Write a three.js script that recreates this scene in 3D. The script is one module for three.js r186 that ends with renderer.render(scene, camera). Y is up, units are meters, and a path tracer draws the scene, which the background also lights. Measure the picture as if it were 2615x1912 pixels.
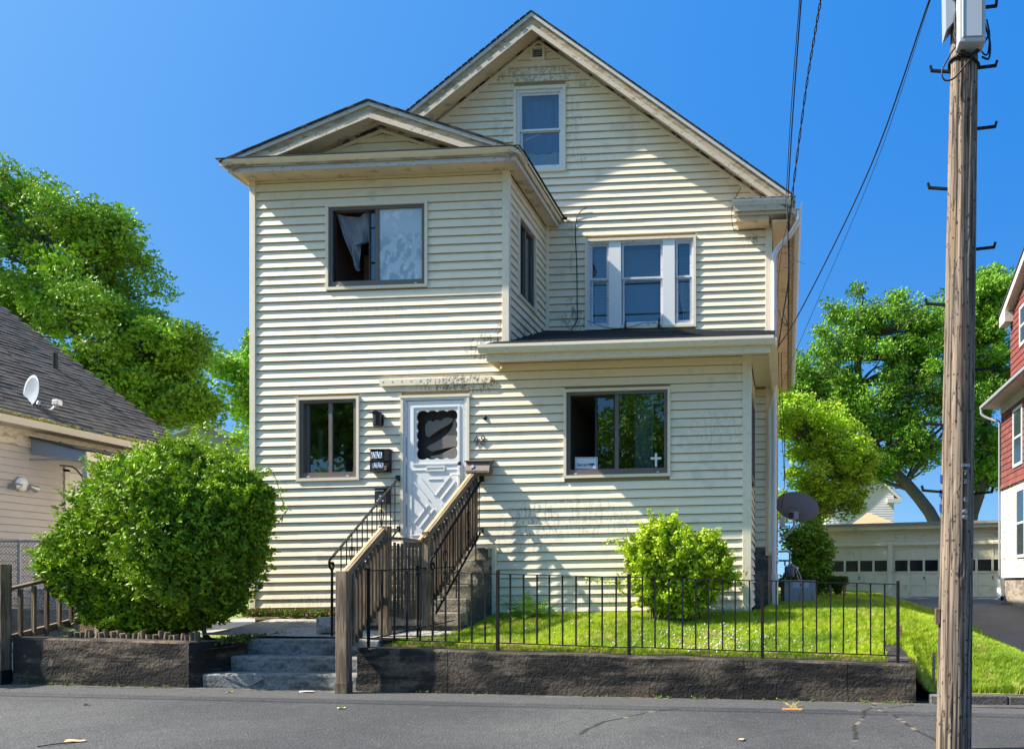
import * as THREE from 'three';
import { mergeGeometries } from 'three/addons/utils/BufferGeometryUtils.js';
import { RoundedBoxGeometry } from 'three/addons/geometries/RoundedBoxGeometry.js';
import { FontLoader } from 'three/addons/loaders/FontLoader.js';
import { TextGeometry } from 'three/addons/geometries/TextGeometry.js';

// ---------- camera, sky, sun, exposure ----------
const W = 1024, H = 748, S = W / 2615;                    // photo pixels -> render pixels
const FPX = 2200, PX = 1895, PY = 1490, YAW = Math.atan(114 / 2200), CY = 1.3, CZ = 12.8;
const scene = new THREE.Scene();
const fullH = 2 * PY * S, fullW = fullH * W / H;
const camera = new THREE.PerspectiveCamera(2 * Math.atan(PY / FPX) * 180 / Math.PI, W / H, 0.1, 900);
camera.position.set(0, CY, CZ); camera.rotation.y = YAW;
camera.setViewOffset(fullW, fullH, fullW / 2 - PX * S, 0, W, H);
scene.add(camera);

const SUN = new THREE.Vector3(-1, 1.0, 0.235).normalize();
const sun = new THREE.DirectionalLight(new THREE.Color(1, 0.94, 0.83), 4.4);
sun.name = 'sun'; sun.position.copy(SUN).multiplyScalar(60); sun.target.position.set(-4, 3, -4);
sun.position.add(sun.target.position); sun.castShadow = true; sun.shadow.radius = 1.2;
Object.assign(sun.shadow.camera, { left: -40, right: 40, top: 40, bottom: -40, near: 1, far: 160 });
sun.shadow.mapSize.set(4096, 4096); scene.add(sun, sun.target);

{ // clear blue sky: paler towards the horizon and towards the sun
  const w = 1024, h = 512, a = new Float32Array(w * h * 4), d = new THREE.Vector3();
  const ss = (x) => { x = Math.min(1, Math.max(0, x)); return x * x * (3 - 2 * x); };
  for (let j = 0; j < h; j++) for (let i = 0; i < w; i++) {
    const el = ((j + 0.5) / h - 0.5) * Math.PI, az = ((i + 0.5) / w - 0.5) * 2 * Math.PI;
    d.set(Math.cos(az) * Math.cos(el), Math.sin(el), Math.sin(az) * Math.cos(el));
    const e = Math.max(0, Math.sin(el)), c = d.dot(SUN), g = Math.acos(Math.min(1, Math.max(-1, c)));
    const hz = Math.exp(-e * 6.5), near = Math.exp(-g * 2.6), glow = Math.exp(-g * 6);
    const o = (j * w + i) * 4;
    a[o] = 0.0 + 0.18 * hz + 0.48 * near + 3.4 * glow;
    a[o + 1] = 0.099 + 0.25 * hz + 0.78 * near + 3.0 * glow;
    a[o + 2] = 0.36 + 0.13 * hz + 0.6 * near + 2.7 * glow;
    a[o + 3] = 1;
    if (el < -0.02) { const k = ss((-el - 0.02) / 0.1); for (let q = 0; q < 3; q++) a[o + q] = a[o + q] * (1 - k) + [0.12, 0.115, 0.1][q] * k; }
  }
  const t = new THREE.DataTexture(a, w, h, THREE.RGBAFormat, THREE.FloatType);
  t.mapping = THREE.EquirectangularReflectionMapping; t.magFilter = t.minFilter = THREE.LinearFilter; t.needsUpdate = true;
  scene.background = t; scene.environment = t; scene.backgroundIntensity = 1; scene.environmentIntensity = 1;
}
const renderer = new THREE.WebGLRenderer({ antialias: true });
renderer.setSize(W, H); renderer.toneMapping = THREE.LinearToneMapping; renderer.toneMappingExposure = 2.2;
renderer.shadowMap.enabled = true;

// ---------- small library ----------
const ct = Math.cos(YAW), st = Math.sin(YAW);
const ray = (u, v) => { const a = (u - PX) / FPX; return [a * ct - st, (PY - v) / FPX, -a * st - ct]; };   // a photo pixel gives a direction only
const onZ = (u, v, z) => { const d = ray(u, v), k = (z - CZ) / d[2]; return [d[0] * k, CY + d[1] * k, z]; };
const onX = (u, v, x) => { const d = ray(u, v), k = x / d[0]; return [x, CY + d[1] * k, CZ + d[2] * k]; };
let seed = 7;
const rnd = () => { seed = (seed * 1664525 + 1013904223) >>> 0; return seed / 4294967296; };
const rr = (a, b) => a + (b - a) * rnd();
const V = (x, y, z) => new THREE.Vector3(x, y, z);
const clamp = (x, a = 0, b = 1) => Math.min(b, Math.max(a, x));
const sstep = (a, b, x) => { x = clamp((x - a) / (b - a)); return x * x * (3 - 2 * x); };
const lerp = (a, b, t) => a + (b - a) * t;
const hash = (x, y, s) => { let n = (x * 374761393 + y * 668265263 + s * 2147483647) | 0; n = Math.imul(n ^ (n >>> 13), 1274126177); return ((n ^ (n >>> 16)) >>> 0) / 4294967296; };
function vn(x, y, px, py, s) {                            // tileable value noise
  const xi = Math.floor(x), yi = Math.floor(y), fx = x - xi, fy = y - yi, sx = fx * fx * (3 - 2 * fx), sy = fy * fy * (3 - 2 * fy);
  const m = (q, p) => ((q % p) + p) % p, x0 = m(xi, px), x1 = m(xi + 1, px), y0 = m(yi, py), y1 = m(yi + 1, py);
  const a = hash(x0, y0, s), b = hash(x1, y0, s), c = hash(x0, y1, s), d = hash(x1, y1, s);
  return a + (b - a) * sx + (c - a) * sy + (a - b - c + d) * sx * sy;
}
function fbm(u, v, fx, fy, oct, s) { let t = 0, w = 0, a = 1; for (let o = 0; o < oct; o++) { t += a * vn(u * fx, v * fy, fx, fy, s + o); w += a; a *= 0.55; fx *= 2; fy *= 2; } return t / w; }
const g2s = (x) => (x <= 0.0031308 ? 12.92 * x : 1.055 * Math.pow(x, 1 / 2.4) - 0.055);
// colour texture of w x h pixels covering mx x my metres; fn(u, v) returns linear rgb
function colTex(w, h, mx, my, fn) {
  const d = new Uint8Array(w * h * 4);
  for (let j = 0; j < h; j++) for (let i = 0; i < w; i++) {
    const c = fn((i + 0.5) / w, (j + 0.5) / h), o = (j * w + i) * 4;
    for (let q = 0; q < 3; q++) d[o + q] = clamp(Math.round(g2s(clamp(c[q])) * 255), 0, 255);
    d[o + 3] = 255;
  }
  return finTex(d, w, h, mx, my, true);
}
function grayTex(w, h, mx, my, fn) {
  const d = new Uint8Array(w * h * 4);
  for (let j = 0; j < h; j++) for (let i = 0; i < w; i++) { const o = (j * w + i) * 4, c = clamp(fn((i + 0.5) / w, (j + 0.5) / h)) * 255; d[o] = d[o + 1] = d[o + 2] = c; d[o + 3] = 255; }
  return finTex(d, w, h, mx, my, false);
}
function finTex(d, w, h, mx, my, srgb) {
  const t = new THREE.DataTexture(d, w, h); t.magFilter = THREE.LinearFilter; t.minFilter = THREE.LinearMipmapLinearFilter; t.generateMipmaps = true;
  t.wrapS = t.wrapT = THREE.RepeatWrapping; t.repeat.set(1 / mx, 1 / my); if (srgb) t.colorSpace = THREE.SRGBColorSpace; t.needsUpdate = true; return t;
}
const mix3 = (a, b, t) => [a[0] + (b[0] - a[0]) * t, a[1] + (b[1] - a[1]) * t, a[2] + (b[2] - a[2]) * t];
const mul3 = (a, k) => [a[0] * k, a[1] * k, a[2] * k];
function mat(rgb, rough = 0.8, o = {}) { const m = new THREE.MeshStandardMaterial({ roughness: rough, metalness: 0, ...o }); m.color.setRGB(...rgb); return m; }
const texMat = (map, rough, o = {}) => new THREE.MeshStandardMaterial({ map, roughness: rough, metalness: 0, ...o });

// geometry: everything non-indexed with position, normal, uv (uv in metres, box projected)
function boxUV(g) {
  g = g.index ? g.toNonIndexed() : g; g.deleteAttribute('uv');
  const p = g.attributes.position, n = g.attributes.normal, uv = new Float32Array(p.count * 2);
  for (let i = 0; i < p.count; i += 3) {
    let x = 0, y = 0, z = 0; for (let k = 0; k < 3; k++) { x += Math.abs(n.getX(i + k)); y += Math.abs(n.getY(i + k)); z += Math.abs(n.getZ(i + k)); }
    for (let k = 0; k < 3; k++) { const a = i + k, X = p.getX(a), Y = p.getY(a), Z = p.getZ(a);
      if (x > y && x > z) { uv[a * 2] = Z; uv[a * 2 + 1] = Y; } else if (y > z) { uv[a * 2] = X; uv[a * 2 + 1] = Z; } else { uv[a * 2] = X; uv[a * 2 + 1] = Y; } }
  }
  g.setAttribute('uv', new THREE.BufferAttribute(uv, 2)); return g;
}
const strip = (g) => { for (const k of Object.keys(g.attributes)) if (!['position', 'normal', 'uv'].includes(k)) g.deleteAttribute(k); g.morphAttributes = {}; return g; };
function tris(list) { // flat shaded from triangle corner arrays
  const g = new THREE.BufferGeometry(); g.setAttribute('position', new THREE.Float32BufferAttribute(list.flat(2), 3)); g.computeVertexNormals(); return boxUV(g);
}
const quad = (a, b, c, d) => [[a, b, c], [a, c, d]];
function hexa(p) { // p: 8 corners, bottom 0-3 counter-clockwise seen from above (x0z1,x1z1,x1z0,x0z0), top 4-7
  return tris([...quad(p[0], p[1], p[5], p[4]), ...quad(p[1], p[2], p[6], p[5]), ...quad(p[2], p[3], p[7], p[6]), ...quad(p[3], p[0], p[4], p[7]), ...quad(p[4], p[5], p[6], p[7]), ...quad(p[3], p[2], p[1], p[0])]);
}
const box = (x0, x1, y0, y1, z0, z1) => hexa([[x0, y0, z1], [x1, y0, z1], [x1, y0, z0], [x0, y0, z0], [x0, y1, z1], [x1, y1, z1], [x1, y1, z0], [x0, y1, z0]]);
function rbox(x0, x1, y0, y1, z0, z1, r = 0.008, s = 1) {
  const g = new RoundedBoxGeometry(x1 - x0, y1 - y0, z1 - z0, s, Math.min(r, (x1 - x0) / 2.01, (y1 - y0) / 2.01, (z1 - z0) / 2.01)); g.translate((x0 + x1) / 2, (y0 + y1) / 2, (z0 + z1) / 2); return boxUV(g);
}
function prism(pts, a0, a1, axis = 'z') { // polygon extruded along an axis; pts are (x,y) for z, (z,y) for x, (x,z) for y
  const v2 = pts.map((p) => new THREE.Vector2(p[0], p[1])); if (THREE.ShapeUtils.area(v2) < 0) v2.reverse();
  const at = (p, a) => axis === 'z' ? [p.x, p.y, a] : axis === 'x' ? [a, p.y, p.x] : [p.x, a, p.y];
  const f = THREE.ShapeUtils.triangulateShape(v2, []), out = [], n = v2.length, flip = axis !== 'z';
  const lo = Math.min(a0, a1), hi = Math.max(a0, a1), T = (a, b, c) => out.push(flip ? [a, c, b] : [a, b, c]);
  for (const [a, b, c] of f) { T(at(v2[a], hi), at(v2[b], hi), at(v2[c], hi)); T(at(v2[c], lo), at(v2[b], lo), at(v2[a], lo)); }
  for (let i = 0; i < n; i++) { const p = v2[i], q = v2[(i + 1) % n]; T(at(p, lo), at(q, lo), at(q, hi)); T(at(p, lo), at(q, hi), at(p, hi)); }
  return tris(out);
}
function beam(p0, p1, w, h, up = [0, 1, 0], r = 0) { // box from p0 to p1: w across, h along up
  const a = V(...p0), b = V(...p1), y = b.clone().sub(a), L = y.length(); y.normalize();
  const z = new THREE.Vector3(...up); z.addScaledVector(y, -z.dot(y)).normalize(); const x = y.clone().cross(z);
  const g = boxUV(r ? new RoundedBoxGeometry(w, L, h, 1, r) : new THREE.BoxGeometry(w, L, h));
  const m = new THREE.Matrix4().makeBasis(x, y, z); m.setPosition(a.add(b).multiplyScalar(0.5)); return g.applyMatrix4(m);
}
function rod(p0, p1, r0, r1 = r0, n = 10) { return beamCyl(p0, p1, r0, r1, n); }
function beamCyl(p0, p1, r0, r1, n) {
  const a = V(...p0), b = V(...p1), d = b.clone().sub(a), L = d.length(); let g = new THREE.CylinderGeometry(r1, r0, L, n, 1).toNonIndexed();
  const uv = g.attributes.uv; for (let i = 0; i < uv.count; i++) uv.setXY(i, uv.getX(i) * 6.28 * r0, uv.getY(i) * L);
  g.applyQuaternion(new THREE.Quaternion().setFromUnitVectors(V(0, 1, 0), d.normalize())); const c = a.add(b).multiplyScalar(0.5); return g.translate(c.x, c.y, c.z);
}
function tube(pts, r, n = 6, seg = 0) {
  const c = new THREE.CatmullRomCurve3(pts.map((p) => V(...p)), false, 'centripetal'); const g = new THREE.TubeGeometry(c, seg || pts.length * 5, r, n).toNonIndexed(); return strip(g);
}
function taper(pts, r0, r1, n = 7, seg = 10) { // tapered limb
  const c = new THREE.CatmullRomCurve3(pts.map((p) => (p.isVector3 ? p : V(...p))), false, 'centripetal'); const L = c.getLength();
  const g = new THREE.TubeGeometry(c, seg, 1, n), p = g.attributes.position, q = V(0, 0, 0), uv = g.attributes.uv;
  for (let i = 0; i <= seg; i++) { c.getPointAt(i / seg, q); const r = lerp(r0, r1, Math.pow(i / seg, 0.8));
    for (let k = 0; k <= n; k++) { const a = i * (n + 1) + k; p.setXYZ(a, q.x + (p.getX(a) - q.x) * r, q.y + (p.getY(a) - q.y) * r, q.z + (p.getZ(a) - q.z) * r); uv.setXY(a, k / n * 6.28 * r0, i / seg * L); } }
  return strip(g.toNonIndexed());
}
function lathe(pr, n = 16) { const g = new THREE.LatheGeometry(pr.map((p) => new THREE.Vector2(p[0], p[1])), n).toNonIndexed(); return strip(g); }
function shape(sh, depth, bevel = 0) { const g = new THREE.ExtrudeGeometry(sh, { depth, bevelEnabled: bevel > 0, bevelSize: bevel, bevelThickness: bevel, bevelSegments: 1, curveSegments: 8 }); return boxUV(g); }
const mv = (g, x, y, z) => g.translate(x, y, z);

const used = new Map(), org = new WeakMap();
const numbered = (n) => { const k = used.get(n) || 0; used.set(n, k + 1); return k ? n + '_' + String(k).padStart(3, '0') : n; };
function thing(name, label, category, at = [0, 0, 0], group) {
  const o = new THREE.Group(); o.name = numbered(name); o.position.set(...at); o.userData = { label, category }; if (group) o.userData.group = group;
  org.set(o, at); scene.add(o); return o;
}
let SHEAR = 0;                                             // the old house has settled: its courses climb 1.75 cm a metre to the right
function mesh(name, geo, m, parent) {
  let g = Array.isArray(geo) ? (geo.length > 1 ? mergeGeometries(geo.map(strip)) : geo[0]) : geo;
  const off = parent ? org.get(parent) : [0, 0, 0];
  if (SHEAR) { const p = g.attributes.position; for (let i = 0; i < p.count; i++) p.setY(i, p.getY(i) + SHEAR * p.getX(i)); }
  if (off[0] || off[1] || off[2]) g.translate(-off[0], -off[1], -off[2]);
  const o = new THREE.Mesh(g, m); o.name = parent ? name : numbered(name); o.castShadow = o.receiveShadow = true; org.set(o, off);
  (parent || scene).add(o); return o;
}
const tag = (o, label, category, group) => { o.userData = { label, category }; if (group) o.userData.group = group; return o; };
const struct = (o) => { o.userData = { kind: 'structure' }; return o; };
const stuff = (o, label, category) => { o.userData = label ? { kind: 'stuff', label, category } : { kind: 'stuff' }; return o; };
function inst(name, geo, m, items, parent) { // items: [matrix, color?]
  const o = new THREE.InstancedMesh(geo, m, items.length); o.name = parent ? name : numbered(name); o.castShadow = o.receiveShadow = true;
  const off = parent ? org.get(parent) : [0, 0, 0], t = new THREE.Matrix4().makeTranslation(-off[0], -off[1], -off[2]), q = new THREE.Matrix4();
  items.forEach(([M, c], i) => { o.setMatrixAt(i, q.multiplyMatrices(t, M)); if (c) o.setColorAt(i, c); });
  (parent || scene).add(o); return o;
}

// ---------- materials ----------
const CREAM = [0.89, 0.765, 0.56];
const blot = (u, v, s) => fbm(u, v, 6, 6, 5, s);
// siding: every stain is placed where the photograph shows it (x -9..0, y 0..9 in metres)
function sidingTex(n, per, stains, s) {
  return colTex(n, n, per, per, (u, v) => {
    const a = fbm(u, v, 9, 9, 4, s), f = vn(u * 500, v * 500, 500, 500, s + 9), st2 = fbm(u, v, 220, 14, 3, s + 20);
    let c = mul3(CREAM, 0.955 + 0.05 * a + 0.025 * (f - 0.5) + 0.03 * (st2 - 0.5));
    const d = fbm(u, v, 40, 40, 4, s + 3); c = mix3(c, [0.42, 0.42, 0.37], 0.30 * sstep(0.60, 0.82, d) );
    const X = (u - 1) * per, Y = v * per;
    for (const [x, y, rx, ry, k, col, st = 1] of stains) {
      const q = ((X - x) / rx) ** 2 + ((Y - y) / ry) ** 2; if (q > 1) continue;
      const gr = 0.6 * fbm(u, v, 420, 90, 2, s + 5) + 0.4 * vn(u * 512, v * 512, 512, 512, s + 6); c = mix3(c, col, 0.8 * k * sstep(0.50, 0.72, gr + 0.16 * (1 - q) * fbm(u, v, 60, 60, 2, s + 7)) * Math.min(1, (1 - q) * 2));
    }
    return c;
  });
}
const MOLD = [0.07, 0.075, 0.06];
const M = {};
M.siding = texMat(sidingTex(1024, 9, [[-4.95, 4.40, 0.75, 0.17, 0.95, MOLD], [-4.30, 5.0, 0.16, 0.42, 1, MOLD], [-4.55, 4.95, 0.35, 0.25, 0.8, MOLD], [-3.2, 2.35, 1.1, 0.35, 0.5, [0.22, 0.22, 0.19]], [-3.9, 2.2, 0.6, 0.5, 0.4, [0.22, 0.22, 0.19]],
  [-6.3, 5.55, 0.9, 0.14, 0.3, [0.3, 0.29, 0.25]], [-1.1, 3.6, 0.5, 0.4, 0.3, [0.3, 0.3, 0.26]], [-7.4, 3.4, 0.5, 0.3, 0.25, [0.3, 0.3, 0.26]], [-2.2, 1.2, 1.3, 0.25, 0.4, [0.25, 0.24, 0.2]], [-7.2, 1.1, 1.0, 0.2, 0.4, [0.25, 0.24, 0.2]]], 11), 0.62);
M.siding2 = texMat(sidingTex(1024, 12, [[-4.3, 10.25, 1.0, 0.2, 0.75, [0.25, 0.26, 0.24]], [-4.1, 10.05, 0.9, 0.1, 0.6, [0.25, 0.26, 0.24]], [-4.95, 9.3, 0.25, 0.7, 0.4, [0.3, 0.31, 0.29]], [-3.7, 9.3, 0.16, 0.7, 0.4, [0.3, 0.31, 0.29]], [-3.57, 8.78, 0.1, 0.12, 0.6, [0.2, 0.2, 0.18]],
  [-3.75, 7.3, 0.06, 0.6, 0.7, [0.55, 0.38, 0.12], 4], [-3.68, 5.95, 0.3, 0.22, 0.8, [0.2, 0.2, 0.16]], [-3.75, 6.2, 0.12, 0.2, 0.8, [0.15, 0.15, 0.12]], [-0.6, 7.25, 0.12, 0.12, 0.9, MOLD]], 31), 0.62);
M.sidingSide = texMat(sidingTex(512, 6, [[-0.85, 5.25, 0.5, 0.45, 0.95, MOLD], [-0.25, 5.0, 0.25, 0.3, 0.9, MOLD], [-1.2, 5.5, 0.45, 0.25, 0.8, MOLD]], 51), 0.62);
M.cream = texMat(colTex(256, 256, 1, 1, (u, v) => mul3([0.85, 0.735, 0.55], 0.93 + 0.1 * fbm(u, v, 6, 6, 4, 2) - 0.12 * sstep(0.66, 0.8, fbm(u, v, 24, 24, 3, 5)))), 0.6);
M.white = texMat(colTex(256, 256, 1, 1, (u, v) => mul3([0.74, 0.75, 0.76], 0.93 + 0.1 * fbm(u, v, 5, 5, 4, 12) - 0.15 * sstep(0.68, 0.8, fbm(u, v, 20, 20, 3, 15)))), 0.5);
M.doorWhite = mat([0.82, 0.80, 0.765], 0.42);
// old painted trim: white paint worn to brown boards in ragged patches
const trimTex = (s, amt, bare, paint) => colTex(512, 512, 1.6, 1.6, (u, v) => {
  const a = fbm(u, v, 8, 24, 5, s), b = fbm(u, v, 40, 90, 3, s + 4); let c = mul3(paint, 0.9 + 0.16 * fbm(u, v, 5, 5, 3, s + 8));
  c = mix3(c, mul3(bare, 0.7 + 0.6 * b), sstep(amt - 0.08, amt + 0.1, a * 0.75 + b * 0.25)); return mix3(c, [0.03, 0.028, 0.022], 0.5 * sstep(0.70, 0.80, fbm(u, v, 30, 60, 3, s + 12)));
});
M.trimWorn = texMat(trimTex(60, 0.70, [0.34, 0.25, 0.155], [0.60, 0.50, 0.37]), 0.75);
M.trimBlue = texMat(trimTex(64, 0.74, [0.36, 0.28, 0.19], [0.56, 0.53, 0.48]), 0.7);
M.trimBare = texMat(trimTex(70, 0.50, [0.33, 0.23, 0.13], [0.50, 0.39, 0.26]), 0.85);
M.trimMold = texMat(colTex(512, 512, 1.6, 1.6, (u, v) => mix3([0.42, 0.34, 0.25], [0.025, 0.022, 0.018], sstep(0.42, 0.58, fbm(u, v, 10, 18, 5, 81)))), 0.9);
M.soffit = texMat(colTex(512, 512, 2.4, 2.4, (u, v) => mix3(mul3([0.72, 0.56, 0.36], 0.88 + 0.2 * fbm(u, v, 6, 6, 4, 91)), [0.2, 0.17, 0.13], 0.55 * sstep(0.58, 0.75, fbm(u, v, 14, 14, 5, 95)))), 0.8);
M.brown = texMat(colTex(256, 256, 1, 1, (u, v) => mul3([0.150, 0.118, 0.098], 0.85 + 0.3 * fbm(u, v, 8, 8, 4, 101))), 0.5);
M.shingleDark = texMat(colTex(512, 512, 1.5, 1.5, (u, v) => mul3([0.045, 0.043, 0.042], 0.6 + 0.7 * vn(u * 300, v * 300, 300, 300, 4) + 0.3 * fbm(u, v, 6, 6, 3, 110))), 0.95);
M.shingleGray = texMat(colTex(512, 512, 2, 2, (u, v) => mul3(mix3([0.036, 0.032, 0.029], [0.098, 0.084, 0.072], sstep(0.3, 0.7, fbm(u, v, 5, 12, 5, 111))), 0.6 + 0.7 * vn(u * 256, v * 256, 256, 256, 7))), 0.95);
M.woodOld = texMat(colTex(512, 512, 0.8, 0.8, (u, v) => { const g = fbm(u, v, 48, 4, 4, 121), k = fbm(u, v, 4, 2, 3, 125); return mul3(mix3([0.15, 0.098, 0.056], [0.35, 0.245, 0.155], sstep(0.25, 0.75, g)), 0.7 + 0.5 * k); }), 0.9, { bumpMap: grayTex(256, 256, 0.8, 0.8, (u, v) => fbm(u, v, 48, 4, 3, 121)), bumpScale: 0.003 });
M.woodDark = texMat(colTex(512, 512, 0.8, 0.8, (u, v) => { const g = fbm(u, v, 48, 4, 4, 131), k = fbm(u, v, 5, 3, 3, 135); return mul3(mix3([0.08, 0.052, 0.030], [0.21, 0.145, 0.09], sstep(0.25, 0.75, g)), 0.7 + 0.55 * k); }), 0.9);
M.woodNew = texMat(colTex(256, 256, 0.8, 0.8, (u, v) => mul3(mix3([0.62, 0.42, 0.20], [0.52, 0.33, 0.14], fbm(u, v, 40, 3, 4, 141)), 0.9 + 0.2 * fbm(u, v, 6, 6, 3, 142))), 0.75);
M.iron = texMat(colTex(256, 256, 0.5, 0.5, (u, v) => mix3([0.005, 0.005, 0.0055], [0.06, 0.035, 0.024], 0.2 * sstep(0.62, 0.75, fbm(u, v, 20, 20, 4, 151)))), 0.9);
M.black = mat([0.012, 0.012, 0.013], 0.5);
M.cable = mat([0.010, 0.010, 0.011], 0.6);
M.gray = mat([0.30, 0.31, 0.33], 0.45);
M.galv = mat([0.42, 0.44, 0.46], 0.35, { metalness: 0.6 });
const concTex = (base, dark, s, amt, n = 512, m = 3) => colTex(n, n, m, m, (u, v) => {
  const a = fbm(u, v, 7, 9, 5, s), f = 0.5 * fbm(u, v, 70, 70, 2, s + 7) + 0.5 * vn(u * 230, v * 230, 230, 230, s + 8), h = fbm(u, v, 10, 50, 3, s + 13);
  let c = mul3(mix3(base, dark, sstep(amt - 0.10, amt + 0.08, 0.6 * a + 0.4 * h)), 0.35 + 1.3 * f); return mix3(c, mul3(base, 1.5), 0.5 * sstep(0.72, 0.8, fbm(u, v, 18, 18, 4, s + 17)));
});
const roughBump = (s, f = 70, n = 512, m = 1.5) => grayTex(n, n, m, m, (u, v) => 0.6 * fbm(u, v, f, f, 4, s) + 0.4 * fbm(u, v, 6, f / 2, 4, s + 5));
M.wallConc = texMat(concTex([0.098, 0.074, 0.051], [0.019, 0.0155, 0.0125], 161, 0.45), 0.95, { bumpMap: roughBump(163), bumpScale: 0.013 });
M.wallConcLight = texMat(concTex([0.14, 0.102, 0.068], [0.03, 0.0235, 0.017], 171, 0.49), 0.95, { bumpMap: roughBump(173), bumpScale: 0.013 });
M.conc = texMat(concTex([0.36, 0.335, 0.295], [0.20, 0.185, 0.16], 191, 0.60), 0.9, { bumpMap: roughBump(193), bumpScale: 0.008 });
M.concStep = texMat(concTex([0.21, 0.205, 0.195], [0.09, 0.09, 0.085], 201, 0.56), 0.9, { bumpMap: roughBump(203), bumpScale: 0.008 });
M.concStair = texMat(concTex([0.30, 0.25, 0.18], [0.10, 0.085, 0.06], 211, 0.55), 0.9, { bumpMap: roughBump(213), bumpScale: 0.008 });
M.found = texMat(concTex([0.17, 0.15, 0.125], [0.085, 0.075, 0.065], 221, 0.5, 512), 0.95, { bumpMap: roughBump(223), bumpScale: 0.01 });
M.glass = new THREE.MeshPhysicalMaterial({ color: 0xffffff, roughness: 0.0, metalness: 0, transmission: 1, thickness: 0, ior: 1.9, specularIntensity: 1 }); M.glass.color.setRGB(0.72, 0.78, 0.8);
M.sheath = mat([0.34, 0.265, 0.15], 0.9);
M.room = mat([0.30, 0.225, 0.18], 0.9);
M.redTag = mat([0.5, 0.02, 0.02], 0.6);

// ---------- ground ----------
const ys = (x) => -0.062 - 0.0145 * clamp(x, -14, 12);                         // the paved walk falls to the right
const wallTopY = (x) => 0.455 - 0.0258 * (x + 1.9);                            // top of the front retaining walls
const yardY = (x, z) => {                                                     // lawn behind the right wall
  const front = wallTopY(x) - 0.02, back = 0.86 + 0.012 * x, y0 = lerp(back, front, sstep(-0.4, 2.6, z));
  const far = z < -3 ? 0.06 * sstep(-3, -20, z) : 0; const edge = sstep(1.35, 4.2, x), dy = driveY(z);
  let y = lerp(y0 + far * 0.2, dy + 0.03, edge); if (x > 1.45) y = lerp(y, ys(x) + 0.11, sstep(1.0, 2.6, z) * sstep(1.45, 1.7, x)); return y;
};
function driveY(z) { return -0.07 + 0.040 * clamp(2.4 - z, 0, 22); }
function sheet(name, x0, x1, z0, z1, nx, nz, fy, m) {
  const out = [], X = (i) => lerp(x0, x1, i / nx), Z = (j) => lerp(z0, z1, j / nz), P = (i, j) => [X(i), fy(X(i), Z(j)), Z(j)];
  const pos = [], uv = [], idx = []; for (let j = 0; j <= nz; j++) for (let i = 0; i <= nx; i++) { const p = P(i, j); pos.push(...p); uv.push(p[0], p[2]); }
  for (let j = 0; j < nz; j++) for (let i = 0; i < nx; i++) { const a = j * (nx + 1) + i, b = a + 1, c = a + nx + 1, d = c + 1; idx.push(a, c, b, b, c, d); }
  const g = new THREE.BufferGeometry(); g.setAttribute('position', new THREE.Float32BufferAttribute(pos, 3)); g.setAttribute('uv', new THREE.Float32BufferAttribute(uv, 2)); g.setIndex(idx); g.computeVertexNormals();
  return struct(mesh(name, g, m));
}
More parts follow.
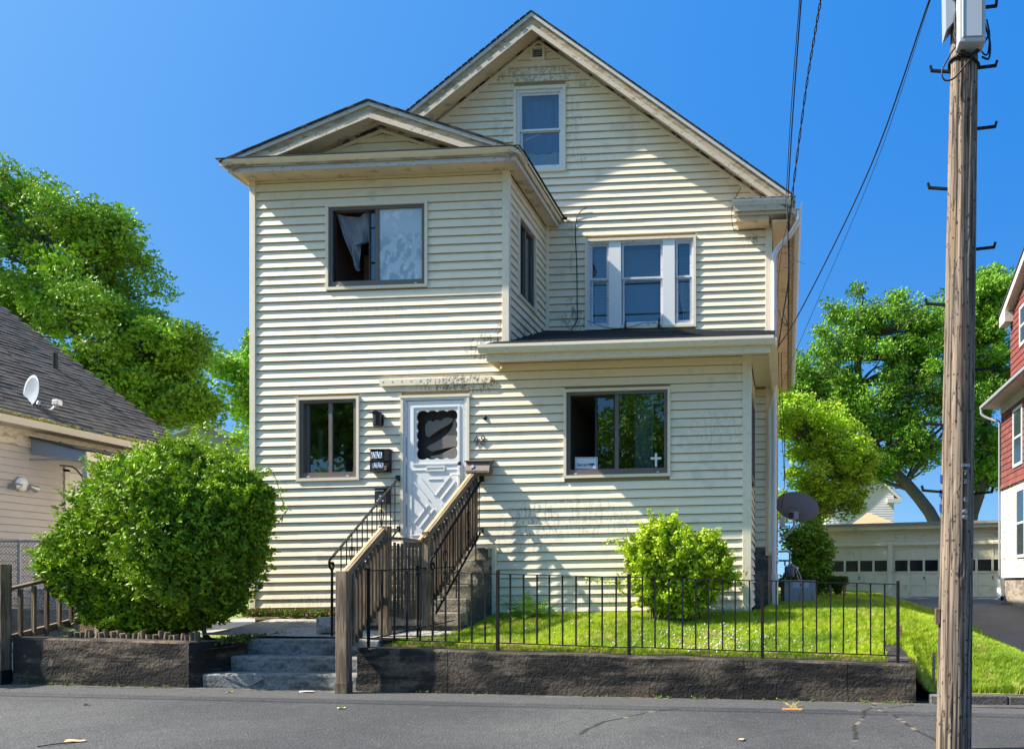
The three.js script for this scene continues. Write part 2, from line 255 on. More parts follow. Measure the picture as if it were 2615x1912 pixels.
{
  M.soil = texMat(colTex(512, 512, 3, 3, (u, v) => mix3([0.16, 0.22, 0.03], [0.22, 0.24, 0.06], fbm(u, v, 20, 20, 4, 301))), 1);
  M.dirt = texMat(colTex(512, 512, 3, 3, (u, v) => mul3(mix3([0.10, 0.078, 0.05], [0.19, 0.15, 0.10], fbm(u, v, 24, 24, 4, 305)), 0.8 + 0.4 * fbm(u, v, 90, 90, 2, 306))), 1);
  sheet('ground', -160, 160, -240, 70, 40, 60, (x, z) => (z > 2 ? -0.6 : lerp(-0.6, 0.55, sstep(-4, -26, z))), M.soil);
  // street: coarse and fine asphalt, a smoother walk strip along the wall, cracks with grit in them
  const cracks = [[[1.02, 2.58], [0.99, 3.0], [0.84, 3.4], [0.80, 3.8], [0.66, 4.4], [0.60, 5.2]], [[-1.15, 3.55], [-1.42, 3.75], [-1.55, 4.05], [-1.78, 4.5], [-1.85, 5.2]], [[1.46, 2.60], [1.44, 2.85], [1.2, 3.05], [0.98, 3.22], [1.14, 3.7], [1.2, 4.4], [1.34, 5.2]], [[0.84, 3.4], [0.5, 3.36], [0.1, 3.42]], [[-7.4, 2.75], [-8.1, 2.86], [-8.5, 2.84]]];
  const segd = (x, y) => { let b = 9; for (const c of cracks) for (let i = 0; i + 1 < c.length; i++) { const [ax, ay] = c[i], [bx, by] = c[i + 1], dx = bx - ax, dy = by - ay, t = clamp(((x - ax) * dx + (y - ay) * dy) / (dx * dx + dy * dy)); b = Math.min(b, Math.hypot(x - ax - t * dx, y - ay - t * dy)); } return b; };
  const tex = colTex(1536, 768, 16, 8, (u, v) => {          // x -12..4, z 2..10 (repeats outside)
    const x = u * 16 - (u > 0.25 ? 16 : 0), z = v * 8 + (v < 0.25 ? 8 : 0), f = vn(u * 1024, v * 512, 1024, 512, 5), a = fbm(u, v, 8, 4, 5, 311), g = fbm(u, v, 200, 100, 3, 312);
    let c = mul3(mix3([0.053, 0.052, 0.052], [0.099, 0.095, 0.089], sstep(0.25, 0.75, a)), 0.72 + 0.4 * g + 0.3 * (f - 0.5));
    const strip2 = sstep(3.42, 3.30, z + 0.08 * (fbm(u, v, 30, 4, 3, 315) - 0.5)); c = mix3(c, mul3([0.082, 0.079, 0.076], 0.85 + 0.3 * g), strip2 * 0.85);
    if (hash(Math.floor(u * 2048), Math.floor(v * 1024), 77) > 0.9987) c = [0.42, 0.40, 0.36];
    const w = 0.05 * (fbm(u, v, 120, 60, 3, 316) - 0.5), d = Math.abs(segd(x + w, z + w * 0.7)); if (d < 0.05) c = mix3(c, mix3([0.02, 0.019, 0.017], [0.22, 0.17, 0.12], sstep(0.55, 0.72, fbm(u, v, 110, 55, 3, 318))), sstep(0.03, 0.012, d));
    const edge = z - 2.72 + 0.25 * (fbm(u, v, 40, 20, 3, 320) - 0.5); c = mix3(c, [0.20, 0.165, 0.115], 0.7 * sstep(0.07, -0.03, edge) * sstep(0.4, 0.6, fbm(u, v, 160, 80, 3, 321)) );
    return c;
  });
  M.asphalt = texMat(tex, 0.9, { bumpMap: grayTex(1024, 1024, 1.6, 1.6, (u, v) => 0.6 * vn(u * 130, v * 130, 130, 130, 6) + 0.4 * fbm(u, v, 30, 30, 4, 325)), bumpScale: 0.012 });
  sheet('street', -70, 70, 2.0, 22, 70, 8, (x) => ys(x), M.asphalt);
  M.drive = texMat(colTex(512, 512, 4, 4, (u, v) => mul3(mix3([0.105, 0.09, 0.082], [0.15, 0.128, 0.112], fbm(u, v, 5, 5, 4, 331)), 0.75 + 0.5 * fbm(u, v, 120, 120, 2, 332))), 0.95);
  sheet('driveway', 3.0, 14, -20.2, 2.2, 22, 40, (x, z) => driveY(z) + 0.004, M.drive);
  M.pad = texMat(concTex([0.44, 0.41, 0.36], [0.30, 0.28, 0.25], 341, 0.62, 512), 0.9);
  sheet('concrete_apron', 3.0, 14, -27, -20.2, 12, 8, (x, z) => 0.82, M.pad);
  const edgeX = (z) => 3.35 + 0.75 * sstep(2, -8, z) - 0.7 * sstep(-9, -20, z);
  const lawn = sheet('lawn_soil', 0, 1, -26, 2.55, 30, 60, () => 0, M.soil);
  { const p = lawn.geometry.attributes.position; for (let j = 0; j <= 60; j++) for (let i = 0; i <= 30; i++) { const k = j * 31 + i, z = lerp(-26, 2.55, j / 60), xl = z > 0.15 ? -5.02 + 0.6 * sstep(2.6, 1.2, z) : -1.6, x = lerp(xl, edgeX(z), i / 30); p.setXYZ(k, x, yardY(x, z) + (i === 30 ? -0.05 : 0), z); } lawn.geometry.computeVertexNormals(); }
  // the paved ground left of the lawn: walk from the street steps to the house and round its left side
  const pathY = (x, z) => lerp(0.80 - 0.008 * (x + 8), 0.635 - 0.012 * (x + 7), sstep(0, 2.2, z));
  globalThis.__p = 0;
  M.path = texMat(concTex([0.37, 0.34, 0.30], [0.24, 0.215, 0.18], 351, 0.6), 0.9, { bumpMap: roughBump(353), bumpScale: 0.01 });
  sheet('concrete_walk', -7.62, -4.4, -0.05, 2.02, 20, 14, (x, z) => pathY(x, z), M.path);
  sheet('side_yard', -14.4, -7.62, -30, 1.25, 20, 40, (x, z) => lerp(0.62, 0.42, sstep(-8, -12, x)) + 0.012 * (x + 8) + 0.15 * sstep(-2, -20, z), M.path);
  sheet('planter_soil', -9.5, -6.95, 1.25, 2.6, 10, 8, (x, z) => wallTopY(x) - 0.06 + 0.05 * Math.sin(x * 5) * Math.sin(z * 7), M.dirt);
  sheet('weed_bed', -8.2, -5.95, 0.02, 0.36, 24, 6, (x, z) => pathY(x, z) + 0.035 * (1 - Math.abs(z - 0.15) / 0.25) + 0.02 * rnd(), M.dirt);
  M.pathY = pathY; M.edgeX = edgeX;
}

// ---------- the yellow house ----------
SHEAR = 0.0175;
const house = thing('two_storey_house', 'cream vinyl sided two storey house with gabled roofs and enclosed porch', 'house', [0, 0, 0]);
const PITCH = 0.1298, Y0 = 0.947, TX0 = -8.18, TX1 = -4.21, PX1 = -0.565, MZ = -2.05, MX1 = -0.29, RID = -4.32;
function boardZ(x0, x1, yb, yt, z, x0t = x0, x1t = x1) { yt -= 0.027; const f = z + 0.028, t = z + 0.001, b = z - 0.012; return hexa([[x0, yb, f], [x1, yb, f], [x1, yb, b], [x0, yb, b], [x0t, yt, t], [x1t, yt, t], [x1t, yt, b], [x0t, yt, b]]); }
function boardX(z0, z1, yb, yt, x) { yt -= 0.027; const f = x + 0.028, t = x + 0.001, b = x - 0.012; return hexa([[b, yb, z1], [f, yb, z1], [f, yb, z0], [b, yb, z0], [b, yt, z1], [t, yt, z1], [t, yt, z0], [b, yt, z0]]); }
function cut(a, b, yb, yt, holes) { let s = [[a, b]]; for (const [h0, h1, k0, k1] of holes) if (yb < k1 - 0.01 && yt - 0.03 > k0 + 0.01) s = s.flatMap(([p, q]) => (h1 <= p || h0 >= q ? [[p, q]] : [[p, h0], [h1, q]].filter(([m, n]) => n - m > 0.01))); return s; }
function joints(segs) { return segs.flatMap(([p, q]) => { if (q - p < 2.2) return [[p, q, 0]]; const out = []; let a = p, d = 0, n = p + rr(0.5, 3.4); while (n < q - 0.5) { out.push([a, n, d]); a = n - 0.012; d = d ? 0 : 0.0022; n = a + rr(2.4, 3.7); } out.push([a, q, d]); return out; }); }
const FR_H = [[-7.46, -6.497, 3.01, 4.262], [-7.0, -5.438, 5.905, 7.185], [-3.334, -1.741, 2.955, 4.265], [-5.84, -4.80, 1.87, 4.232]];
const frontWall = mesh('front_wall', [ // sheathing with the openings left free
  box(TX0 + 0.02, -7.45, 0.93, 7.66, -0.16, -0.014), box(-6.51, -5.83, 0.93, 5.91, -0.16, -0.014), box(-7.45, -6.51, 0.93, 3.02, -0.16, -0.014), box(-7.45, -6.51, 4.25, 5.91, -0.16, -0.014), box(-7.45, -6.99, 5.91, 7.66, -0.16, -0.014), box(-6.99, -5.45, 7.17, 7.66, -0.16, -0.014),
  box(-5.45, TX1 - 0.02, 5.91, 7.66, -0.16, -0.014), box(-5.83, -4.81, 4.22, 5.91, -0.16, -0.014), box(-5.83, -4.81, 0.93, 1.88, -0.16, -0.014), box(-4.81, TX1 - 0.02, 0.93, 5.91, -0.16, -0.014), box(TX1 - 0.02, -3.32, 0.93, 4.8, -0.16, -0.014), box(-3.32, -1.75, 0.93, 2.97, -0.16, -0.014), box(-3.32, -1.75, 4.25, 4.8, -0.16, -0.014), box(-1.75, PX1 - 0.02, 0.93, 4.8, -0.16, -0.014)], M.sheath, house);
for (let i = 0; i < 52; i++) {
  const yb = Y0 + i * PITCH, yt = Math.min(yb + PITCH + 0.016, 7.66), xr = yb < 4.72 ? PX1 - 0.09 : TX1 - 0.07;
  joints(cut(TX0 + 0.07, xr, yb, yt, FR_H)).forEach(([a, b, d]) => mesh('siding_board', boardZ(a, b, yb, yt, d), M.siding, frontWall));
}
// corner posts
const post = (x0, x1, y0, y1, z0, z1) => mesh('corner_post', rbox(x0, x1, y0, y1, z0, z1, 0.006), M.cream, house);
post(TX0 - 0.02, TX0 + 0.07, 0.92, 7.66, -0.08, 0.042); post(TX1 - 0.07, TX1 + 0.04, 5.0, 7.64, -0.06, 0.042); post(PX1 - 0.09, PX1 + 0.04, 0.9, 4.72, -0.09, 0.042);
mesh('starter_strip', [box(TX0 + 0.07, -5.95, 0.90, 0.947, -0.02, 0.02), box(-4.4, PX1 - 0.09, 0.90, 0.947, -0.02, 0.02)], M.cream, house);
mesh('foundation', [box(TX0 + 0.03, PX1 - 0.03, 0.3, 0.92, -0.3, -0.02), box(PX1 - 0.04, MX1 - 0.03, 0.3, 1.93, -4, MZ - 0.01), box(MX1 - 0.35, MX1 - 0.03, 0.3, 1.93, -14.0, -4), box(TX0 + 0.03, TX0 + 0.33, 0.3, 0.92, -14, -0.3)], M.found, house);
// left side and hidden walls (flat boards, seen only edge on)
mesh('side_wall', [box(TX0 - 0.005, TX0 + 0.1, 0.92, 7.66, -14, -0.09), box(TX0, MX1, 0.9, 7.6, -14.1, -14)], M.cream, house);
// tower side wall, over the porch roof
const sideWall = mesh('bay_side_wall', [box(TX1 - 0.16, TX1 - 0.014, 4.85, 5.90, MZ, -0.03), box(TX1 - 0.16, TX1 - 0.014, 7.16, 7.62, MZ, -0.03), box(TX1 - 0.16, TX1 - 0.014, 5.90, 7.16, MZ, -1.365), box(TX1 - 0.16, TX1 - 0.014, 5.90, 7.16, -0.475, -0.03)], M.sheath, house);
for (let i = 30; i < 52; i++) { const yb = Y0 + i * PITCH, yt = Math.min(yb + PITCH + 0.016, 7.62); cut(MZ, -0.06, yb, yt, [[-1.375, -0.465, 5.88, 7.17]]).forEach(([a, b]) => mesh('siding_board', boardX(a, b, yb, yt, TX1), M.sidingSide, sideWall)); }
// porch right side wall
const porchSide = mesh('porch_side_wall', box(PX1 - 0.12, PX1 - 0.014, 0.93, 4.72, MZ, -0.09), M.sheath, house);
{ const b = []; for (let i = 0; i < 29; i++) { const yb = Y0 + i * PITCH; b.push(...cut(MZ, -0.09, yb, yb + PITCH + 0.016, [[-1.75, -0.55, 2.95, 4.27]]).map(([p, q]) => boardX(p, q, yb, yb + PITCH + 0.016, PX1))); } stuff(mesh('siding_boards', b, M.sidingSide, porchSide)); }
// main gable wall
const gTop = (x) => 10.86 - 0.744 * Math.abs(x - RID), GX0 = -8.4;
const MN_H = [[-3.49, -1.575, 5.785, 7.34], [-4.757, -3.852, 8.565, 10.046], [-4.472, -4.206, 10.51, 10.75]];
const mainWall = mesh('gable_wall', [prism([[GX0, 7.66], [GX0, 7.82], [-4.76, gTop(-4.76)], [-4.76, 7.66]], MZ - 0.16, MZ - 0.014), prism([[-3.85, 7.35], [-3.85, gTop(-3.85)], [MX1, gTop(MX1)], [MX1, 7.35]], MZ - 0.16, MZ - 0.014), box(-4.76, -3.85, 7.35, 8.57, MZ - 0.16, MZ - 0.014), prism([[-4.76, 10.04], [-4.76, gTop(-4.76)], [RID, 10.86], [-3.85, gTop(-3.85)], [-3.85, 10.04]], MZ - 0.16, MZ - 0.014),
  box(TX1, -3.48, 5.4, 7.35, MZ - 0.16, MZ - 0.014), box(-3.48, -1.58, 5.4, 5.79, MZ - 0.16, MZ - 0.014), box(-1.58, MX1, 5.4, 7.35, MZ - 0.16, MZ - 0.014), box(PX1 - 0.1, MX1, 1.93, 5.4, MZ - 0.16, MZ - 0.014)], M.sheath, house);
for (let i = 35; i < 77; i++) {
  const yb = Y0 + i * PITCH - 0.02, yt = yb + PITCH + 0.016, half = (y) => (10.83 - y) / 0.744, hb = Math.min(half(yb), 4.1), ht = Math.max(0.02, Math.min(half(yt), 4.1));
  let xl = yb < 7.7 ? TX1 + 0.06 : RID - hb, xr = Math.min(RID + hb, MX1 - 0.07); if (yb > 10.75) break;
  const segs = joints(cut(xl, xr, yb, yt, MN_H));
  segs.forEach(([a, b, d]) => mesh('siding_board', boardZ(a, b, yb, yt, MZ + d, a <= xl + 1e-6 && yb >= 7.7 ? RID - ht : a, b >= xr - 1e-6 ? Math.min(RID + ht, MX1 - 0.07) : b), M.siding2, mainWall));
}
for (let i = 0; i < 23; i++) { const yb = 1.95 + i * PITCH; if (yb < 4.6) mesh('siding_board', boardZ(PX1 + 0.02, MX1 - 0.07, yb, yb + PITCH + 0.016, MZ), M.siding2, mainWall); }
mesh('corner_post', rbox(MX1 - 0.075, MX1 + 0.04, 1.8, 7.5, MZ - 0.1, MZ + 0.042, 0.006), M.cream, house);
mesh('inner_corner_post', [rbox(TX1 + 0.012, TX1 + 0.072, 5.5, 7.62, MZ, MZ + 0.045, 0.004), rbox(PX1 + 0.012, PX1 + 0.03, 1.9, 4.7, MZ, MZ + 0.03, 0.004)], M.cream, house);
// right side wall of the main block, seen edge on
const rightWall = mesh('right_wall', box(MX1 - 0.14, MX1 - 0.014, 1.93, 7.55, -14, MZ - 0.1), M.sheath, house);
{ const b = []; for (let i = 0; i < 43; i++) { const yb = 1.95 + i * PITCH; b.push(boardX(-14, MZ - 0.1, yb, yb + PITCH + 0.012, MX1)); } stuff(mesh('siding_boards', b, M.sidingSide, rightWall)); }

// ---- main roof ----
const RH = 11.074, RS = 0.744, EXR = 0.15, EXL = 2 * RID - EXR, ZF = -1.58, ZB = -14.5, rtop = (x) => RH - RS * Math.abs(x - RID);
const rake = (sd, d0, d1, z0, z1, xe) => { const e = xe ?? (sd > 0 ? EXR : EXL); return prism([[RID, RH - d0], [e, rtop(e) - d0], [e, rtop(e) - d1], [RID, RH - d1]], z0, z1); };
const roof = mesh('main_roof', [rake(1, -0.004, 0.018, ZB, ZF + 0.012), rake(-1, -0.004, 0.018, ZB, ZF + 0.012)], M.shingleDark, house);
{ // ragged shingle butts along the rake
  const b = []; for (let i = 0; i < 44; i++) for (const sd of [-1, 1]) { const x = RID + sd * (0.05 + i * 0.1), L = 0.085; if (Math.abs(x - RID) > 4.4) continue; const y = rtop(x) + 0.006; b.push(beam([x, y, ZF - 0.1], [x, y, ZF + rr(0.016, 0.028)], L * 1.25, 0.008, [sd * RS, 1, 0])); }
  mesh('shingle_butts', b, M.shingleDark, roof);
}
mesh('rake_drip_board', [rake(1, 0.02, 0.085, ZF - 0.06, ZF), rake(-1, 0.02, 0.085, ZF - 0.06, ZF)], M.trimBlue, house);
mesh('rake_moulding', [rake(1, 0.087, 0.215, ZF - 0.06, ZF - 0.035), rake(-1, 0.087, 0.215, ZF - 0.06, ZF - 0.035)], M.trimBare, house);
mesh('rake_board', [rake(1, 0.217, 0.305, ZF - 0.06, ZF - 0.012), rake(-1, 0.217, 0.305, ZF - 0.06, ZF - 0.012)], M.trimWorn, house);
mesh('rake_soffit', [rake(1, 0.16, 0.175, MZ - 0.02, ZF - 0.062), rake(-1, 0.16, 0.175, MZ - 0.02, ZF - 0.062)], M.soffit, house);
mesh('frieze_moulding', [rake(1, 0.177, 0.222, MZ, MZ + 0.06), rake(-1, 0.177, 0.222, MZ, MZ + 0.05)], M.trimMold, house);
mesh('gable_trim', [rake(1, 0.224, 0.27, MZ, MZ + 0.045, MX1), rake(-1, 0.224, 0.27, MZ, MZ + 0.045, -8.3)], M.cream, house);
// cornice return at the right eave
{
  const c = mesh('cornice_return', [box(-0.84, 0.05, 7.50, 7.55, MZ + 0.03, ZF - 0.05), box(-0.86, 0.08, 7.552, 7.64, MZ + 0.03, ZF - 0.012)], M.trimWorn, house);
  mesh('return_soffit', box(-0.83, -0.30, 7.42, 7.498, MZ + 0.03, ZF - 0.1), M.soffit, c);
  mesh('crown_moulding', prism([[MZ + 0.03, 7.642], [ZF - 0.012, 7.642], [ZF + 0.05, 7.70], [ZF + 0.05, 7.725], [MZ + 0.03, 7.79]], -0.90, 0.10, 'x'), M.white, c);
  const red = texMat(colTex(256, 256, 0.5, 0.5, (u, v) => mix3([0.16, 0.05, 0.03], [0.4, 0.36, 0.3], sstep(0.4, 0.6, fbm(u, v, 14, 14, 4, 401)))), 0.9);
  mesh('return_flashing', [box(-0.91, 0.12, 7.728, 7.745, MZ + 0.05, ZF + 0.06), box(-0.9, -0.2, 7.747, 7.765, MZ + 0.05, ZF + 0.0)], red, c);
}
// right eave, running back
{
  const e = mesh('eave_soffit', box(MX1 + 0.045, 0.02, 7.38, 7.40, ZB, ZF - 0.06), M.soffit, house);
  mesh('soffit_vent', box(0.022, 0.05, 7.405, 7.425, ZB, ZF - 0.02), M.black, e);
  mesh('eave_fascia', [box(0.052, 0.1, 7.395, 7.66, ZB, ZF - 0.05), box(0.102, 0.135, 7.45, 7.7, ZB, ZF - 0.05)], M.trimBare, e);
  mesh('gutter', prism([[0.14, 7.55], [0.22, 7.55], [0.26, 7.66], [0.25, 7.66], [0.21, 7.565], [0.15, 7.565], [0.15, 7.66], [0.14, 7.66]], ZB, ZF - 0.02), M.white, house);
}
// downspout of the main roof
mesh('downspout', [tube([[0.2, 7.53, ZF - 0.05], [0.19, 7.38, ZF - 0.06], [0.05, 7.20, -1.8], [-0.16, 7.05, -1.97], [-0.215, 6.92, MZ + 0.09], [-0.215, 6.7, MZ + 0.09]], 0.042, 8, 24), rod([-0.215, 6.8, MZ + 0.09], [-0.215, 1.42, MZ + 0.09], 0.04, 0.04, 8)], M.white, house);
mesh('drain_pipe', [rod([-0.2, 1.42, MZ + 0.09], [-0.2, 0.7, MZ + 0.09], 0.055, 0.055, 12), rod([-0.2, 1.38, MZ + 0.09], [-0.2, 1.48, MZ + 0.09], 0.062, 0.062, 12)], M.white, house);

// ---- bay (left block) roof ----
const BC = -6.14, BH = 8.507, BE = 7.70, BW = 2.25, BS = (BH - BE) / BW, ZT = 0.45, btop = (x) => BH - BS * Math.abs(x - BC);
const brk = (sd, d0, d1, z0, z1, w = BW) => prism([[BC, BH - d0], [BC + sd * w, BH - BS * w - d0], [BC + sd * w, BH - BS * w - d1], [BC, BH - d1]], z0, z1);
const broof = mesh('bay_roof', [brk(1, -0.012, 0.012, -4.0, ZT + 0.02), brk(-1, -0.012, 0.012, -4.0, ZT + 0.02)], M.shingleDark, house);
{ const b = []; for (let i = 0; i < 22; i++) for (const sd of [-1, 1]) { const x = BC + sd * (0.06 + i * 0.1), y = btop(x) + 0.011; b.push(beam([x, y, ZT - 0.1], [x, y, ZT + rr(0.02, 0.03)], 0.11, 0.008, [sd * BS, 1, 0])); } mesh('shingle_butts', b, M.shingleDark, broof); }
mesh('rake_drip_board', [brk(1, 0.014, 0.07, ZT - 0.05, ZT), brk(-1, 0.014, 0.07, ZT - 0.05, ZT)], M.trimBlue, house);
mesh('rake_moulding', [brk(1, 0.072, 0.165, ZT - 0.06, ZT - 0.03, 2.1), brk(-1, 0.072, 0.165, ZT - 0.06, ZT - 0.03, 2.1)], M.trimBare, house);
mesh('rake_board', [brk(1, 0.167, 0.245, ZT - 0.06, ZT - 0.012, 1.62), brk(-1, 0.167, 0.245, ZT - 0.06, ZT - 0.012, 1.62)], M.trimWorn, house);
mesh('rake_soffit', [brk(1, 0.14, 0.155, -0.02, ZT - 0.062, 1.9), brk(-1, 0.14, 0.155, -0.02, ZT - 0.062, 1.9)], M.soffit, house);
mesh('frieze_moulding', [brk(1, 0.157, 0.205, 0, 0.06, 1.72), brk(-1, 0.157, 0.205, 0, 0.06, 1.72)], M.trimMold, house);
mesh('pediment_trim', [brk(1, 0.207, 0.245, 0, 0.045, 1.5), brk(-1, 0.207, 0.245, 0, 0.045, 1.5)], M.cream, house);
{
  const ped = mesh('pediment_wall', prism([[BC - 1.9, 7.62], [BC, 8.28], [BC + 1.9, 7.62]], -0.16, -0.014), M.sheath, house);
  for (let i = 0; i < 5; i++) { const yb = 7.60 + i * PITCH, yt = yb + PITCH + 0.016, hb = (8.27 - yb) / BS, ht = Math.max(0.02, (8.27 - yt) / BS); if (hb > 0.05) mesh('siding_board', boardZ(BC - hb, BC + hb, yb, yt, 0, BC - ht, BC + ht), M.siding, ped); }
  // cornice across the front, returning along the right side
  const L = BC - BW - 0.02, R = BC + BW - 0.02;
  const co = mesh('cornice', [box(L + 0.1, R - 0.05, 7.565, 7.63, 0.36, 0.385), box(R - 0.075, R - 0.05, 7.565, 7.63, -2.0, 0.36), box(L + 0.1, L + 0.125, 7.565, 7.63, -2.0, 0.36)], M.trimBlue, house);
  mesh('cornice_soffit', [box(L + 0.127, R - 0.077, 7.595, 7.612, 0.03, 0.358), box(TX1 + 0.03, R - 0.077, 7.595, 7.612, -2.0, 0.03), box(L + 0.127, TX0 - 0.03, 7.595, 7.612, -4, 0.03)], M.soffit, co);
  mesh('cornice_band', [box(L + 0.06, R - 0.03, 7.632, 7.662, 0.34, 0.41), box(R - 0.10, R - 0.03, 7.632, 7.662, -2.0, 0.34)], M.trimBare, co);
  mesh('cornice_crown', [prism([[0.03, 7.664], [0.41, 7.664], [0.47, 7.712], [0.47, 7.73], [0.03, 7.76]], L, R + 0.02, 'x'), prism([[R - 0.25, 7.664], [R - 0.03, 7.664], [R + 0.03, 7.712], [R + 0.03, 7.73], [R - 0.25, 7.80]], -2.0, 0.03), prism([[L + 0.25, 7.664], [L + 0.03, 7.664], [L - 0.03, 7.712], [L - 0.03, 7.73], [L + 0.25, 7.80]], -4, 0.03)], M.cream, co);
  mesh('cornice_shingle_edge', [box(L - 0.03, R + 0.04, 7.732, 7.742, 0.30, 0.485), box(R - 0.1, R + 0.05, 7.745, 7.76, -2.0, 0.3)], M.shingleDark, co);
  mesh('gutter_end', rod([R + 0.02, 7.72, -1.98], [R + 0.10, 7.72, -2.0], 0.03, 0.03, 8), M.black, co);
}
// ---- porch roof ----
{
  const xl = -4.40, xr = -0.20, zf = 0.56, yf = 4.815, yL = 5.80, yR = 5.66, zm = MZ, P = (x, t, dy = 0) => [x, lerp(yf, lerp(yL, yR, (x - xl) / (xr - xl)), t) + dy, lerp(zf, zm, t)];
  const rf = mesh('porch_roof', hexa([P(xl, 0, -0.05), P(xr, 0, -0.05), P(xr, 1, -0.05), P(xl, 1, -0.05), P(xl, 0), P(xr, 0), P(xr, 1), P(xl, 1)]), M.shingleDark, house);
  const b = []; for (let k = 0; k < 20; k++) { let x = xl - 0.02 - (k % 2) * 0.1; while (x < xr) { const w = rr(0.24, 0.34), x1 = Math.min(x + w, xr + 0.01), a = Math.max(x, xl - 0.03), t0 = k / 20 - 0.004, t1 = (k + 1.15) / 20, h = rr(0.012, 0.02); if (x1 - a > 0.03) b.push(hexa([P(a, t0, 0.001), P(x1 - 0.006, t0, 0.001), P(x1 - 0.006, t1, 0.001), P(a, t1, 0.001), P(a, t0, h), P(x1 - 0.006, t0, h), P(x1 - 0.006, t1, 0.003), P(a, t1, 0.003)])); x += w; } }
  stuff(mesh('shingles', b, M.shingleDark, rf));
  const y = 4.80; mesh('gutter', prism([[0.54, y - 0.1], [0.62, y - 0.1], [0.66, y - 0.03], [0.66, y + 0.012], [0.648, y + 0.012], [0.648, y - 0.02], [0.615, y - 0.085], [0.55, y - 0.085], [0.55, y], [0.54, y]], xl - 0.03, xr + 0.02, 'x'), M.cream, house);
  mesh('gutter', box(xr - 0.02, xr + 0.06, y - 0.1, y + 0.01, -2.0, 0.53), M.cream, house);
  const fa = mesh('porch_fascia', [box(xl + 0.06, xr - 0.03, 4.60, 4.78, 0.50, 0.535), box(xr - 0.06, xr - 0.025, 4.60, 4.78, -2.0, 0.50), box(xl + 0.06, xl + 0.09, 4.60, 4.78, 0.03, 0.50)], M.cream, house);
  const so = mesh('porch_soffit', [box(xl + 0.1, PX1, 4.725, 4.74, 0.02, 0.5)], M.black, house);
  for (let x = xl + 0.1; x < xr - 0.08; x += 0.136) mesh('soffit_panel', box(x, Math.min(x + 0.131, xr - 0.065), 4.705, 4.72, 0.03, 0.495), M.cream, so);
  for (let z = -0.02; z > -1.95; z -= 0.136) mesh('soffit_panel', box(PX1 + 0.03, xr - 0.065, 4.705, 4.72, z - 0.131, z), M.cream, so);
  mesh('downspout', [tube([[-0.2, 4.7, -1.9], [-0.23, 4.5, -1.95], [-0.29, 4.3, -2.0]], 0.035, 8), rod([-0.29, 4.32, -1.975], [-0.29, 1.85, -1.975], 0.045, 0.045, 8)], M.cream, house);
}
// ---- windows and door ----
const ring = (x0, x1, y0, y1, w, z0, z1, wb = w) => [box(x0, x1, y1 - w, y1, z0, z1), box(x0, x1, y0, y0 + wb, z0, z1), box(x0, x0 + w, y0 + wb, y1 - w, z0, z1), box(x1 - w, x1, y0 + wb, y1 - w, z0, z1)];
function roomZ(win, x0, x1, y0, y1, z, m = M.room, d = 1.6) { // the dark room behind an opening
  const a = x0 - 0.25, b = x1 + 0.25, c = y0 - 0.5, e = y1 + 0.15; mesh('room_interior', [box(a, b, c, e, z - d - 0.05, z - d), box(a - 0.05, a, c, e, z - d, z), box(b, b + 0.05, c, e, z - d, z), box(a, b, c - 0.05, c, z - d, z), box(a, b, e, e + 0.05, z - d, z)], m, win);
}
const pane = (win, x0, x1, y0, y1, z, m = M.glass) => mesh('pane', box(x0, x1, y0, y1, z - 0.004, z), m, win);
function slider(x0, x1, y0, y1, z, mid, label) { // brown aluminium sliding window in cream trim
  const w = mesh('sliding_window', [...ring(x0 + 0.032, x1 - 0.032, y0 + 0.032, y1 - 0.02, 0.055, z - 0.10, z + 0.012, 0.085), box(mid - 0.028, mid + 0.028, y0 + 0.117, y1 - 0.075, z - 0.06, z - 0.005)], M.brown, house);
  mesh('trim', ring(x0 - 0.01, x1 + 0.01, y0 - 0.012, y1 + 0.012, 0.042, z - 0.002, z + 0.044), M.cream, w); if (label) w.userData.label = label;
  mesh('weep_cap', [box(x0 + 0.15, x0 + 0.19, y0 + 0.05, y0 + 0.062, z + 0.012, z + 0.018), box(x1 - 0.2, x1 - 0.16, y0 + 0.05, y0 + 0.062, z + 0.012, z + 0.018)], M.white, w);
  return w;
}
{ // lower left window
  const x0 = -7.46, x1 = -6.497, y0 = 3.01, y1 = 4.262, mid = -6.955, w = slider(x0, x1, y0, y1, 0, mid, 'brown sliding window left of the front door');
  pane(w, mid + 0.03, x1 - 0.085, y0 + 0.12, y1 - 0.077, -0.03); pane(w, x0 + 0.15, mid - 0.03, y0 + 0.12, y1 - 0.077, -0.075);
  mesh('sash', [box(x0 + 0.088, x0 + 0.145, y0 + 0.118, y1 - 0.076, -0.085, -0.055)], M.brown, w);
  roomZ(w, x0 + 0.09, x1 - 0.09, y0 + 0.1, y1 - 0.08, -0.17, M.room, 2.6); mesh('curtain', box(-7.31, -7.245, 3.12, 3.86, -0.32, -0.30), mat([0.20, 0.32, 0.16], 0.9), w);
}
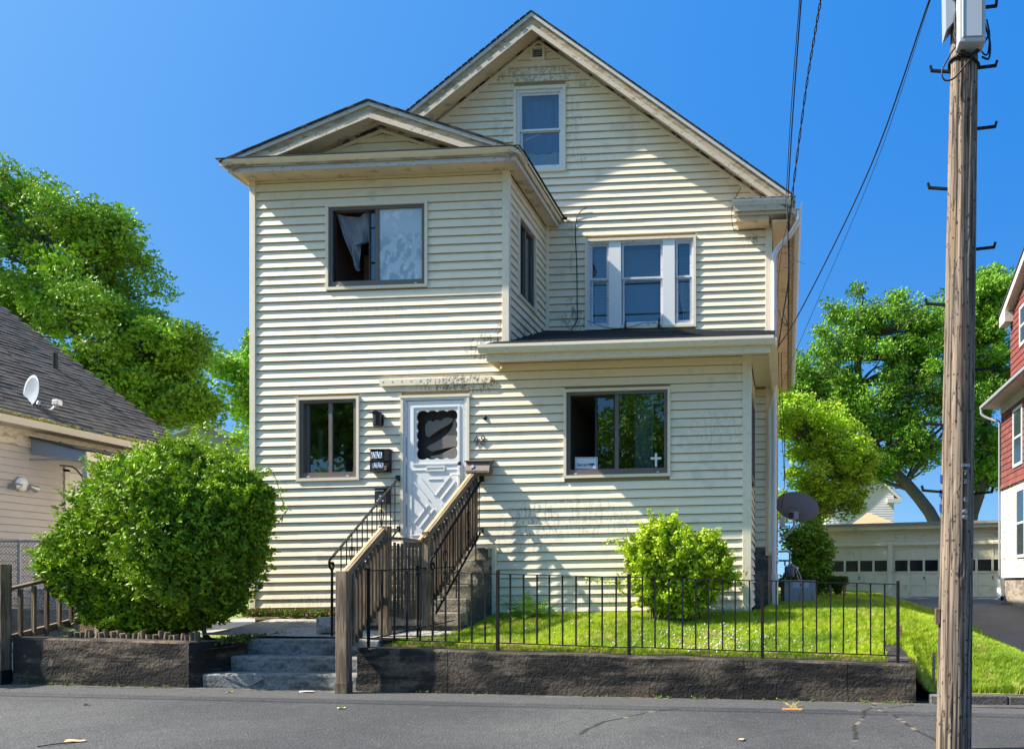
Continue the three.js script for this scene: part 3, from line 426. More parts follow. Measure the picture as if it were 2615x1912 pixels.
{ // upper bay window: cloth behind the open half, milky plastic film over the other
  const x0 = -7.0, x1 = -5.438, y0 = 5.905, y1 = 7.185, mid = -6.225, w = slider(x0, x1, y0, y1, 0, mid, 'brown sliding window of the upper bay, half covered with milky film');
  const film = texMat(colTex(512, 512, 0.78, 1.28, (u, v) => { const a = fbm(u, v, 5, 6, 5, 501), b = fbm(u, v, 14, 14, 4, 503); let c = mul3([0.50, 0.60, 0.67], 0.88 + 0.22 * a); const low = sstep(0.72, 0.60, v + 0.18 * (b - 0.5)); c = mix3(c, [0.25, 0.36, 0.47], 0.75 * low * sstep(0.40, 0.56, b)); return mix3(c, [0.72, 0.75, 0.77], 0.7 * sstep(0.66, 0.74, fbm(u, v, 8, 8, 5, 507))); }), 0.28);
  film.map.offset.set(0.2, 0.4);
  mesh('plastic_film', box(mid + 0.03, x1 - 0.085, y0 + 0.118, y1 - 0.077, -0.036, -0.02), film, w);
  mesh('sash', [...ring(-6.375, mid - 0.03, y0 + 0.118, y1 - 0.077, 0.022, -0.085, -0.05), box(x0 + 0.088, x0 + 0.105, y0 + 0.118, y1 - 0.077, -0.05, -0.02), box(x0 + 0.1, mid - 0.03, y0 + 0.118, y0 + 0.135, -0.05, -0.01)], M.black, w);
  pane(w, -6.36, mid - 0.05, y0 + 0.14, y1 - 0.1, -0.065);
  roomZ(w, x0 + 0.09, x1 - 0.09, y0 + 0.1, y1 - 0.08, -0.17, mat([0.34, 0.22, 0.18], 0.9));
  // bunched cloth hanging in a point
  const n = 14, m = 18, T = []; const pt = (i, j) => { const t = j / m, L = lerp(-6.95, -6.64, Math.pow(t, 0.85)), R = t < 0.55 ? lerp(-6.37, -6.41, t) : lerp(-6.56, -6.55, (t - 0.55) / 0.45), k = i / n; return [lerp(L, Math.max(R, L + 0.02), k), 7.12 - 0.84 * t - 0.05 * Math.sin(k * 3.1), -0.135 + 0.028 * Math.sin(k * 9 + t * 5) + 0.018 * Math.sin(k * 17 - t * 9)]; };
  for (let j = 0; j < m; j++) for (let i = 0; i < n; i++) T.push(...quad(pt(i, j + 1), pt(i + 1, j + 1), pt(i + 1, j), pt(i, j)));
  mesh('hanging_cloth', tris(T), mat([0.22, 0.235, 0.27], 0.95, { side: THREE.DoubleSide }), w);
  mesh('door_frame', box(-6.86, -6.72, 5.9, 6.75, -0.9, -0.86), mat([0.30, 0.20, 0.13], 0.8), w);
}
const FONT = await new FontLoader().loadAsync('fonts/droid/droid_sans_bold.typeface.json');
const text = (s, size, depth = 0.002) => strip(boxUV(new TextGeometry(s, { font: FONT, size, depth, curveSegments: 3 })));
{ // porch window
  const x0 = -3.334, x1 = -1.741, y0 = 2.955, y1 = 4.265, mid = -2.545, w = slider(x0, x1, y0, y1, 0, mid, 'brown sliding window of the porch, standing half open');
  pane(w, mid + 0.03, x1 - 0.085, y0 + 0.12, y1 - 0.077, -0.03); pane(w, -2.855, mid - 0.03, y0 + 0.13, y1 - 0.09, -0.07);
  mesh('sash', ring(-2.885, mid - 0.028, y0 + 0.118, y1 - 0.077, 0.03, -0.085, -0.05), M.black, w);
  mesh('screen_track', box(x0 + 0.088, x0 + 0.1, y0 + 0.118, y1 - 0.077, -0.05, -0.02), M.black, w);
  roomZ(w, x0 + 0.09, x1 - 0.09, y0 + 0.1, y1 - 0.08, -0.17, M.room, 2.6);
  mesh('inner_door', [...ring(-2.98, -2.35, 2.6, 3.95, 0.04, -2.74, -2.70)], mat([0.13, 0.10, 0.085], 0.8), w);
  mesh('curtain', [box(-2.06, -2.03, 3.08, 4.17, -0.3, -0.22), box(-2.33, -2.05, 3.09, 4.17, -0.36, -0.34)], mat([0.22, 0.28, 0.26], 0.95), w);
  // security sign and white cross stuck in the window
  SHEAR = 0; const sy = (x) => 0.0175 * x; const q = [-3.19, 3.10 + sy(-3.0), -0.045];
  const sg = thing('security_sign', 'white security sign with a hand standing in the open porch window', 'sign', [q[0] + 0.17, q[1] - 0.015, q[2]]);
  mesh('board', rbox(q[0], q[0] + 0.345, q[1] - 0.015, q[1] + 0.165, q[2] - 0.004, q[2], 0.002), mat([0.62, 0.68, 0.74], 0.4), sg);
  mesh('border', ring(q[0] + 0.012, q[0] + 0.333, q[1] - 0.008, q[1] + 0.153, 0.005, q[2] + 0.0005, q[2] + 0.002), mat([0.06, 0.1, 0.22], 0.5), sg);
  mesh('lettering', mv(text('Security', 0.046), q[0] + 0.03, q[1] + 0.03, q[2] + 0.0005).scale(1, 1, 1), mat([0.02, 0.03, 0.06], 0.5), sg);
  mesh('hand_mark', [mv(rbox(0, 0.045, 0, 0.026, 0, 0.002, 0.001), q[0] + 0.255, q[1] + 0.045, q[2] + 0.0005), mv(lathe([[0, 0], [0.016, 0], [0.016, 0.002], [0, 0.002]], 12).rotateX(Math.PI / 2), q[0] + 0.243, q[1] + 0.057, q[2] + 0.001)], mat([0.03, 0.04, 0.07], 0.5), sg);
  const c = [-1.955, 3.09 + sy(-1.95), -0.022], cr = thing('window_cross', 'small white cross standing on the porch window sill', 'cross', c);
  mesh('cross', [rbox(c[0] - 0.017, c[0] + 0.017, c[1], c[1] + 0.205, c[2] - 0.005, c[2] + 0.005, 0.002), rbox(c[0] - 0.08, c[0] - 0.017, c[1] + 0.11, c[1] + 0.145, c[2] - 0.005, c[2] + 0.005, 0.002), rbox(c[0] + 0.017, c[0] + 0.08, c[1] + 0.11, c[1] + 0.145, c[2] - 0.005, c[2] + 0.005, 0.002)], mat([0.72, 0.76, 0.72], 0.6), cr); SHEAR = 0.0175;
}
function hung(win, x0, x1, y0, y1, z, split, mw = M.white) { // a pair of sashes
  const s = 0.034; mesh('upper_sash', ring(x0, x1, split, y1, s, z - 0.05, z - 0.02), mw, win); mesh('lower_sash', ring(x0 + 0.004, x1 - 0.004, y0, split + 0.02, s, z - 0.09, z - 0.055, 0.06), mw, win);
  pane(win, x0 + s, x1 - s, split + s, y1 - s, z - 0.035); pane(win, x0 + s, x1 - s, y0 + 0.06, split - 0.014, z - 0.07);
}
const paintTrim = texMat(trimTex(520, 0.72, [0.3, 0.22, 0.2], [0.62, 0.64, 0.68]), 0.6);
{ // attic window
  const x0 = -4.757, x1 = -3.852, y0 = 8.565, y1 = 10.046, z = MZ, w = mesh('attic_window', ring(x0 + 0.04, x1 - 0.04, y0 + 0.04, y1 - 0.04, 0.05, z - 0.1, z + 0.01), M.white, house);
  mesh('trim', ring(x0 - 0.01, x1 + 0.01, y0 - 0.01, y1 + 0.01, 0.052, z - 0.002, z + 0.046), M.cream, w);
  hung(w, x0 + 0.09, x1 - 0.09, y0 + 0.09, y1 - 0.09, z, 9.30); roomZ(w, x0 + 0.09, x1 - 0.09, y0 + 0.09, y1 - 0.09, z - 0.17, mat([0.10, 0.12, 0.16], 0.9));
  const T = [], pt = (i, j) => { const k = i / 24; return [lerp(x0 + 0.1, x1 - 0.1, k), lerp(8.65, 9.01 - 0.05 * Math.sin(k * 3.1), j / 3), z - 0.17 + 0.018 * Math.sin(k * 22 + j)]; };
  for (let j = 0; j < 3; j++) for (let i = 0; i < 24; i++) T.push(...quad(pt(i, j), pt(i + 1, j), pt(i + 1, j + 1), pt(i, j + 1)));
  mesh('curtain', tris(T), mat([0.55, 0.56, 0.55], 0.95, { side: THREE.DoubleSide }), w);
  const T2 = [], p2 = (i, j) => { const k = i / 30; return [lerp(x0 + 0.1, x1 - 0.1, k), lerp(9.02, 9.95, j / 3), z - 0.24 + 0.02 * Math.sin(k * 30)]; };
  for (let j = 0; j < 3; j++) for (let i = 0; i < 30; i++) T2.push(...quad(p2(i, j), p2(i + 1, j), p2(i + 1, j + 1), p2(i, j + 1)));
  mesh('curtain', tris(T2), mat([0.16, 0.25, 0.40], 0.95, { side: THREE.DoubleSide }), w); mesh('prop_stick', beam([x0 + 0.13, 9.19, z - 0.12], [x0 + 0.45, 9.30, z - 0.12], 0.02, 0.02), M.white, w);
}
{ // triple window over the porch roof
  const x0 = -3.49, x1 = -1.575, y0 = 5.785, y1 = 7.34, z = MZ, a = -2.92, b = -2.70, c = -2.02 + 0.06, d = -1.79, w = mesh('triple_window', ring(x0 + 0.03, x1 - 0.03, y0 + 0.03, y1 - 0.03, 0.04, z - 0.1, z + 0.008), paintTrim, house);
  mesh('trim', ring(x0 - 0.012, x1 + 0.012, y0 - 0.012, y1 + 0.012, 0.044, z - 0.002, z + 0.046), M.cream, w);
  const bays = [[x0 + 0.07, -3.10], [-2.865, -2.155], [-1.925, x1 - 0.07]];
  for (const [p, q] of [[-3.098, -2.867], [-2.153, -1.927]]) mesh('mullion', rbox(p + 0.008, q - 0.008, y0 + 0.032, y1 - 0.032, z - 0.1, z + 0.02, 0.004), M.doorWhite, w);
  for (const [p, q] of bays) hung(w, p, q, y0 + 0.07, y1 - 0.07, z, lerp(y0, y1, 0.555), paintTrim);
  roomZ(w, x0 + 0.07, x1 - 0.07, y0 + 0.07, y1 - 0.07, z - 0.17, mat([0.10, 0.12, 0.15], 0.9));
  const blind = mat([0.42, 0.47, 0.54], 0.6), wob = (x, y) => 0;
  for (const k of [0, 2]) { const [p, q] = bays[k], s = []; for (let y = (k === 2 ? 6.62 : 5.95); y < 7.23; y += 0.026) s.push(beam([p + 0.05, y, z - 0.135], [q - 0.05, y, z - 0.135], 0.022, 0.003, [0, 0.4, 1])); mesh('blind', s, blind, w); }
  mesh('shade', box(-2.83, -2.19, 6.62, 7.2, z - 0.15, z - 0.145), mat([0.22, 0.25, 0.31], 0.9), w); mesh('shade', box(-2.83, -2.19, 5.9, 6.6, z - 0.19, z - 0.185), mat([0.20, 0.30, 0.42], 0.9), w);
  { const T = [], pt = (i, j) => { const t = j / 8, k = i / 8; return [lerp(-1.885 + 0.14 * t * t, -1.70, k), lerp(6.6, 5.92, t), z - 0.13 + 0.015 * Math.sin(k * 7 + t * 3)]; }; for (let j = 0; j < 8; j++) for (let i = 0; i < 8; i++) T.push(...quad(pt(i, j + 1), pt(i + 1, j + 1), pt(i + 1, j), pt(i, j))); mesh('torn_curtain', tris(T), mat([0.42, 0.37, 0.33], 0.95, { side: THREE.DoubleSide }), w); }
  mesh('blind_cord', tube([[-1.80, 6.58, z - 0.118], [-1.815, 6.4, z - 0.118], [-1.80, 5.95, z - 0.118]], 0.006, 5), M.white, w);
}
{ // window in the side of the bay
  const x = TX1, z0 = -1.37, z1 = -0.47, y0 = 5.885, y1 = 7.165, rg = (a, b, c, d, w, f0, f1) => [box(f0, f1, d - w, d, a, b), box(f0, f1, c, c + w, a, b), box(f0, f1, c + w, d - w, a, a + w), box(f0, f1, c + w, d - w, b - w, b)];
  const w = mesh('bay_side_window', [...rg(z0 + 0.03, z1 - 0.03, y0 + 0.03, y1 - 0.03, 0.055, x - 0.1, x + 0.01), box(x - 0.06, x - 0.004, y0 + 0.08, y1 - 0.08, -0.95, -0.90)], M.brown, house);
  mesh('trim', rg(z0 - 0.01, z1 + 0.01, y0 - 0.01, y1 + 0.01, 0.04, x - 0.002, x + 0.044), M.cream, w);
  mesh('sash', rg(-0.90, z1 - 0.085, y0 + 0.085, y1 - 0.085, 0.035, x - 0.085, x - 0.055), M.black, w);
  mesh('pane', box(x - 0.034, x - 0.03, y0 + 0.085, y1 - 0.085, z0 + 0.085, -0.95), M.glass, w); mesh('pane', box(x - 0.074, x - 0.07, y0 + 0.12, y1 - 0.12, -0.87, z1 - 0.12), M.glass, w);
  mesh('room_interior', [box(x - 0.62, x - 0.6, y0 - 0.2, y1 + 0.2, z0 - 0.2, z1 + 0.2), box(x - 0.6, x - 0.17, y1 + 0.1, y1 + 0.14, z0 - 0.2, z1 + 0.2), box(x - 0.6, x - 0.17, y0 - 0.14, y0 - 0.1, z0 - 0.2, z1 + 0.2)], M.room, w);
  const p = mesh('porch_side_window', [...rg(-1.74, -0.56, 2.96, 4.26, 0.07, PX1 - 0.1, PX1 + 0.03), box(PX1 - 0.05, PX1 + 0.02, 3.02, 4.2, -1.17, -1.12)], M.brown, house); mesh('pane', box(PX1 - 0.02, PX1 - 0.016, 3.02, 4.2, -1.68, -0.62), M.glass, p);
}
// attic vent
{
  const v = mesh('gable_vent', ring(-4.468, -4.21, 10.512, 10.748, 0.04, MZ - 0.012, MZ + 0.05), M.cream, house); mesh('vent_backing', box(-4.44, -4.24, 10.54, 10.72, MZ - 0.012, MZ - 0.004), M.black, v);
  for (let i = 0; i < 5; i++) mesh('louvre', beam([-4.43, 10.565 + i * 0.034, MZ + 0.024], [-4.248, 10.565 + i * 0.034, MZ + 0.024], 0.02, 0.005, [0, 0.8, 0.6]), M.white, v);
}
// storm door
{
  const x0 = -5.755, x1 = -4.872, y0 = 2.075, y1 = 4.165, w = x1 - x0, d = mesh('storm_door', (() => {
    const s = new THREE.Shape(); s.moveTo(x0, y0); s.lineTo(x1, y0); s.lineTo(x1, y1); s.lineTo(x0, y1); s.closePath();
    const h = new THREE.Path(), a = -5.58, b = -4.99, c = 3.30, e = 4.0, nx = 4, ny = 5, sx = (b - a) / nx, sy = (e - c) / ny, bulge = 0.045; h.moveTo(a, c);
    for (let i = 0; i < nx; i++) h.quadraticCurveTo(a + (i + 0.5) * sx, c - bulge, a + (i + 1) * sx, c); for (let i = 0; i < ny; i++) h.quadraticCurveTo(b + bulge, c + (i + 0.5) * sy, b, c + (i + 1) * sy);
    for (let i = nx; i > 0; i--) h.quadraticCurveTo(a + (i - 0.5) * sx, e + bulge, a + (i - 1) * sx, e); for (let i = ny; i > 0; i--) h.quadraticCurveTo(a - bulge, c + (i - 0.5) * sy, a, c + (i - 1) * sy);
    s.holes.push(h); return mv(shape(s, 0.035), 0, 0, -0.01);
  })(), M.doorWhite, house);
  d.userData.label = 'white crossbuck storm door with scalloped window';
  const fr = [...ring(-5.66, -4.93, 3.20, 4.085, 0.022, 0.0255, 0.036), ...ring(x0 + 0.07, x1 - 0.07, 2.13, 3.13, 0.016, 0.0255, 0.034)];
  mesh('moulding', fr, M.doorWhite, d);
  const cx = (x0 + x1) / 2, cy = 2.63, X = (dx, dy, off) => { const L = 0.44, n = [-dy, dx]; return [off, -off].flatMap((o) => [beam([cx - dx * L + n[0] * o, cy - dy * L + n[1] * o, 0.03], [cx - dx * 0.09 + n[0] * o, cy - dy * 0.09 + n[1] * o, 0.03], 0.016, 0.012, [0, 0, 1]), beam([cx + dx * 0.09 + n[0] * o, cy + dy * 0.09 + n[1] * o, 0.03], [cx + dx * L + n[0] * o, cy + dy * L + n[1] * o, 0.03], 0.016, 0.012, [0, 0, 1])]); };
  mesh('crossbuck', [...X(0.62, 0.785, 0.055), ...X(-0.62, 0.785, 0.055), beam([-5.42, 2.98, 0.03], [-5.2, 2.98, 0.03], 0.012, 0.01, [0, 0, 1])], M.doorWhite, d);
  mesh('mail_slot', ring(-5.44, -5.16, 3.10, 3.165, 0.014, 0.0255, 0.042), M.doorWhite, d);
  mesh('handle', [rbox(-4.955, -4.918, 2.86, 3.17, 0.0255, 0.05, 0.006), beam([-4.936, 3.02, 0.05], [-4.936, 3.02, 0.085], 0.018, 0.018), tube([[-4.936, 3.02, 0.085], [-5.0, 3.035, 0.09], [-5.06, 3.015, 0.088]], 0.011, 6)], M.doorWhite, d);
  mesh('lock', mv(lathe([[0, 0], [0.028, 0], [0.03, 0.01], [0.02, 0.03], [0, 0.032]], 16).rotateX(Math.PI / 2), -4.936, 3.21, 0.0255), M.black, d);
  mesh('door_frame', [box(x0 - 0.045, x0 - 0.006, y0 - 0.03, y1 + 0.03, -0.06, 0.03), box(x1 + 0.006, x1 + 0.05, y0 - 0.03, y1 + 0.03, -0.06, 0.03), box(x0 - 0.045, x1 + 0.05, y1 + 0.012, y1 + 0.05, -0.06, 0.034)], M.white, d);
  mesh('hinge', box(x0 - 0.006, x0 + 0.012, y0, y1, 0.026, 0.036), M.gray, d);
  mesh('trim', [box(-5.84, -5.80, 1.88, 4.214, -0.002, 0.046), box(-4.822, -4.78, 1.88, 4.214, -0.002, 0.046), box(-5.85, -4.77, 4.215, 4.255, -0.002, 0.052)], M.cream, d);
  mesh('threshold', [box(-5.8, -4.82, 2.035, 2.072, -0.08, 0.03)], mat([0.12, 0.26, 0.24], 0.7), d); mesh('sill_board', box(-5.8, -4.82, 1.80, 2.033, -0.1, 0.01), M.brown, d);
  mesh('inner_door', [box(-5.8, -4.82, 2.07, 4.2, -0.17, -0.13), box(-5.56, -5.40, 3.36, 3.95, -0.13, -0.125)], mat([0.045, 0.035, 0.032], 0.7), d);
  const cloth = mat([0.20, 0.175, 0.155], 0.95), sh = (pts) => { const s = new THREE.Shape(); s.moveTo(...pts[0]); s.splineThru(pts.slice(1).map((p) => new THREE.Vector2(...p))); s.closePath(); return mv(shape(s, 0.02, 0.006), 0, 0, -0.085); };
  mesh('screen_cloth', [sh([[-5.49, 3.66], [-5.50, 3.80], [-5.44, 3.88], [-5.38, 3.86], [-5.33, 3.89], [-5.26, 3.88], [-5.18, 3.92], [-5.08, 3.90], [-5.12, 3.84], [-5.3, 3.74], [-5.45, 3.64]]), sh([[-5.48, 3.47], [-5.44, 3.50], [-5.25, 3.60], [-5.10, 3.74], [-5.04, 3.90], [-4.98, 3.84], [-4.97, 3.6], [-4.98, 3.50], [-5.2, 3.46], [-5.4, 3.42]]), sh([[-5.42, 3.34], [-5.25, 3.37], [-5.05, 3.46], [-4.98, 3.48], [-4.975, 3.34], [-5.2, 3.27], [-5.40, 3.29]])], cloth, d);
}
// cream strip left over from an awning, pricked with screw holes
{ const b = mesh('awning_strip', prism([[-6.15, 4.405], [-4.47, 4.405], [-4.43, 4.50], [-6.17, 4.50]], 0.02, 0.058), M.siding, house); for (let i = 0; i < 12; i++) mesh('screw_hole', mv(lathe([[0, 0], [0.009, 0], [0.009, 0.003], [0, 0.003]], 8).rotateX(Math.PI / 2), -6.1 + i * 0.145, 4.46, 0.058), M.black, b); }
// house number
{ // handwritten 4 and 8 as bent strokes
  const n = mesh('house_number', [rod([-4.668, 3.612, 0.034], [-4.718, 3.532, 0.034], 0.0075), rod([-4.722, 3.532, 0.034], [-4.635, 3.54, 0.034], 0.0075), rod([-4.655, 3.585, 0.034], [-4.672, 3.468, 0.034], 0.0075), tube([[-4.55, 3.60, 0.034], [-4.585, 3.605, 0.034], [-4.595, 3.575, 0.034], [-4.565, 3.545, 0.034], [-4.55, 3.51, 0.034], [-4.575, 3.48, 0.034], [-4.605, 3.50, 0.034], [-4.59, 3.535, 0.034], [-4.555, 3.565, 0.034], [-4.548, 3.595, 0.034]], 0.008, 5, 40)], M.black, house); n.userData.label = 'black house number 48';
}
SHEAR = 0;
const HY = (x, h) => h + 0.0175 * x;                         // height on the settled facade
// ---- things fixed to the facade ----
{
  let c = [-6.16, HY(-6.16, 3.79), 0.02]; const l = thing('wall_lantern', 'dark cylinder wall lantern left of the storm door', 'lamp', [c[0], c[1], c[2]]);
  mesh('body', mv(lathe([[0, 0], [0.058, 0], [0.062, 0.01], [0.066, 0.19], [0.06, 0.20], [0, 0.20]], 20), c[0] - 0.01, c[1], 0.105), M.black, l); mesh('canopy', [mv(lathe([[0, 0], [0.07, 0], [0.075, 0.012], [0.05, 0.03], [0, 0.03]], 20), c[0] - 0.045, c[1] + 0.2, 0.11), box(c[0] - 0.05, c[0] + 0.02, c[1] + 0.16, c[1] + 0.22, 0.02, 0.08)], M.black, l); mesh('mount', box(c[0] - 0.05, c[0] + 0.05, c[1] + 0.02, c[1] + 0.19, 0.014, 0.05), M.black, l);
  // double mailbox holding mail
  c = [-6.13, HY(-6.13, 3.10), 0.02]; const m = thing('wall_mailbox', 'black wall mailbox with two windows full of letters', 'mailbox', c), X = c[0] - 0.155, Y = c[1];
  mesh('case', [rbox(X, X + 0.30, Y, Y + 0.17, 0.016, 0.11, 0.006), rbox(X, X + 0.30, Y + 0.17, Y + 0.335, 0.016, 0.095, 0.006), box(X - 0.01, X + 0.31, Y + 0.335, Y + 0.345, 0.016, 0.12)], M.black, m);
  mesh('divider', [box(X, X + 0.30, Y + 0.163, Y + 0.175, 0.1, 0.125), box(X + 0.23, X + 0.30, Y + 0.01, Y + 0.33, 0.1, 0.118)], M.iron, m);
  const pap = mat([0.56, 0.60, 0.66], 0.8); for (const [y, h] of [[Y + 0.205, 0.10], [Y + 0.06, 0.085]]) { const T = [], q = (i, j) => [X + 0.025 + i / 8 * 0.17 + (y < Y + 0.1 ? 0.02 : 0), y + j / 4 * h * (1 - 0.12 * Math.abs(i - 4) / 4), 0.115 + 0.008 * Math.sin(i * 2.1 + j)]; for (let j = 0; j < 4; j++) for (let i = 0; i < 8; i++) T.push(...quad(q(i, j), q(i + 1, j), q(i + 1, j + 1), q(i, j + 1))); mesh('letters', tris(T), pap, m); }
  mesh('flag', rbox(X + 0.232, X + 0.275, Y + 0.02, Y + 0.085, 0.118, 0.135, 0.004), M.brown, m);
  // lower mailbox with stickers
  c = [-6.10, HY(-6.10, 2.62), 0.02]; const n = thing('hanging_mailbox', 'narrow black mailbox with white stickers behind the iron railing', 'mailbox', c), NX = c[0] - 0.105, NY = c[1];
  mesh('case', rbox(NX, NX + 0.20, NY, NY + 0.235, 0.016, 0.12, 0.006), M.black, n); mesh('lid', prism([[0.016, NY + 0.237], [0.135, NY + 0.225], [0.135, NY + 0.235], [0.016, NY + 0.262]], NX - 0.006, NX + 0.206, 'x'), M.black, n);
  mesh('sticker', [box(NX + 0.015, NX + 0.14, NY + 0.185, NY + 0.205, 0.1205, 0.1215), box(NX + 0.03, NX + 0.14, NY + 0.03, NY + 0.055, 0.1205, 0.1215), box(NX + 0.075, NX + 0.105, NY + 0.10, NY + 0.125, 0.1205, 0.1215), box(NX + 0.06, NX + 0.12, NY + 0.065, NY + 0.08, 0.1205, 0.1215)], mat([0.5, 0.56, 0.62], 0.6), n);
  // brown mailbox on the railing end
  c = [-4.60, HY(-4.60, 3.03), 0.02]; const b = thing('brown_mailbox', 'brown metal mailbox beside the storm door under the number', 'mailbox', c), BX = c[0] - 0.2, BY = c[1];
  const br = texMat(colTex(256, 256, 0.4, 0.4, (u, v) => mix3([0.165, 0.11, 0.085], [0.24, 0.17, 0.14], fbm(u, v, 6, 6, 4, 561))), 0.5);
  mesh('case', hexa([[BX + 0.02, BY, 0.20], [BX + 0.37, BY, 0.20], [BX + 0.37, BY, 0.016], [BX + 0.02, BY, 0.016], [BX, BY + 0.19, 0.12], [BX + 0.37, BY + 0.19, 0.12], [BX + 0.37, BY + 0.19, 0.016], [BX, BY + 0.19, 0.016]]), br, b);
  mesh('lid', hexa([[BX - 0.01, BY + 0.175, 0.16], [BX + 0.38, BY + 0.175, 0.16], [BX + 0.40, BY + 0.205, 0.016], [BX - 0.015, BY + 0.205, 0.016], [BX - 0.01, BY + 0.192, 0.165], [BX + 0.38, BY + 0.192, 0.165], [BX + 0.40, BY + 0.222, 0.016], [BX - 0.015, BY + 0.222, 0.016]]), br, b);
  mesh('front_lip', box(BX + 0.03, BX + 0.36, BY + 0.01, BY + 0.04, 0.198, 0.206), br, b); mesh('worn_emblem', tube([[BX + 0.10, BY + 0.07, 0.178], [BX + 0.115, BY + 0.13, 0.154], [BX + 0.125, BY + 0.08, 0.174], [BX + 0.14, BY + 0.12, 0.158]], 0.008, 5), mat([0.42, 0.44, 0.47], 0.6), b);
  // round black cap on the siding, and small doorbell
  c = [-4.545, HY(-4.545, 3.885), 0.016]; const cap = thing('round_wall_cap', 'small round black cap on the siding right of the door', 'wall cap', c); mesh('cap', [mv(lathe([[0, 0], [0.032, 0], [0.034, 0.012], [0.026, 0.022], [0.012, 0.034], [0.01, 0.03], [0, 0.03]], 14).rotateX(Math.PI / 2), c[0], c[1], 0.014)], M.black, cap);
}
// ---------- entry stairs ----------
const SX0 = -6.0, SX1 = -4.41, TR = [[0.26, 1.84], [0.47, 1.655], [0.69, 1.47], [0.91, 1.285], [1.12, 1.10], [1.34, 0.915]];
{
  const s = thing('entry_stairs', 'weathered concrete stairs rising to the storm door', 'stairs', [-5.2, 0.72, 0.6]); let zb = 0.03;
  TR.forEach(([z, y], i) => { mesh('step', rbox(SX0, SX1, i ? y - 0.184 : 1.55, y, i ? TR[i - 1][0] - 0.04 : 0.03, z, 0.014), M.concStair, s); mesh('step_core', box(SX0 + 0.01, SX1 - 0.012, 0.55, i ? y - 0.186 : 1.548, i ? TR[i - 1][0] - 0.012 : 0.032, z - 0.03), M.found, s); });
  mesh('cheek_pier', box(-4.409, -4.36, 0.6, 1.86, 0.03, 0.12), M.cream, s);
}
// wrought iron railings beside the stairs
function scrollC(cx, cy, cz, r, dir = 1) { const p = []; for (let i = 0; i <= 26; i++) { const a = -Math.PI / 2 * dir + dir * i / 26 * Math.PI * 3.0, q = r * (1 - 0.62 * i / 26); p.push([cx, cy + q * Math.sin(a) * dir, cz + q * Math.cos(a)]); } return p; }
function ironRail(x, label, y0top, z1, y1) {
  const a = [x, y0top, 0.1], b = [x, y1, z1], gy = M.pathY(x, z1), o = thing('iron_stair_railing', label, 'railing', [x, gy, z1], 'iron railings of the entry stairs'), at = (z) => lerp(a[1], b[1], (z - a[2]) / (b[2] - a[2]));
  mesh('handrail', [beam([x, a[1], 0.06], b, 0.038, 0.014, [0, 1, 0], 0.004), tube([[x, b[1] + 0.005, z1 - 0.02], [x, b[1] - 0.03, z1 + 0.06], [x, b[1] - 0.10, z1 + 0.085], [x, b[1] - 0.16, z1 + 0.05], [x, b[1] - 0.16, z1], [x, b[1] - 0.115, z1 - 0.02], [x, b[1] - 0.08, z1 + 0.01], [x, b[1] - 0.09, z1 + 0.035]], 0.016, 7, 40)], M.iron, o);
  const low = (z) => at(z) - 0.80; mesh('lower_rail', beam([x, low(0.05), 0.05], [x, low(z1 - 0.08), z1 - 0.08], 0.026, 0.012), M.iron, o);
  mesh('newel', rod([x, gy + 0.0, z1 + 0.02], [x, b[1] - 0.15, z1 + 0.02], 0.017, 0.017, 8), M.iron, o); mesh('wall_bracket', [box(x - 0.03, x + 0.03, a[1] - 0.03, a[1] + 0.05, 0.02, 0.075), box(x - 0.02, x + 0.02, low(0.05) - 0.03, low(0.05) + 0.05, 0.02, 0.06)], M.black, o);
  let k = 0; for (let z = 0.16; z < z1 - 0.1; z += 0.142, k++) {
    mesh('baluster', rod([x, low(z) + 0.004, z], [x, at(z) - 0.004, z], 0.0075, 0.0075, 6), M.iron, o);
    if (k === 3 || k === 9) { const c = (at(z) + low(z)) / 2 - 0.02, h = []; for (const s of [1, -1]) { h.push(tube([[x, c - 0.02, z], [x, c + 0.12, z + s * 0.055], [x, c + 0.21, z + s * 0.06], [x, c + 0.235, z + s * 0.03], [x, c + 0.20, z + s * 0.012], [x, c + 0.185, z + s * 0.03]], 0.0065, 5, 20), tube(scrollC(x, c - 0.06, z + s * 0.028, 0.026, 1), 0.006, 5, 18), tube(scrollC(x, c - 0.13, z + s * 0.026, 0.024, 1), 0.006, 5, 18)); } h.push(mv(new THREE.SphereGeometry(0.014, 8, 6).toNonIndexed(), x, c - 0.095, z)); mesh('scroll_ornament', h, M.iron, o); }
  }
  for (const z of [0.3, 1.05]) mesh('rail_foot', rod([x, low(z), z], [x, (TR.find((t) => t[0] >= z) || TR[5])[1] - 0.003, z], 0.009, 0.009, 6), M.iron, o);
}
ironRail(-5.872, 'black wrought iron handrail left of the entry stairs, with heart scrolls', 2.894, 1.93, 1.66); ironRail(-4.585, 'black wrought iron handrail right of the entry stairs, with heart scrolls', 2.874, 1.83, 1.66);
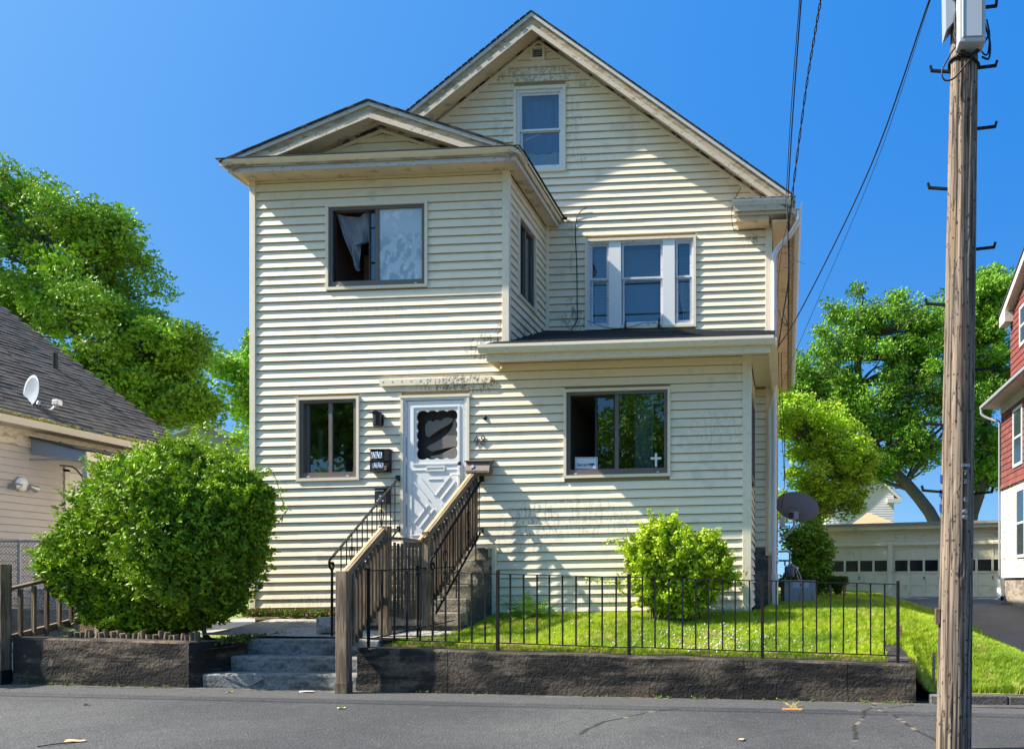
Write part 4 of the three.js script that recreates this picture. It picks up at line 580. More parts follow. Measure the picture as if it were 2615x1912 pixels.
// ---------- grey timber railing from the street up to the door ----------
{
  const o = thing('timber_railing', 'weathered grey timber railing from the street steps up to the door', 'railing', [-5.24, 0.02, 2.9]);
  const pst = (x, y0, y1, z, w = 0.088) => mesh('post', [rbox(x - w / 2, x + w / 2, y0, y1, z - w / 2, z + w / 2, 0.006)], M.woodOld, o);
  pst(-5.235, -0.0, 1.455, 2.86, 0.135); pst(-5.19, 0.66, 2.05, 1.9, 0.12); pst(-4.70, 0.72, 1.985, 1.78, 0.09);
  mesh('post_base', rbox(-5.307, -5.163, ys(-5.2), 0.14, 2.788, 2.932, 0.004), M.woodDark, o);
  // lower flight
  const run = (x0, y0, z0, x1, y1, z1, n, hgt, capm, hw = 0.018) => {
    const d = [x1 - x0, y1 - y0, z1 - z0], at = (t, dy = 0) => [x0 + d[0] * t, y0 + d[1] * t + dy, z0 + d[2] * t], side = d[2] < -0.3 ? 0.04 : 0;
    if (capm) { mesh('handrail', beam(at(-0.06, -0.02), at(1.02, -0.02), 0.035, 0.10, [0, 1, 0], 0.004), M.woodOld, o); mesh('rail_cap', beam([at(-0.1)[0] - side, at(-0.1)[1] + 0.02, at(-0.1)[2]], [at(1.03)[0] - side, at(1.03)[1] + 0.02, at(1.03)[2]], 0.04, 0.04, [0, 1, 0], 0.004), capm, o); }
    mesh('bottom_rail', beam(at(0, -hgt + 0.05), at(1, -hgt + 0.05), 0.04, 0.09, [0, 1, 0]), M.woodDark, o);
    for (let i = 0; i < n; i++) { const t = (i + 0.5) / n, p = at(t); mesh('picket', rbox(p[0] - hw + 0.035, p[0] + hw + 0.035, p[1] - hgt + rr(-0.03, 0.02), p[1] - 0.045 + rr(-0.015, 0.01), p[2] - 0.018, p[2] + 0.018, 0.003), i % 3 ? M.woodDark : M.woodOld, o); }
  };
  run(-5.21, 1.44, 2.80, -5.18, 1.985, 1.96, 10, 0.90, M.woodNew); run(-5.135, 1.50 + 0.39, 1.88, -4.74, 1.87, 1.79, 9, 1.02, null, 0.0125); mesh('handrail', beam([-5.14, 1.90, 1.90], [-4.72, 1.86, 1.80], 0.05, 0.035), M.woodOld, o);
  run(-4.69, 1.94, 1.75, -4.66, 2.95, 0.12, 18, 0.92, M.woodNew);
}
// wooden railing of the neighbouring walk, left of the planter
{
  const x = -9.62, o = thing('wooden_walk_railing', 'brown wooden railing with square pickets beside the hedge planter', 'railing', [x, 0.07, 2.72]);
  mesh('post', rbox(x - 0.075, x + 0.075, 0.24, 1.545, 2.65, 2.80, 0.006), M.woodOld, o); mesh('post_base', rbox(x - 0.08, x + 0.08, ys(x) - 0.01, 0.25, 2.645, 2.805, 0.004), M.black, o);
  mesh('handrail', beam([x + 0.02, 1.235, 2.66], [x + 0.02, 1.60, 0.9], 0.09, 0.04, [0, 1, 0], 0.004), M.woodDark, o); mesh('bottom_rail', beam([x + 0.02, 0.62, 2.66], [x + 0.02, 0.93, 0.9], 0.05, 0.09), M.woodOld, o);
  for (let i = 0; i < 9; i++) { const t = (i + 0.7) / 9.2, z = lerp(2.66, 0.9, t), y = lerp(1.21, 1.58, t); mesh('picket', rbox(x + 0.05, x + 0.09, y - 0.68, y, z - 0.02, z + 0.02, 0.003), i % 2 ? M.woodOld : M.woodDark, o); }
  const s = thing('neighbour_steps', 'low concrete steps beside the wooden walk railing', 'steps', [-10.6, 0.05, 2.4]); [[2.55, 0.22], [2.25, 0.39], [1.95, 0.55]].forEach(([z, y]) => mesh('step', rbox(-11.6, x - 0.1, -0.05, y, z - 0.8, z, 0.012), M.conc, s));
}
// ---------- retaining walls, street steps ----------
function wallGeo(x0, x1, zf, zb, nseg, wob, jl, jr) { // gently uneven cast wall; top follows the slope
  const T = [], f = (x, y, s) => (wob * (fbm(x * 0.13 + 5, y * 0.4 + 3, 9, 9, 3, 600 + s) - 0.5)), n = nseg, top = (x, z) => wallTopY(x) + f(x, z, 1) * 0.7, bot = (x) => ys(x) - 0.08, R = 0.022;
  const jag = (x, y) => (x === x0 && jl ? 1 : x === x1 && jr ? 1 : 0) * 0.10 * (fbm(x * 0.37 + 0.1, y * 0.8 + 4, 9, 9, 3, 650) - 0.5), fp = (i, j) => { const x = i === 0 ? x0 : i === n ? x1 : lerp(x0, x1, i / n), t = j / 6, y = lerp(bot(x), top(x, zf) - R, t); return [x + jag(x, y), y, zf + f(x, y, 2) * 1.4]; }, tp = (i, k) => { const x = i === 0 ? x0 : i === n ? x1 : lerp(x0, x1, i / n); return [x + jag(x, top(x, zf) - R), top(x, zf), lerp(zf - R, zb, k)]; };
  for (let i = 0; i < n; i++) { for (let j = 0; j < 6; j++) T.push(...quad(fp(i, j), fp(i + 1, j), fp(i + 1, j + 1), fp(i, j + 1))); }
  const front = tris(T), U = []; for (let i = 0; i < n; i++) { U.push(...quad(fp(i, 6), fp(i + 1, 6), tp(i + 1, 0), tp(i, 0)), ...quad(tp(i, 0), tp(i + 1, 0), tp(i + 1, 1), tp(i, 1))); }
  return [front, tris(U)];
}
function crackedWall(name, label, spans, zf, zb, mf, cat) {
  const o = thing(name, label, cat, [(spans[0][0] + spans[spans.length - 1][1]) / 2, -0.05, zf]);
  spans.forEach(([a, b], si) => { const [f, t] = wallGeo(a, b, zf, zb, Math.ceil((b - a) * 7), 0.03, si > 0, si + 1 < spans.length); const w = mesh('wall_section', [f, box(a + 0.002, b - 0.002, -0.2, Math.min(wallTopY(a), wallTopY(b)) - 0.03, zb, zf - 0.035), prism([[zf - 0.03, -0.2], [zb, -0.2], [zb, wallTopY(b) - 0.01], [zf - 0.03, wallTopY(b) - 0.01]], b - 0.03, b - 0.001, 'x'), prism([[zf - 0.03, -0.2], [zb, -0.2], [zb, wallTopY(a) - 0.01], [zf - 0.03, wallTopY(a) - 0.01]], a + 0.001, a + 0.03, 'x')], mf, o); mesh('coping', t, mf, w); });
  return o;
}
{ const o = crackedWall('retaining_wall', 'long blackened concrete retaining wall carrying the iron fence', [[-5.16, -4.053], [-4.046, -0.5], [-0.494, 0.72], [0.726, 1.5]], 2.7, 2.42, M.wallConc, 'wall'); { const c = [[1.20, 2.415], [1.497, 2.415], [1.44, 1.5], [1.14, 1.5]], t = (p) => [p[0], Math.max(yardY(1.15, p[1]) + 0.022, wallTopY(p[0]) + 0.004), p[1]]; mesh('return_wall', hexa([...c.map((p) => [p[0], -0.2, p[1]]), ...c.map(t)]), M.wallConc, o); } }
{
  const o = crackedWall('planter_wall', 'stained concrete planter wall under the large hedge bush', [[-9.49, -7.25]], 2.7, 2.45, M.wallConcLight, 'wall');
  const y1 = wallTopY(-7.25), y2 = wallTopY(-6.95) + 0.05; mesh('return_wall', prism([[-7.27, 2.69], [-7.255, 2.69], [-6.93, 2.02], [-6.9, 1.2], [-7.2, 1.2], [-7.2, 2.0], [-7.45, 2.45]], -0.2, y1 - 0.004, 'y'), M.wallConcLight, o);
  mesh('return_wall', prism([[-9.49, 2.45], [-9.29, 2.45], [-9.29, 1.2], [-9.49, 1.2]], -0.2, wallTopY(-9.4) - 0.03, 'y'), M.wallConcLight, o);
  const s = thing('street_steps', 'broken grey concrete steps up from the street between two walls', 'steps', [-6.1, 0.02, 2.6]);
  const step = (x0, x1, y, z, zb, sd) => { const g = boxUV(new RoundedBoxGeometry(x1 - x0, 0.24, z - zb, 5, 0.035)); g.translate((x0 + x1) / 2, y - 0.12, (z + zb) / 2); const p = g.attributes.position; for (let i = 0; i < p.count; i++) { const X = p.getX(i), Y = p.getY(i); p.setZ(i, p.getZ(i) + 0.06 * (fbm(X * 0.4, Y * 0.9 + sd, 11, 11, 3, 620 + sd) - 0.5)); p.setY(i, Y + 0.03 * (fbm(X * 0.3 + 2, sd * 0.3, 7, 7, 3, 630) - 0.5)); } g.computeVertexNormals(); return mesh('step', g, M.concStep, s); };
  step(-7.12, -5.17, 0.215, 2.66, 2.2, 1); step(-6.95, -5.17, 0.40, 2.38, 1.95, 2); step(-6.93, -5.17, 0.605, 2.09, 1.75, 3);
  mesh('broken_slab', (() => { const sh = new THREE.Shape([[-6.83, 0.175], [-6.62, 0.20], [-6.38, 0.19], [-6.34, 0.15], [-6.52, 0.06]].map((p) => new THREE.Vector2(...p))); return mv(shape(sh, 0.03, 0.006), 0, 0, 2.635); })(), M.concStep, s);
}
{ const c = thing('granite_kerb', 'low stone kerb along the grass strip by the driveway', 'kerb', [2.9, -0.1, 2.62]); for (const [a, b] of [[1.66, 2.55], [2.556, 4.4]]) mesh('kerb_stone', rbox(a, b, -0.3, ys(a) + 0.105, 2.56, 2.74, 0.02, 2), M.found, c); const d = thing('kerb_slab', 'flat concrete gutter strip in front of the stone kerb', 'kerb', [3.1, -0.1, 2.85]); mesh('slab', box(1.9, 4.4, -0.3, ys(2.5) + 0.012, 2.745, 2.95), M.found, d); }
// ---------- iron fence on the wall ----------
{
  const z = 2.55, X = [941, 1271, 1606.5, 1947, 2293].map((u) => onZ(u, 1600, z)[0]), base = (x) => wallTopY(x) - 0.005, top = (x) => base(x) + 0.945;
  const o = thing('iron_fence', 'black iron picket fence standing on the long retaining wall', 'fence', [X[2], base(X[2]), z]);
  X.forEach((x, i) => { if (i) mesh('fence_post', [rbox(x - 0.019, x + 0.019, base(x), top(x) + 0.015, z - 0.019, z + 0.019, 0.003), rbox(x - 0.02, x + 0.02, top(x) + 0.015, top(x) + 0.028, z - 0.02, z + 0.02, 0.004)], M.iron, o); });
  const x0 = X[0]; mesh('fence_post', [rbox(x0 - 0.015, x0 + 0.015, base(x0), top(x0), z - 0.015, z + 0.015, 0.003), rbox(x0 - 0.04, x0 + 0.02, top(x0), top(x0) + 0.018, z - 0.02, z + 0.02, 0.004)], M.iron, o);
  for (let i = 0; i + 1 < X.length; i++) {
    const a = X[i] + 0.017, b = X[i + 1] - 0.017; mesh('top_rail', beam([a, top(a) - 0.012, z], [b, top(b) - 0.014, z], 0.03, 0.012), M.iron, o); mesh('bottom_rail', beam([a, base(a) + 0.10, z], [b, base(b) + 0.09, z], 0.026, 0.012), M.iron, o);
    for (let k = 1; k <= 9; k++) { const x = lerp(X[i], X[i + 1], k / 10) + rr(-0.006, 0.006); mesh('picket', beam([x, base(x) + 0.10, z], [x + rr(-0.004, 0.004), top(x) - 0.016, z], 0.018, 0.018), M.iron, o); }
  }
  // return along the walk
  const p = [x0, z], q = [-4.47, 1.42], r = thing('iron_fence', 'short black iron fence return along the walk to the stairs', 'fence', [lerp(p[0], q[0], 0.5), 0.6, lerp(p[1], q[1], 0.5)]), at = (t, y) => [lerp(p[0], q[0], t), y, lerp(p[1], q[1], t)], bb = (t) => lerp(base(x0) + 0.10, 0.815, t), tt = (t) => lerp(top(x0) - 0.012, 1.53, t);
  mesh('top_rail', beam(at(0.02, tt(0)), at(1, tt(1)), 0.03, 0.012), M.iron, r); mesh('bottom_rail', beam(at(0.02, bb(0)), at(1, bb(1)), 0.026, 0.012), M.iron, r); mesh('fence_post', [rod(at(0.55, bb(0.55) - 0.16), at(0.55, tt(0.55)), 0.016, 0.016, 8), mv(new THREE.SphereGeometry(0.024, 8, 6).toNonIndexed(), ...at(0.55, tt(0.55) + 0.02))], M.iron, r);
  for (let k = 1; k <= 11; k++) { const t = k / 11.3; mesh('picket', beam(at(t, bb(t)), at(t, tt(t)), 0.017, 0.017), M.iron, r); }
}
// concrete block at the corner of the stairs
tag(mesh('concrete_block', rbox(-6.18, -5.98, 0.66, 0.865, 1.55, 1.78, 0.008), M.conc), 'small concrete block at the foot of the left iron railing', 'block');
// ---------- vegetation ----------
const leafMat = (rgb, rough = 0.55, tr = 0.35) => { const m = new THREE.MeshPhysicalMaterial({ roughness: rough, metalness: 0, transmission: tr, thickness: 0, specularIntensity: 0.5, side: THREE.DoubleSide }); m.color.setRGB(...rgb); return m; };
function leafTris(L, w, fold, droop) { // one leaf along +y, folded along its midrib
  const y1 = L * 0.38, y2 = L * 0.72; const a = [0, 0, 0], b = [0, y1, fold * 0.3], c = [0, y2, -droop * 0.4], d = [0, L, -droop], l1 = [-w, y1, -fold], r1 = [w, y1, -fold], l2 = [-w * 0.7, y2, -fold - droop * 0.4], r2 = [w * 0.7, y2, -fold - droop * 0.4];
  return [[a, b, l1], [a, r1, b], [l1, b, c], [l1, c, l2], [b, r1, r2], [b, r2, c], [l2, c, d], [c, r2, d]];
}
function mapleTris(L) { // five-pointed leaf, a fan round its middle
  const P = [[0, 0], [0.34, 0.05], [0.22, 0.28], [0.5, 0.45], [0.24, 0.55], [0.0, 1.0], [-0.24, 0.55], [-0.5, 0.45], [-0.22, 0.28], [-0.34, 0.05]].map(([x, y]) => [x * L, y * L, -0.18 * L * Math.abs(x) * 2 - 0.1 * L * y * y]), c = [0, 0.36 * L, 0.02 * L], T = []; for (let i = 0; i < P.length; i++) T.push([c, P[i], P[(i + 1) % P.length]]); return T;
}
function spray(n, R, leaf, s) { // leaves round a short twig
  const old = seed; seed = s; const T = [], m = new THREE.Matrix4(), q = new THREE.Quaternion(), v = V(0, 0, 0);
  for (let i = 0; i < n; i++) { q.setFromEuler(new THREE.Euler(rr(-1.2, 0.5), rr(0, 6.28), rr(-1.5, 1.5))); m.compose(V(rr(-R, R), rr(-R, R) * 0.8, rr(-R, R)), q, V(1, 1, 1).multiplyScalar(rr(0.7, 1.2))); for (const t of leaf) T.push(t.map((p) => { v.set(...p).applyMatrix4(m); return [v.x, v.y, v.z]; })); }
  seed = old; const g = new THREE.BufferGeometry(); g.setAttribute('position', new THREE.Float32BufferAttribute(T.flat(2), 3)); g.computeVertexNormals(); return g;
}
const LEAVES = { maple: [1, 2].map((k) => spray(7, 0.17, mapleTris(0.15), 40 + k)), small: [1].map((k) => spray(9, 0.13, leafTris(0.10, 0.032, 0.01, 0.02), 60 + k)), bush: [1].map(() => spray(5, 0.05, leafTris(0.085, 0.024, 0.008, 0.02), 80)) };
const barkTex = colTex(256, 512, 0.6, 1.2, (u, v) => mul3(mix3([0.055, 0.045, 0.036], [0.15, 0.125, 0.10], fbm(u, v, 14, 6, 4, 701)), 0.8 + 0.4 * fbm(u, v, 4, 4, 3, 703)));
M.bark = texMat(barkTex, 0.95); const col = (c, k) => new THREE.Color(c[0] * k, c[1] * k, c[2] * k);
// a tree: trunk line, limbs to clumps spread through the crown, twigs inside each clump, leaf sprays round the twigs
function tree(name, label, cat, o, group) {
  const { base, trunk, r, env, clumps, per, sp, leaf, rgb, rgb2, sz = 1, extra = [] } = o; seed = o.seed;
  const t = thing(name, label, cat, base, group), wood = [], items = [], E = new THREE.Euler(), Q = new THREE.Quaternion();
  const tc = new THREE.CatmullRomCurve3(trunk.map((p) => V(...p))); wood.push(taper(trunk, r, r * 0.35, 10, 18));
  for (const [pts, a, b] of extra) wood.push(taper(pts, a, b, 7, 12));
  const list = []; for (let i = 0; i < clumps; i++) { // points in the union of the envelope ellipsoids, denser towards the surface
    const e = env[Math.floor(rnd() * env.length)], th = rnd() * 6.283, cz = rr(-1, 1), s = Math.sqrt(1 - cz * cz), q = Math.pow(rnd(), 0.42); list.push([e[0] + e[3] * q * s * Math.cos(th), e[1] + e[4] * q * cz, e[2] + e[5] * q * s * Math.sin(th), rr(0.55, 1.15) * sp]);
  }
  for (const [x, y, z, R] of list) {
    const c = V(x, y, z); let bt = 0.3, bd = 1e9; for (let k = 0; k <= 12; k++) { const p = tc.getPoint(0.25 + 0.75 * k / 12), d = p.distanceTo(c) + Math.max(0, p.y - c.y + 0.4) * 1.5; if (d < bd) { bd = d; bt = 0.25 + 0.75 * k / 12; } }
    const p0 = tc.getPoint(bt), md = p0.clone().lerp(c, 0.55).add(V(rr(-0.3, 0.3), rr(-0.1, 0.35) * sp, rr(-0.3, 0.3))); wood.push(taper([p0, md, c], r * lerp(0.28, 0.12, bt), 0.018, 5, 6));
    const kk = rr(0.75, 1.2);
    for (let i = 0; i < per; i++) {
      const d = V(rr(-1, 1), rr(-0.75, 0.9), rr(-1, 1)).normalize(), e = c.clone().addScaledVector(d, R * Math.pow(rnd(), 0.5)); if (i % 9 === 0) wood.push(taper([c, c.clone().lerp(e, 0.5).add(V(0, 0.06, 0)), e], 0.013, 0.005, 3, 3));
      E.set(rr(-0.7, 0.7), rr(0, 6.283), rr(-0.7, 0.7)); const s = rr(0.7, 1.25) * sz, m = new THREE.Matrix4().compose(e, Q.setFromEuler(E), V(s, s, s)); const h = rnd(); items.push([m, col([lerp(rgb[0], rgb2[0], h), lerp(rgb[1], rgb2[1], h), lerp(rgb[2], rgb2[2], h)], kk * rr(0.8, 1.15))]);
    }
  }
  mesh('trunk', wood, M.bark, t); const cr = inst('crown', leaf, leafW, items, t); cr.userData = { kind: 'stuff' }; return t;
}
const leafW = leafMat([1, 1, 1], 0.5, 0.36);
{
  let p = onZ(200, 1490, -12.5); const L = (u, v, z) => onZ(u, v, z);
  { const z = -12.5, c = (u, v, rx, ry, rz, dz = 0) => { const q = L(u, v, z + dz); return [q[0], q[1], q[2], rx, ry, rz]; };
    tree('maple_tree', 'large green maple rising behind the low house with the dish', 'tree', { seed: 101, base: [p[0], 0.5, z], trunk: [[p[0] - 0.4, 0.4, z], [p[0] - 0.3, 3.5, z], [p[0] + 0.1, 6.5, z - 0.2], [p[0] - 0.3, 10.5, z]], r: 0.28, leaf: LEAVES.maple[0], rgb: [0.188, 0.366, 0.0184], rgb2: [0.383, 0.582, 0.0302], sz: 0.72, clumps: 250, per: 62, sp: 0.66,
      env: [c(50, 660, 3.0, 2.1, 3.2), c(180, 700, 2.2, 1.9, 2.6), c(270, 790, 1.9, 1.8, 2.4), c(350, 880, 1.5, 1.3, 2.0), c(280, 990, 2.2, 1.0, 2.2), c(390, 1010, 1.4, 0.8, 1.6), c(60, 900, 3.0, 1.8, 3.0), c(470, 900, 0.6, 0.4, 1.0), c(-40, 500, 1.6, 1.0, 1.8), c(60, 540, 1.2, 0.9, 1.6), c(250, 590, 0.7, 0.6, 1.0), c(0, 760, 2.2, 1.1, 2.4), c(480, 1040, 0.5, 0.3, 0.8)],
      extra: [[[[p[0] - 0.2, 4.2, z], [p[0] + 1.2, 6.2, z], [p[0] + 2.4, 8.3, z + 0.3]], 0.13, 0.04], [[[p[0] - 0.2, 4.8, z], [p[0] + 2.0, 5.5, z + 0.4], [p[0] + 3.6, 6.6, z + 0.5]], 0.10, 0.03]] }); }
  { const z = -22, q = L(655, 960, z), b = [q[0] + 0.6, 0.6, z]; tree('shade_tree', 'leafy tree showing behind the left edge of the cream house', 'tree', { seed: 131, base: b, trunk: [b, [b[0], 3, z], [b[0] + 0.1, 6, z], [b[0] - 0.1, 8.6, z]], r: 0.2, leaf: LEAVES.maple[1], rgb: [0.168, 0.366, 0.0167], rgb2: [0.359, 0.605, 0.0302], clumps: 40, per: 55, sp: 0.9, env: [[q[0] + 0.3, q[1] - 0.2, z, 1.7, 2.1, 1.8], [q[0] + 0.9, q[1] + 0.8, z, 1.4, 1.4, 1.4]] }); }
  { const z = -9.5; [[500, 1165, 1.0], [600, 1150, 1.1], [420, 1190, 0.9]].forEach(([u, v, s], i) => { const q = L(u, v, z - i * 0.5), b = [q[0], 0.5, q[2]]; tree('garden_shrub', ['pale green shrub behind the big hedge bush, under the gable', 'pale green shrub against the left corner of the cream house', 'pale green shrub beside the low house eave'][i], 'shrub', { seed: 150 + i, base: b, trunk: [b, [b[0], 1.4, b[2]], [b[0], q[1] - 0.3, b[2]]], r: 0.06, leaf: LEAVES.small[0], rgb: [0.246, 0.422, 0.025], rgb2: [0.45, 0.671, 0.0502], clumps: 26, per: 40, sp: 0.45, env: [[q[0], q[1] - 0.3, q[2], 0.9 * s, 0.7, 0.7], [q[0], q[1] - 1.2, q[2], 0.8 * s, 0.7, 0.7]] }, 'shrubs between the houses'); }); }
  // right: big leaning maple behind the garages
  { const z = -36, c = (u, v, rx, ry, rz, dz = 0) => { const q = L(u, v, z + dz); return [q[0], q[1], q[2], rx, ry, rz]; }, b = L(2402, 1440, z), k = (u, v) => L(u, v, z);
    tree('maple_tree', 'tall maple with a dark trunk leaning left behind the garages', 'tree', { seed: 201, base: [b[0] + 0.5, 0.7, z], trunk: [[b[0] + 0.5, 0.6, z], k(2392, 1340), k(2330, 1250), k(2255, 1170), k(2205, 1060), k(2190, 900), k(2200, 780)], r: 0.46, leaf: LEAVES.maple[0], rgb: [0.14, 0.303, 0.0151], rgb2: [0.314, 0.539, 0.0281], sz: 0.95, clumps: 300, per: 48, sp: 0.95,
      env: [c(2195, 850, 2.6, 2.3, 2.4), c(2290, 950, 3.0, 2.6, 2.6), c(2110, 960, 2.4, 1.8, 2.2), c(2390, 850, 2.4, 2.8, 2.2), c(2190, 1060, 2.6, 1.5, 2.2), c(2330, 1120, 1.7, 1.5, 1.6), c(2040, 1000, 1.3, 1.3, 1.6), c(2250, 1190, 1.0, 0.5, 1.0), c(2300, 830, 2.0, 1.6, 2.0), c(2450, 1000, 1.8, 2.0, 1.8), c(2080, 1080, 1.6, 1.2, 1.6)],
      extra: [[[k(2330, 1250), k(2250, 1225), k(2180, 1185)], 0.16, 0.05], [[k(2255, 1170), k(2300, 1060), k(2370, 960)], 0.2, 0.06], [[k(2205, 1060), k(2130, 960), k(2075, 890)], 0.12, 0.03]] }); }
  { const z = -38, c = (u, v, rx, ry, rz) => { const q = L(u, v, z); return [q[0], q[1], q[2], rx, ry, rz]; }, k = (u, v) => L(u, v, z), b = k(2470, 1450);
    tree('maple_tree', 'tall maple standing between the utility pole and the red shingled house', 'tree', { seed: 231, base: [b[0], 0.7, z], trunk: [[b[0], 0.6, z], k(2480, 1330), k(2510, 1230), k(2520, 1060), k(2505, 900), k(2530, 760)], r: 0.42, leaf: LEAVES.maple[1], rgb: [0.161, 0.331, 0.0167], rgb2: [0.337, 0.582, 0.0302], sz: 0.95, clumps: 200, per: 46, sp: 0.95, env: [c(2500, 800, 2.2, 2.2, 2.0), c(2540, 920, 2.6, 2.6, 2.2), c(2480, 1010, 1.8, 2.0, 1.8), c(2520, 1180, 2.0, 2.0, 1.8), c(2560, 760, 1.8, 2.0, 1.8)], extra: [[[k(2520, 1160), k(2560, 1090), k(2600, 1040)], 0.16, 0.05], [[k(2480, 1330), k(2500, 1250), k(2560, 1200)], 0.16, 0.05]] }); }
  { const z = -16, c = (u, v, rx, ry, rz, dz = 0) => { const q = L(u, v, z + dz); return [q[0], q[1], q[2], rx, ry, rz]; }, b = L(2010, 1500, z);
    tree('small_garden_tree', 'bright yellow green tree beside the right wall of the cream house', 'tree', { seed: 251, base: [b[0] + 0.3, 0.8, z], trunk: [[b[0] + 0.3, 0.75, z], [b[0] + 0.4, 2.3, z], [b[0] + 0.9, 4, z], [b[0] + 0.9, 5.8, z]], r: 0.13, leaf: LEAVES.small[0], rgb: [0.281, 0.495, 0.0167], rgb2: [0.562, 0.748, 0.0352], sz: 1.0, clumps: 120, per: 46, sp: 0.5, env: [c(2060, 1100, 1.2, 1.1, 1.4), c(2130, 1130, 1.2, 1.1, 1.3), c(2080, 1210, 1.5, 0.9, 1.4), c(2180, 1190, 0.8, 0.7, 1.0), c(2020, 1060, 0.6, 0.8, 1.0), c(2120, 1270, 1.2, 0.7, 1.2, -1), c(2040, 1290, 0.8, 0.8, 1, -1)] }); }
  { const z = -12.5, q = L(2050, 1430, z); tree('ivy_shrub', 'dark ivy covered shrub between the gas meter and the garages', 'shrub', { seed: 271, base: [q[0], 0.85, z], trunk: [[q[0], 0.8, z], [q[0], 1.3, z], [q[0] + 0.1, 2.4, z]], r: 0.06, leaf: LEAVES.small[0], rgb: [0.0944, 0.219, 0.0125], rgb2: [0.202, 0.427, 0.0201], clumps: 60, per: 45, sp: 0.38, env: [[q[0], 1.5, z, 0.55, 0.65, 0.5], [q[0] + 0.1, 2.3, z, 0.6, 0.65, 0.5], [q[0] + 0.35, 1.9, z - 0.5, 0.5, 0.9, 0.5]] }); }
  { const z = -12, q = L(2140, 1486, z); const t = thing('clipped_shrub', 'small clipped round topped shrub on the lawn by the garages', 'shrub', [q[0], yardY(q[0], z), z]); seed = 281; const items = []; const b = q[0], gy = yardY(q[0], z);
    for (let i = 0; i < 1100; i++) { const a = rnd() * 6.28, h = Math.pow(rnd(), 0.6), R = lerp(0.1, 0.28, sstep(0.25, 0.7, h)) * Math.sqrt(rnd()); items.push([new THREE.Matrix4().compose(V(b + R * Math.cos(a), gy + 0.12 + 0.5 * h, z + R * Math.sin(a)), new THREE.Quaternion().setFromEuler(new THREE.Euler(rr(-1, 1), rr(0, 6), rr(-1, 1))), V(0.5, 0.5, 0.5)), col([0.07, 0.14, 0.015], rr(0.7, 1.3))]); }
    stuff(inst('foliage', LEAVES.bush[0], leafW, items, t)); mesh('trunk', taper([[b, gy - 0.05, z], [b + 0.01, gy + 0.2, z], [b, gy + 0.5, z]], 0.05, 0.02), M.bark, t); }
  { const x = -4.6, z = -20.5; tree('maple_tree', 'tall maple behind the cream house that shades the garages', 'tree', { seed: 291, base: [x, 0.7, z], trunk: [[x, 0.6, z], [x, 4, z], [x + 0.2, 8, z], [x, 13, z]], r: 0.35, leaf: LEAVES.maple[0], rgb: [0.146, 0.307, 0.0162], rgb2: [0.29, 0.519, 0.0259], sz: 1.7, clumps: 130, per: 40, sp: 1.3, env: [[x, 6, z, 3.2, 3, 4.2], [x, 10, z, 3.2, 3.4, 4.2], [x - 1, 13.5, z, 2.6, 2.4, 3.5]] }); }
  // across the street, behind the viewer: the trees that the windows mirror
  [[-7, 27, 9.2, 2.9], [-13.5, 29, 10.2, 3.2], [-20, 25, 12, 3.6], [-27, 27, 12, 3.6], [1, 30, 6.2, 2.6]].forEach(([x, z, h, w], i) => tree('street_tree', ['round maple across the street, seen only in the porch window', 'lower maple across the street between two rounder ones', 'broad maple across the street facing the small window', 'maple at the far left across the street', 'small maple across the street facing the driveway'][i], 'tree', { seed: 300 + i, base: [x, -0.1, z], trunk: [[x, -0.15, z], [x, 3, z], [x + 0.3, 5.5, z], [x, h, z]], r: 0.25, leaf: LEAVES.maple[i % 2], rgb: [0.15, 0.312, 0.0167], rgb2: [0.337, 0.539, 0.0302], sz: 1.5, clumps: 60, per: 34, sp: 1.15, env: [[x, h - 1.2, z, w, 2.3, 2.4], [x - 1, h - 3.2, z, w * 0.9, 1.8, 2.2], [x + 0.8, h - 3.6, z + 0.5, w * 0.9, 1.7, 2]] }, 'trees across the street'));
}
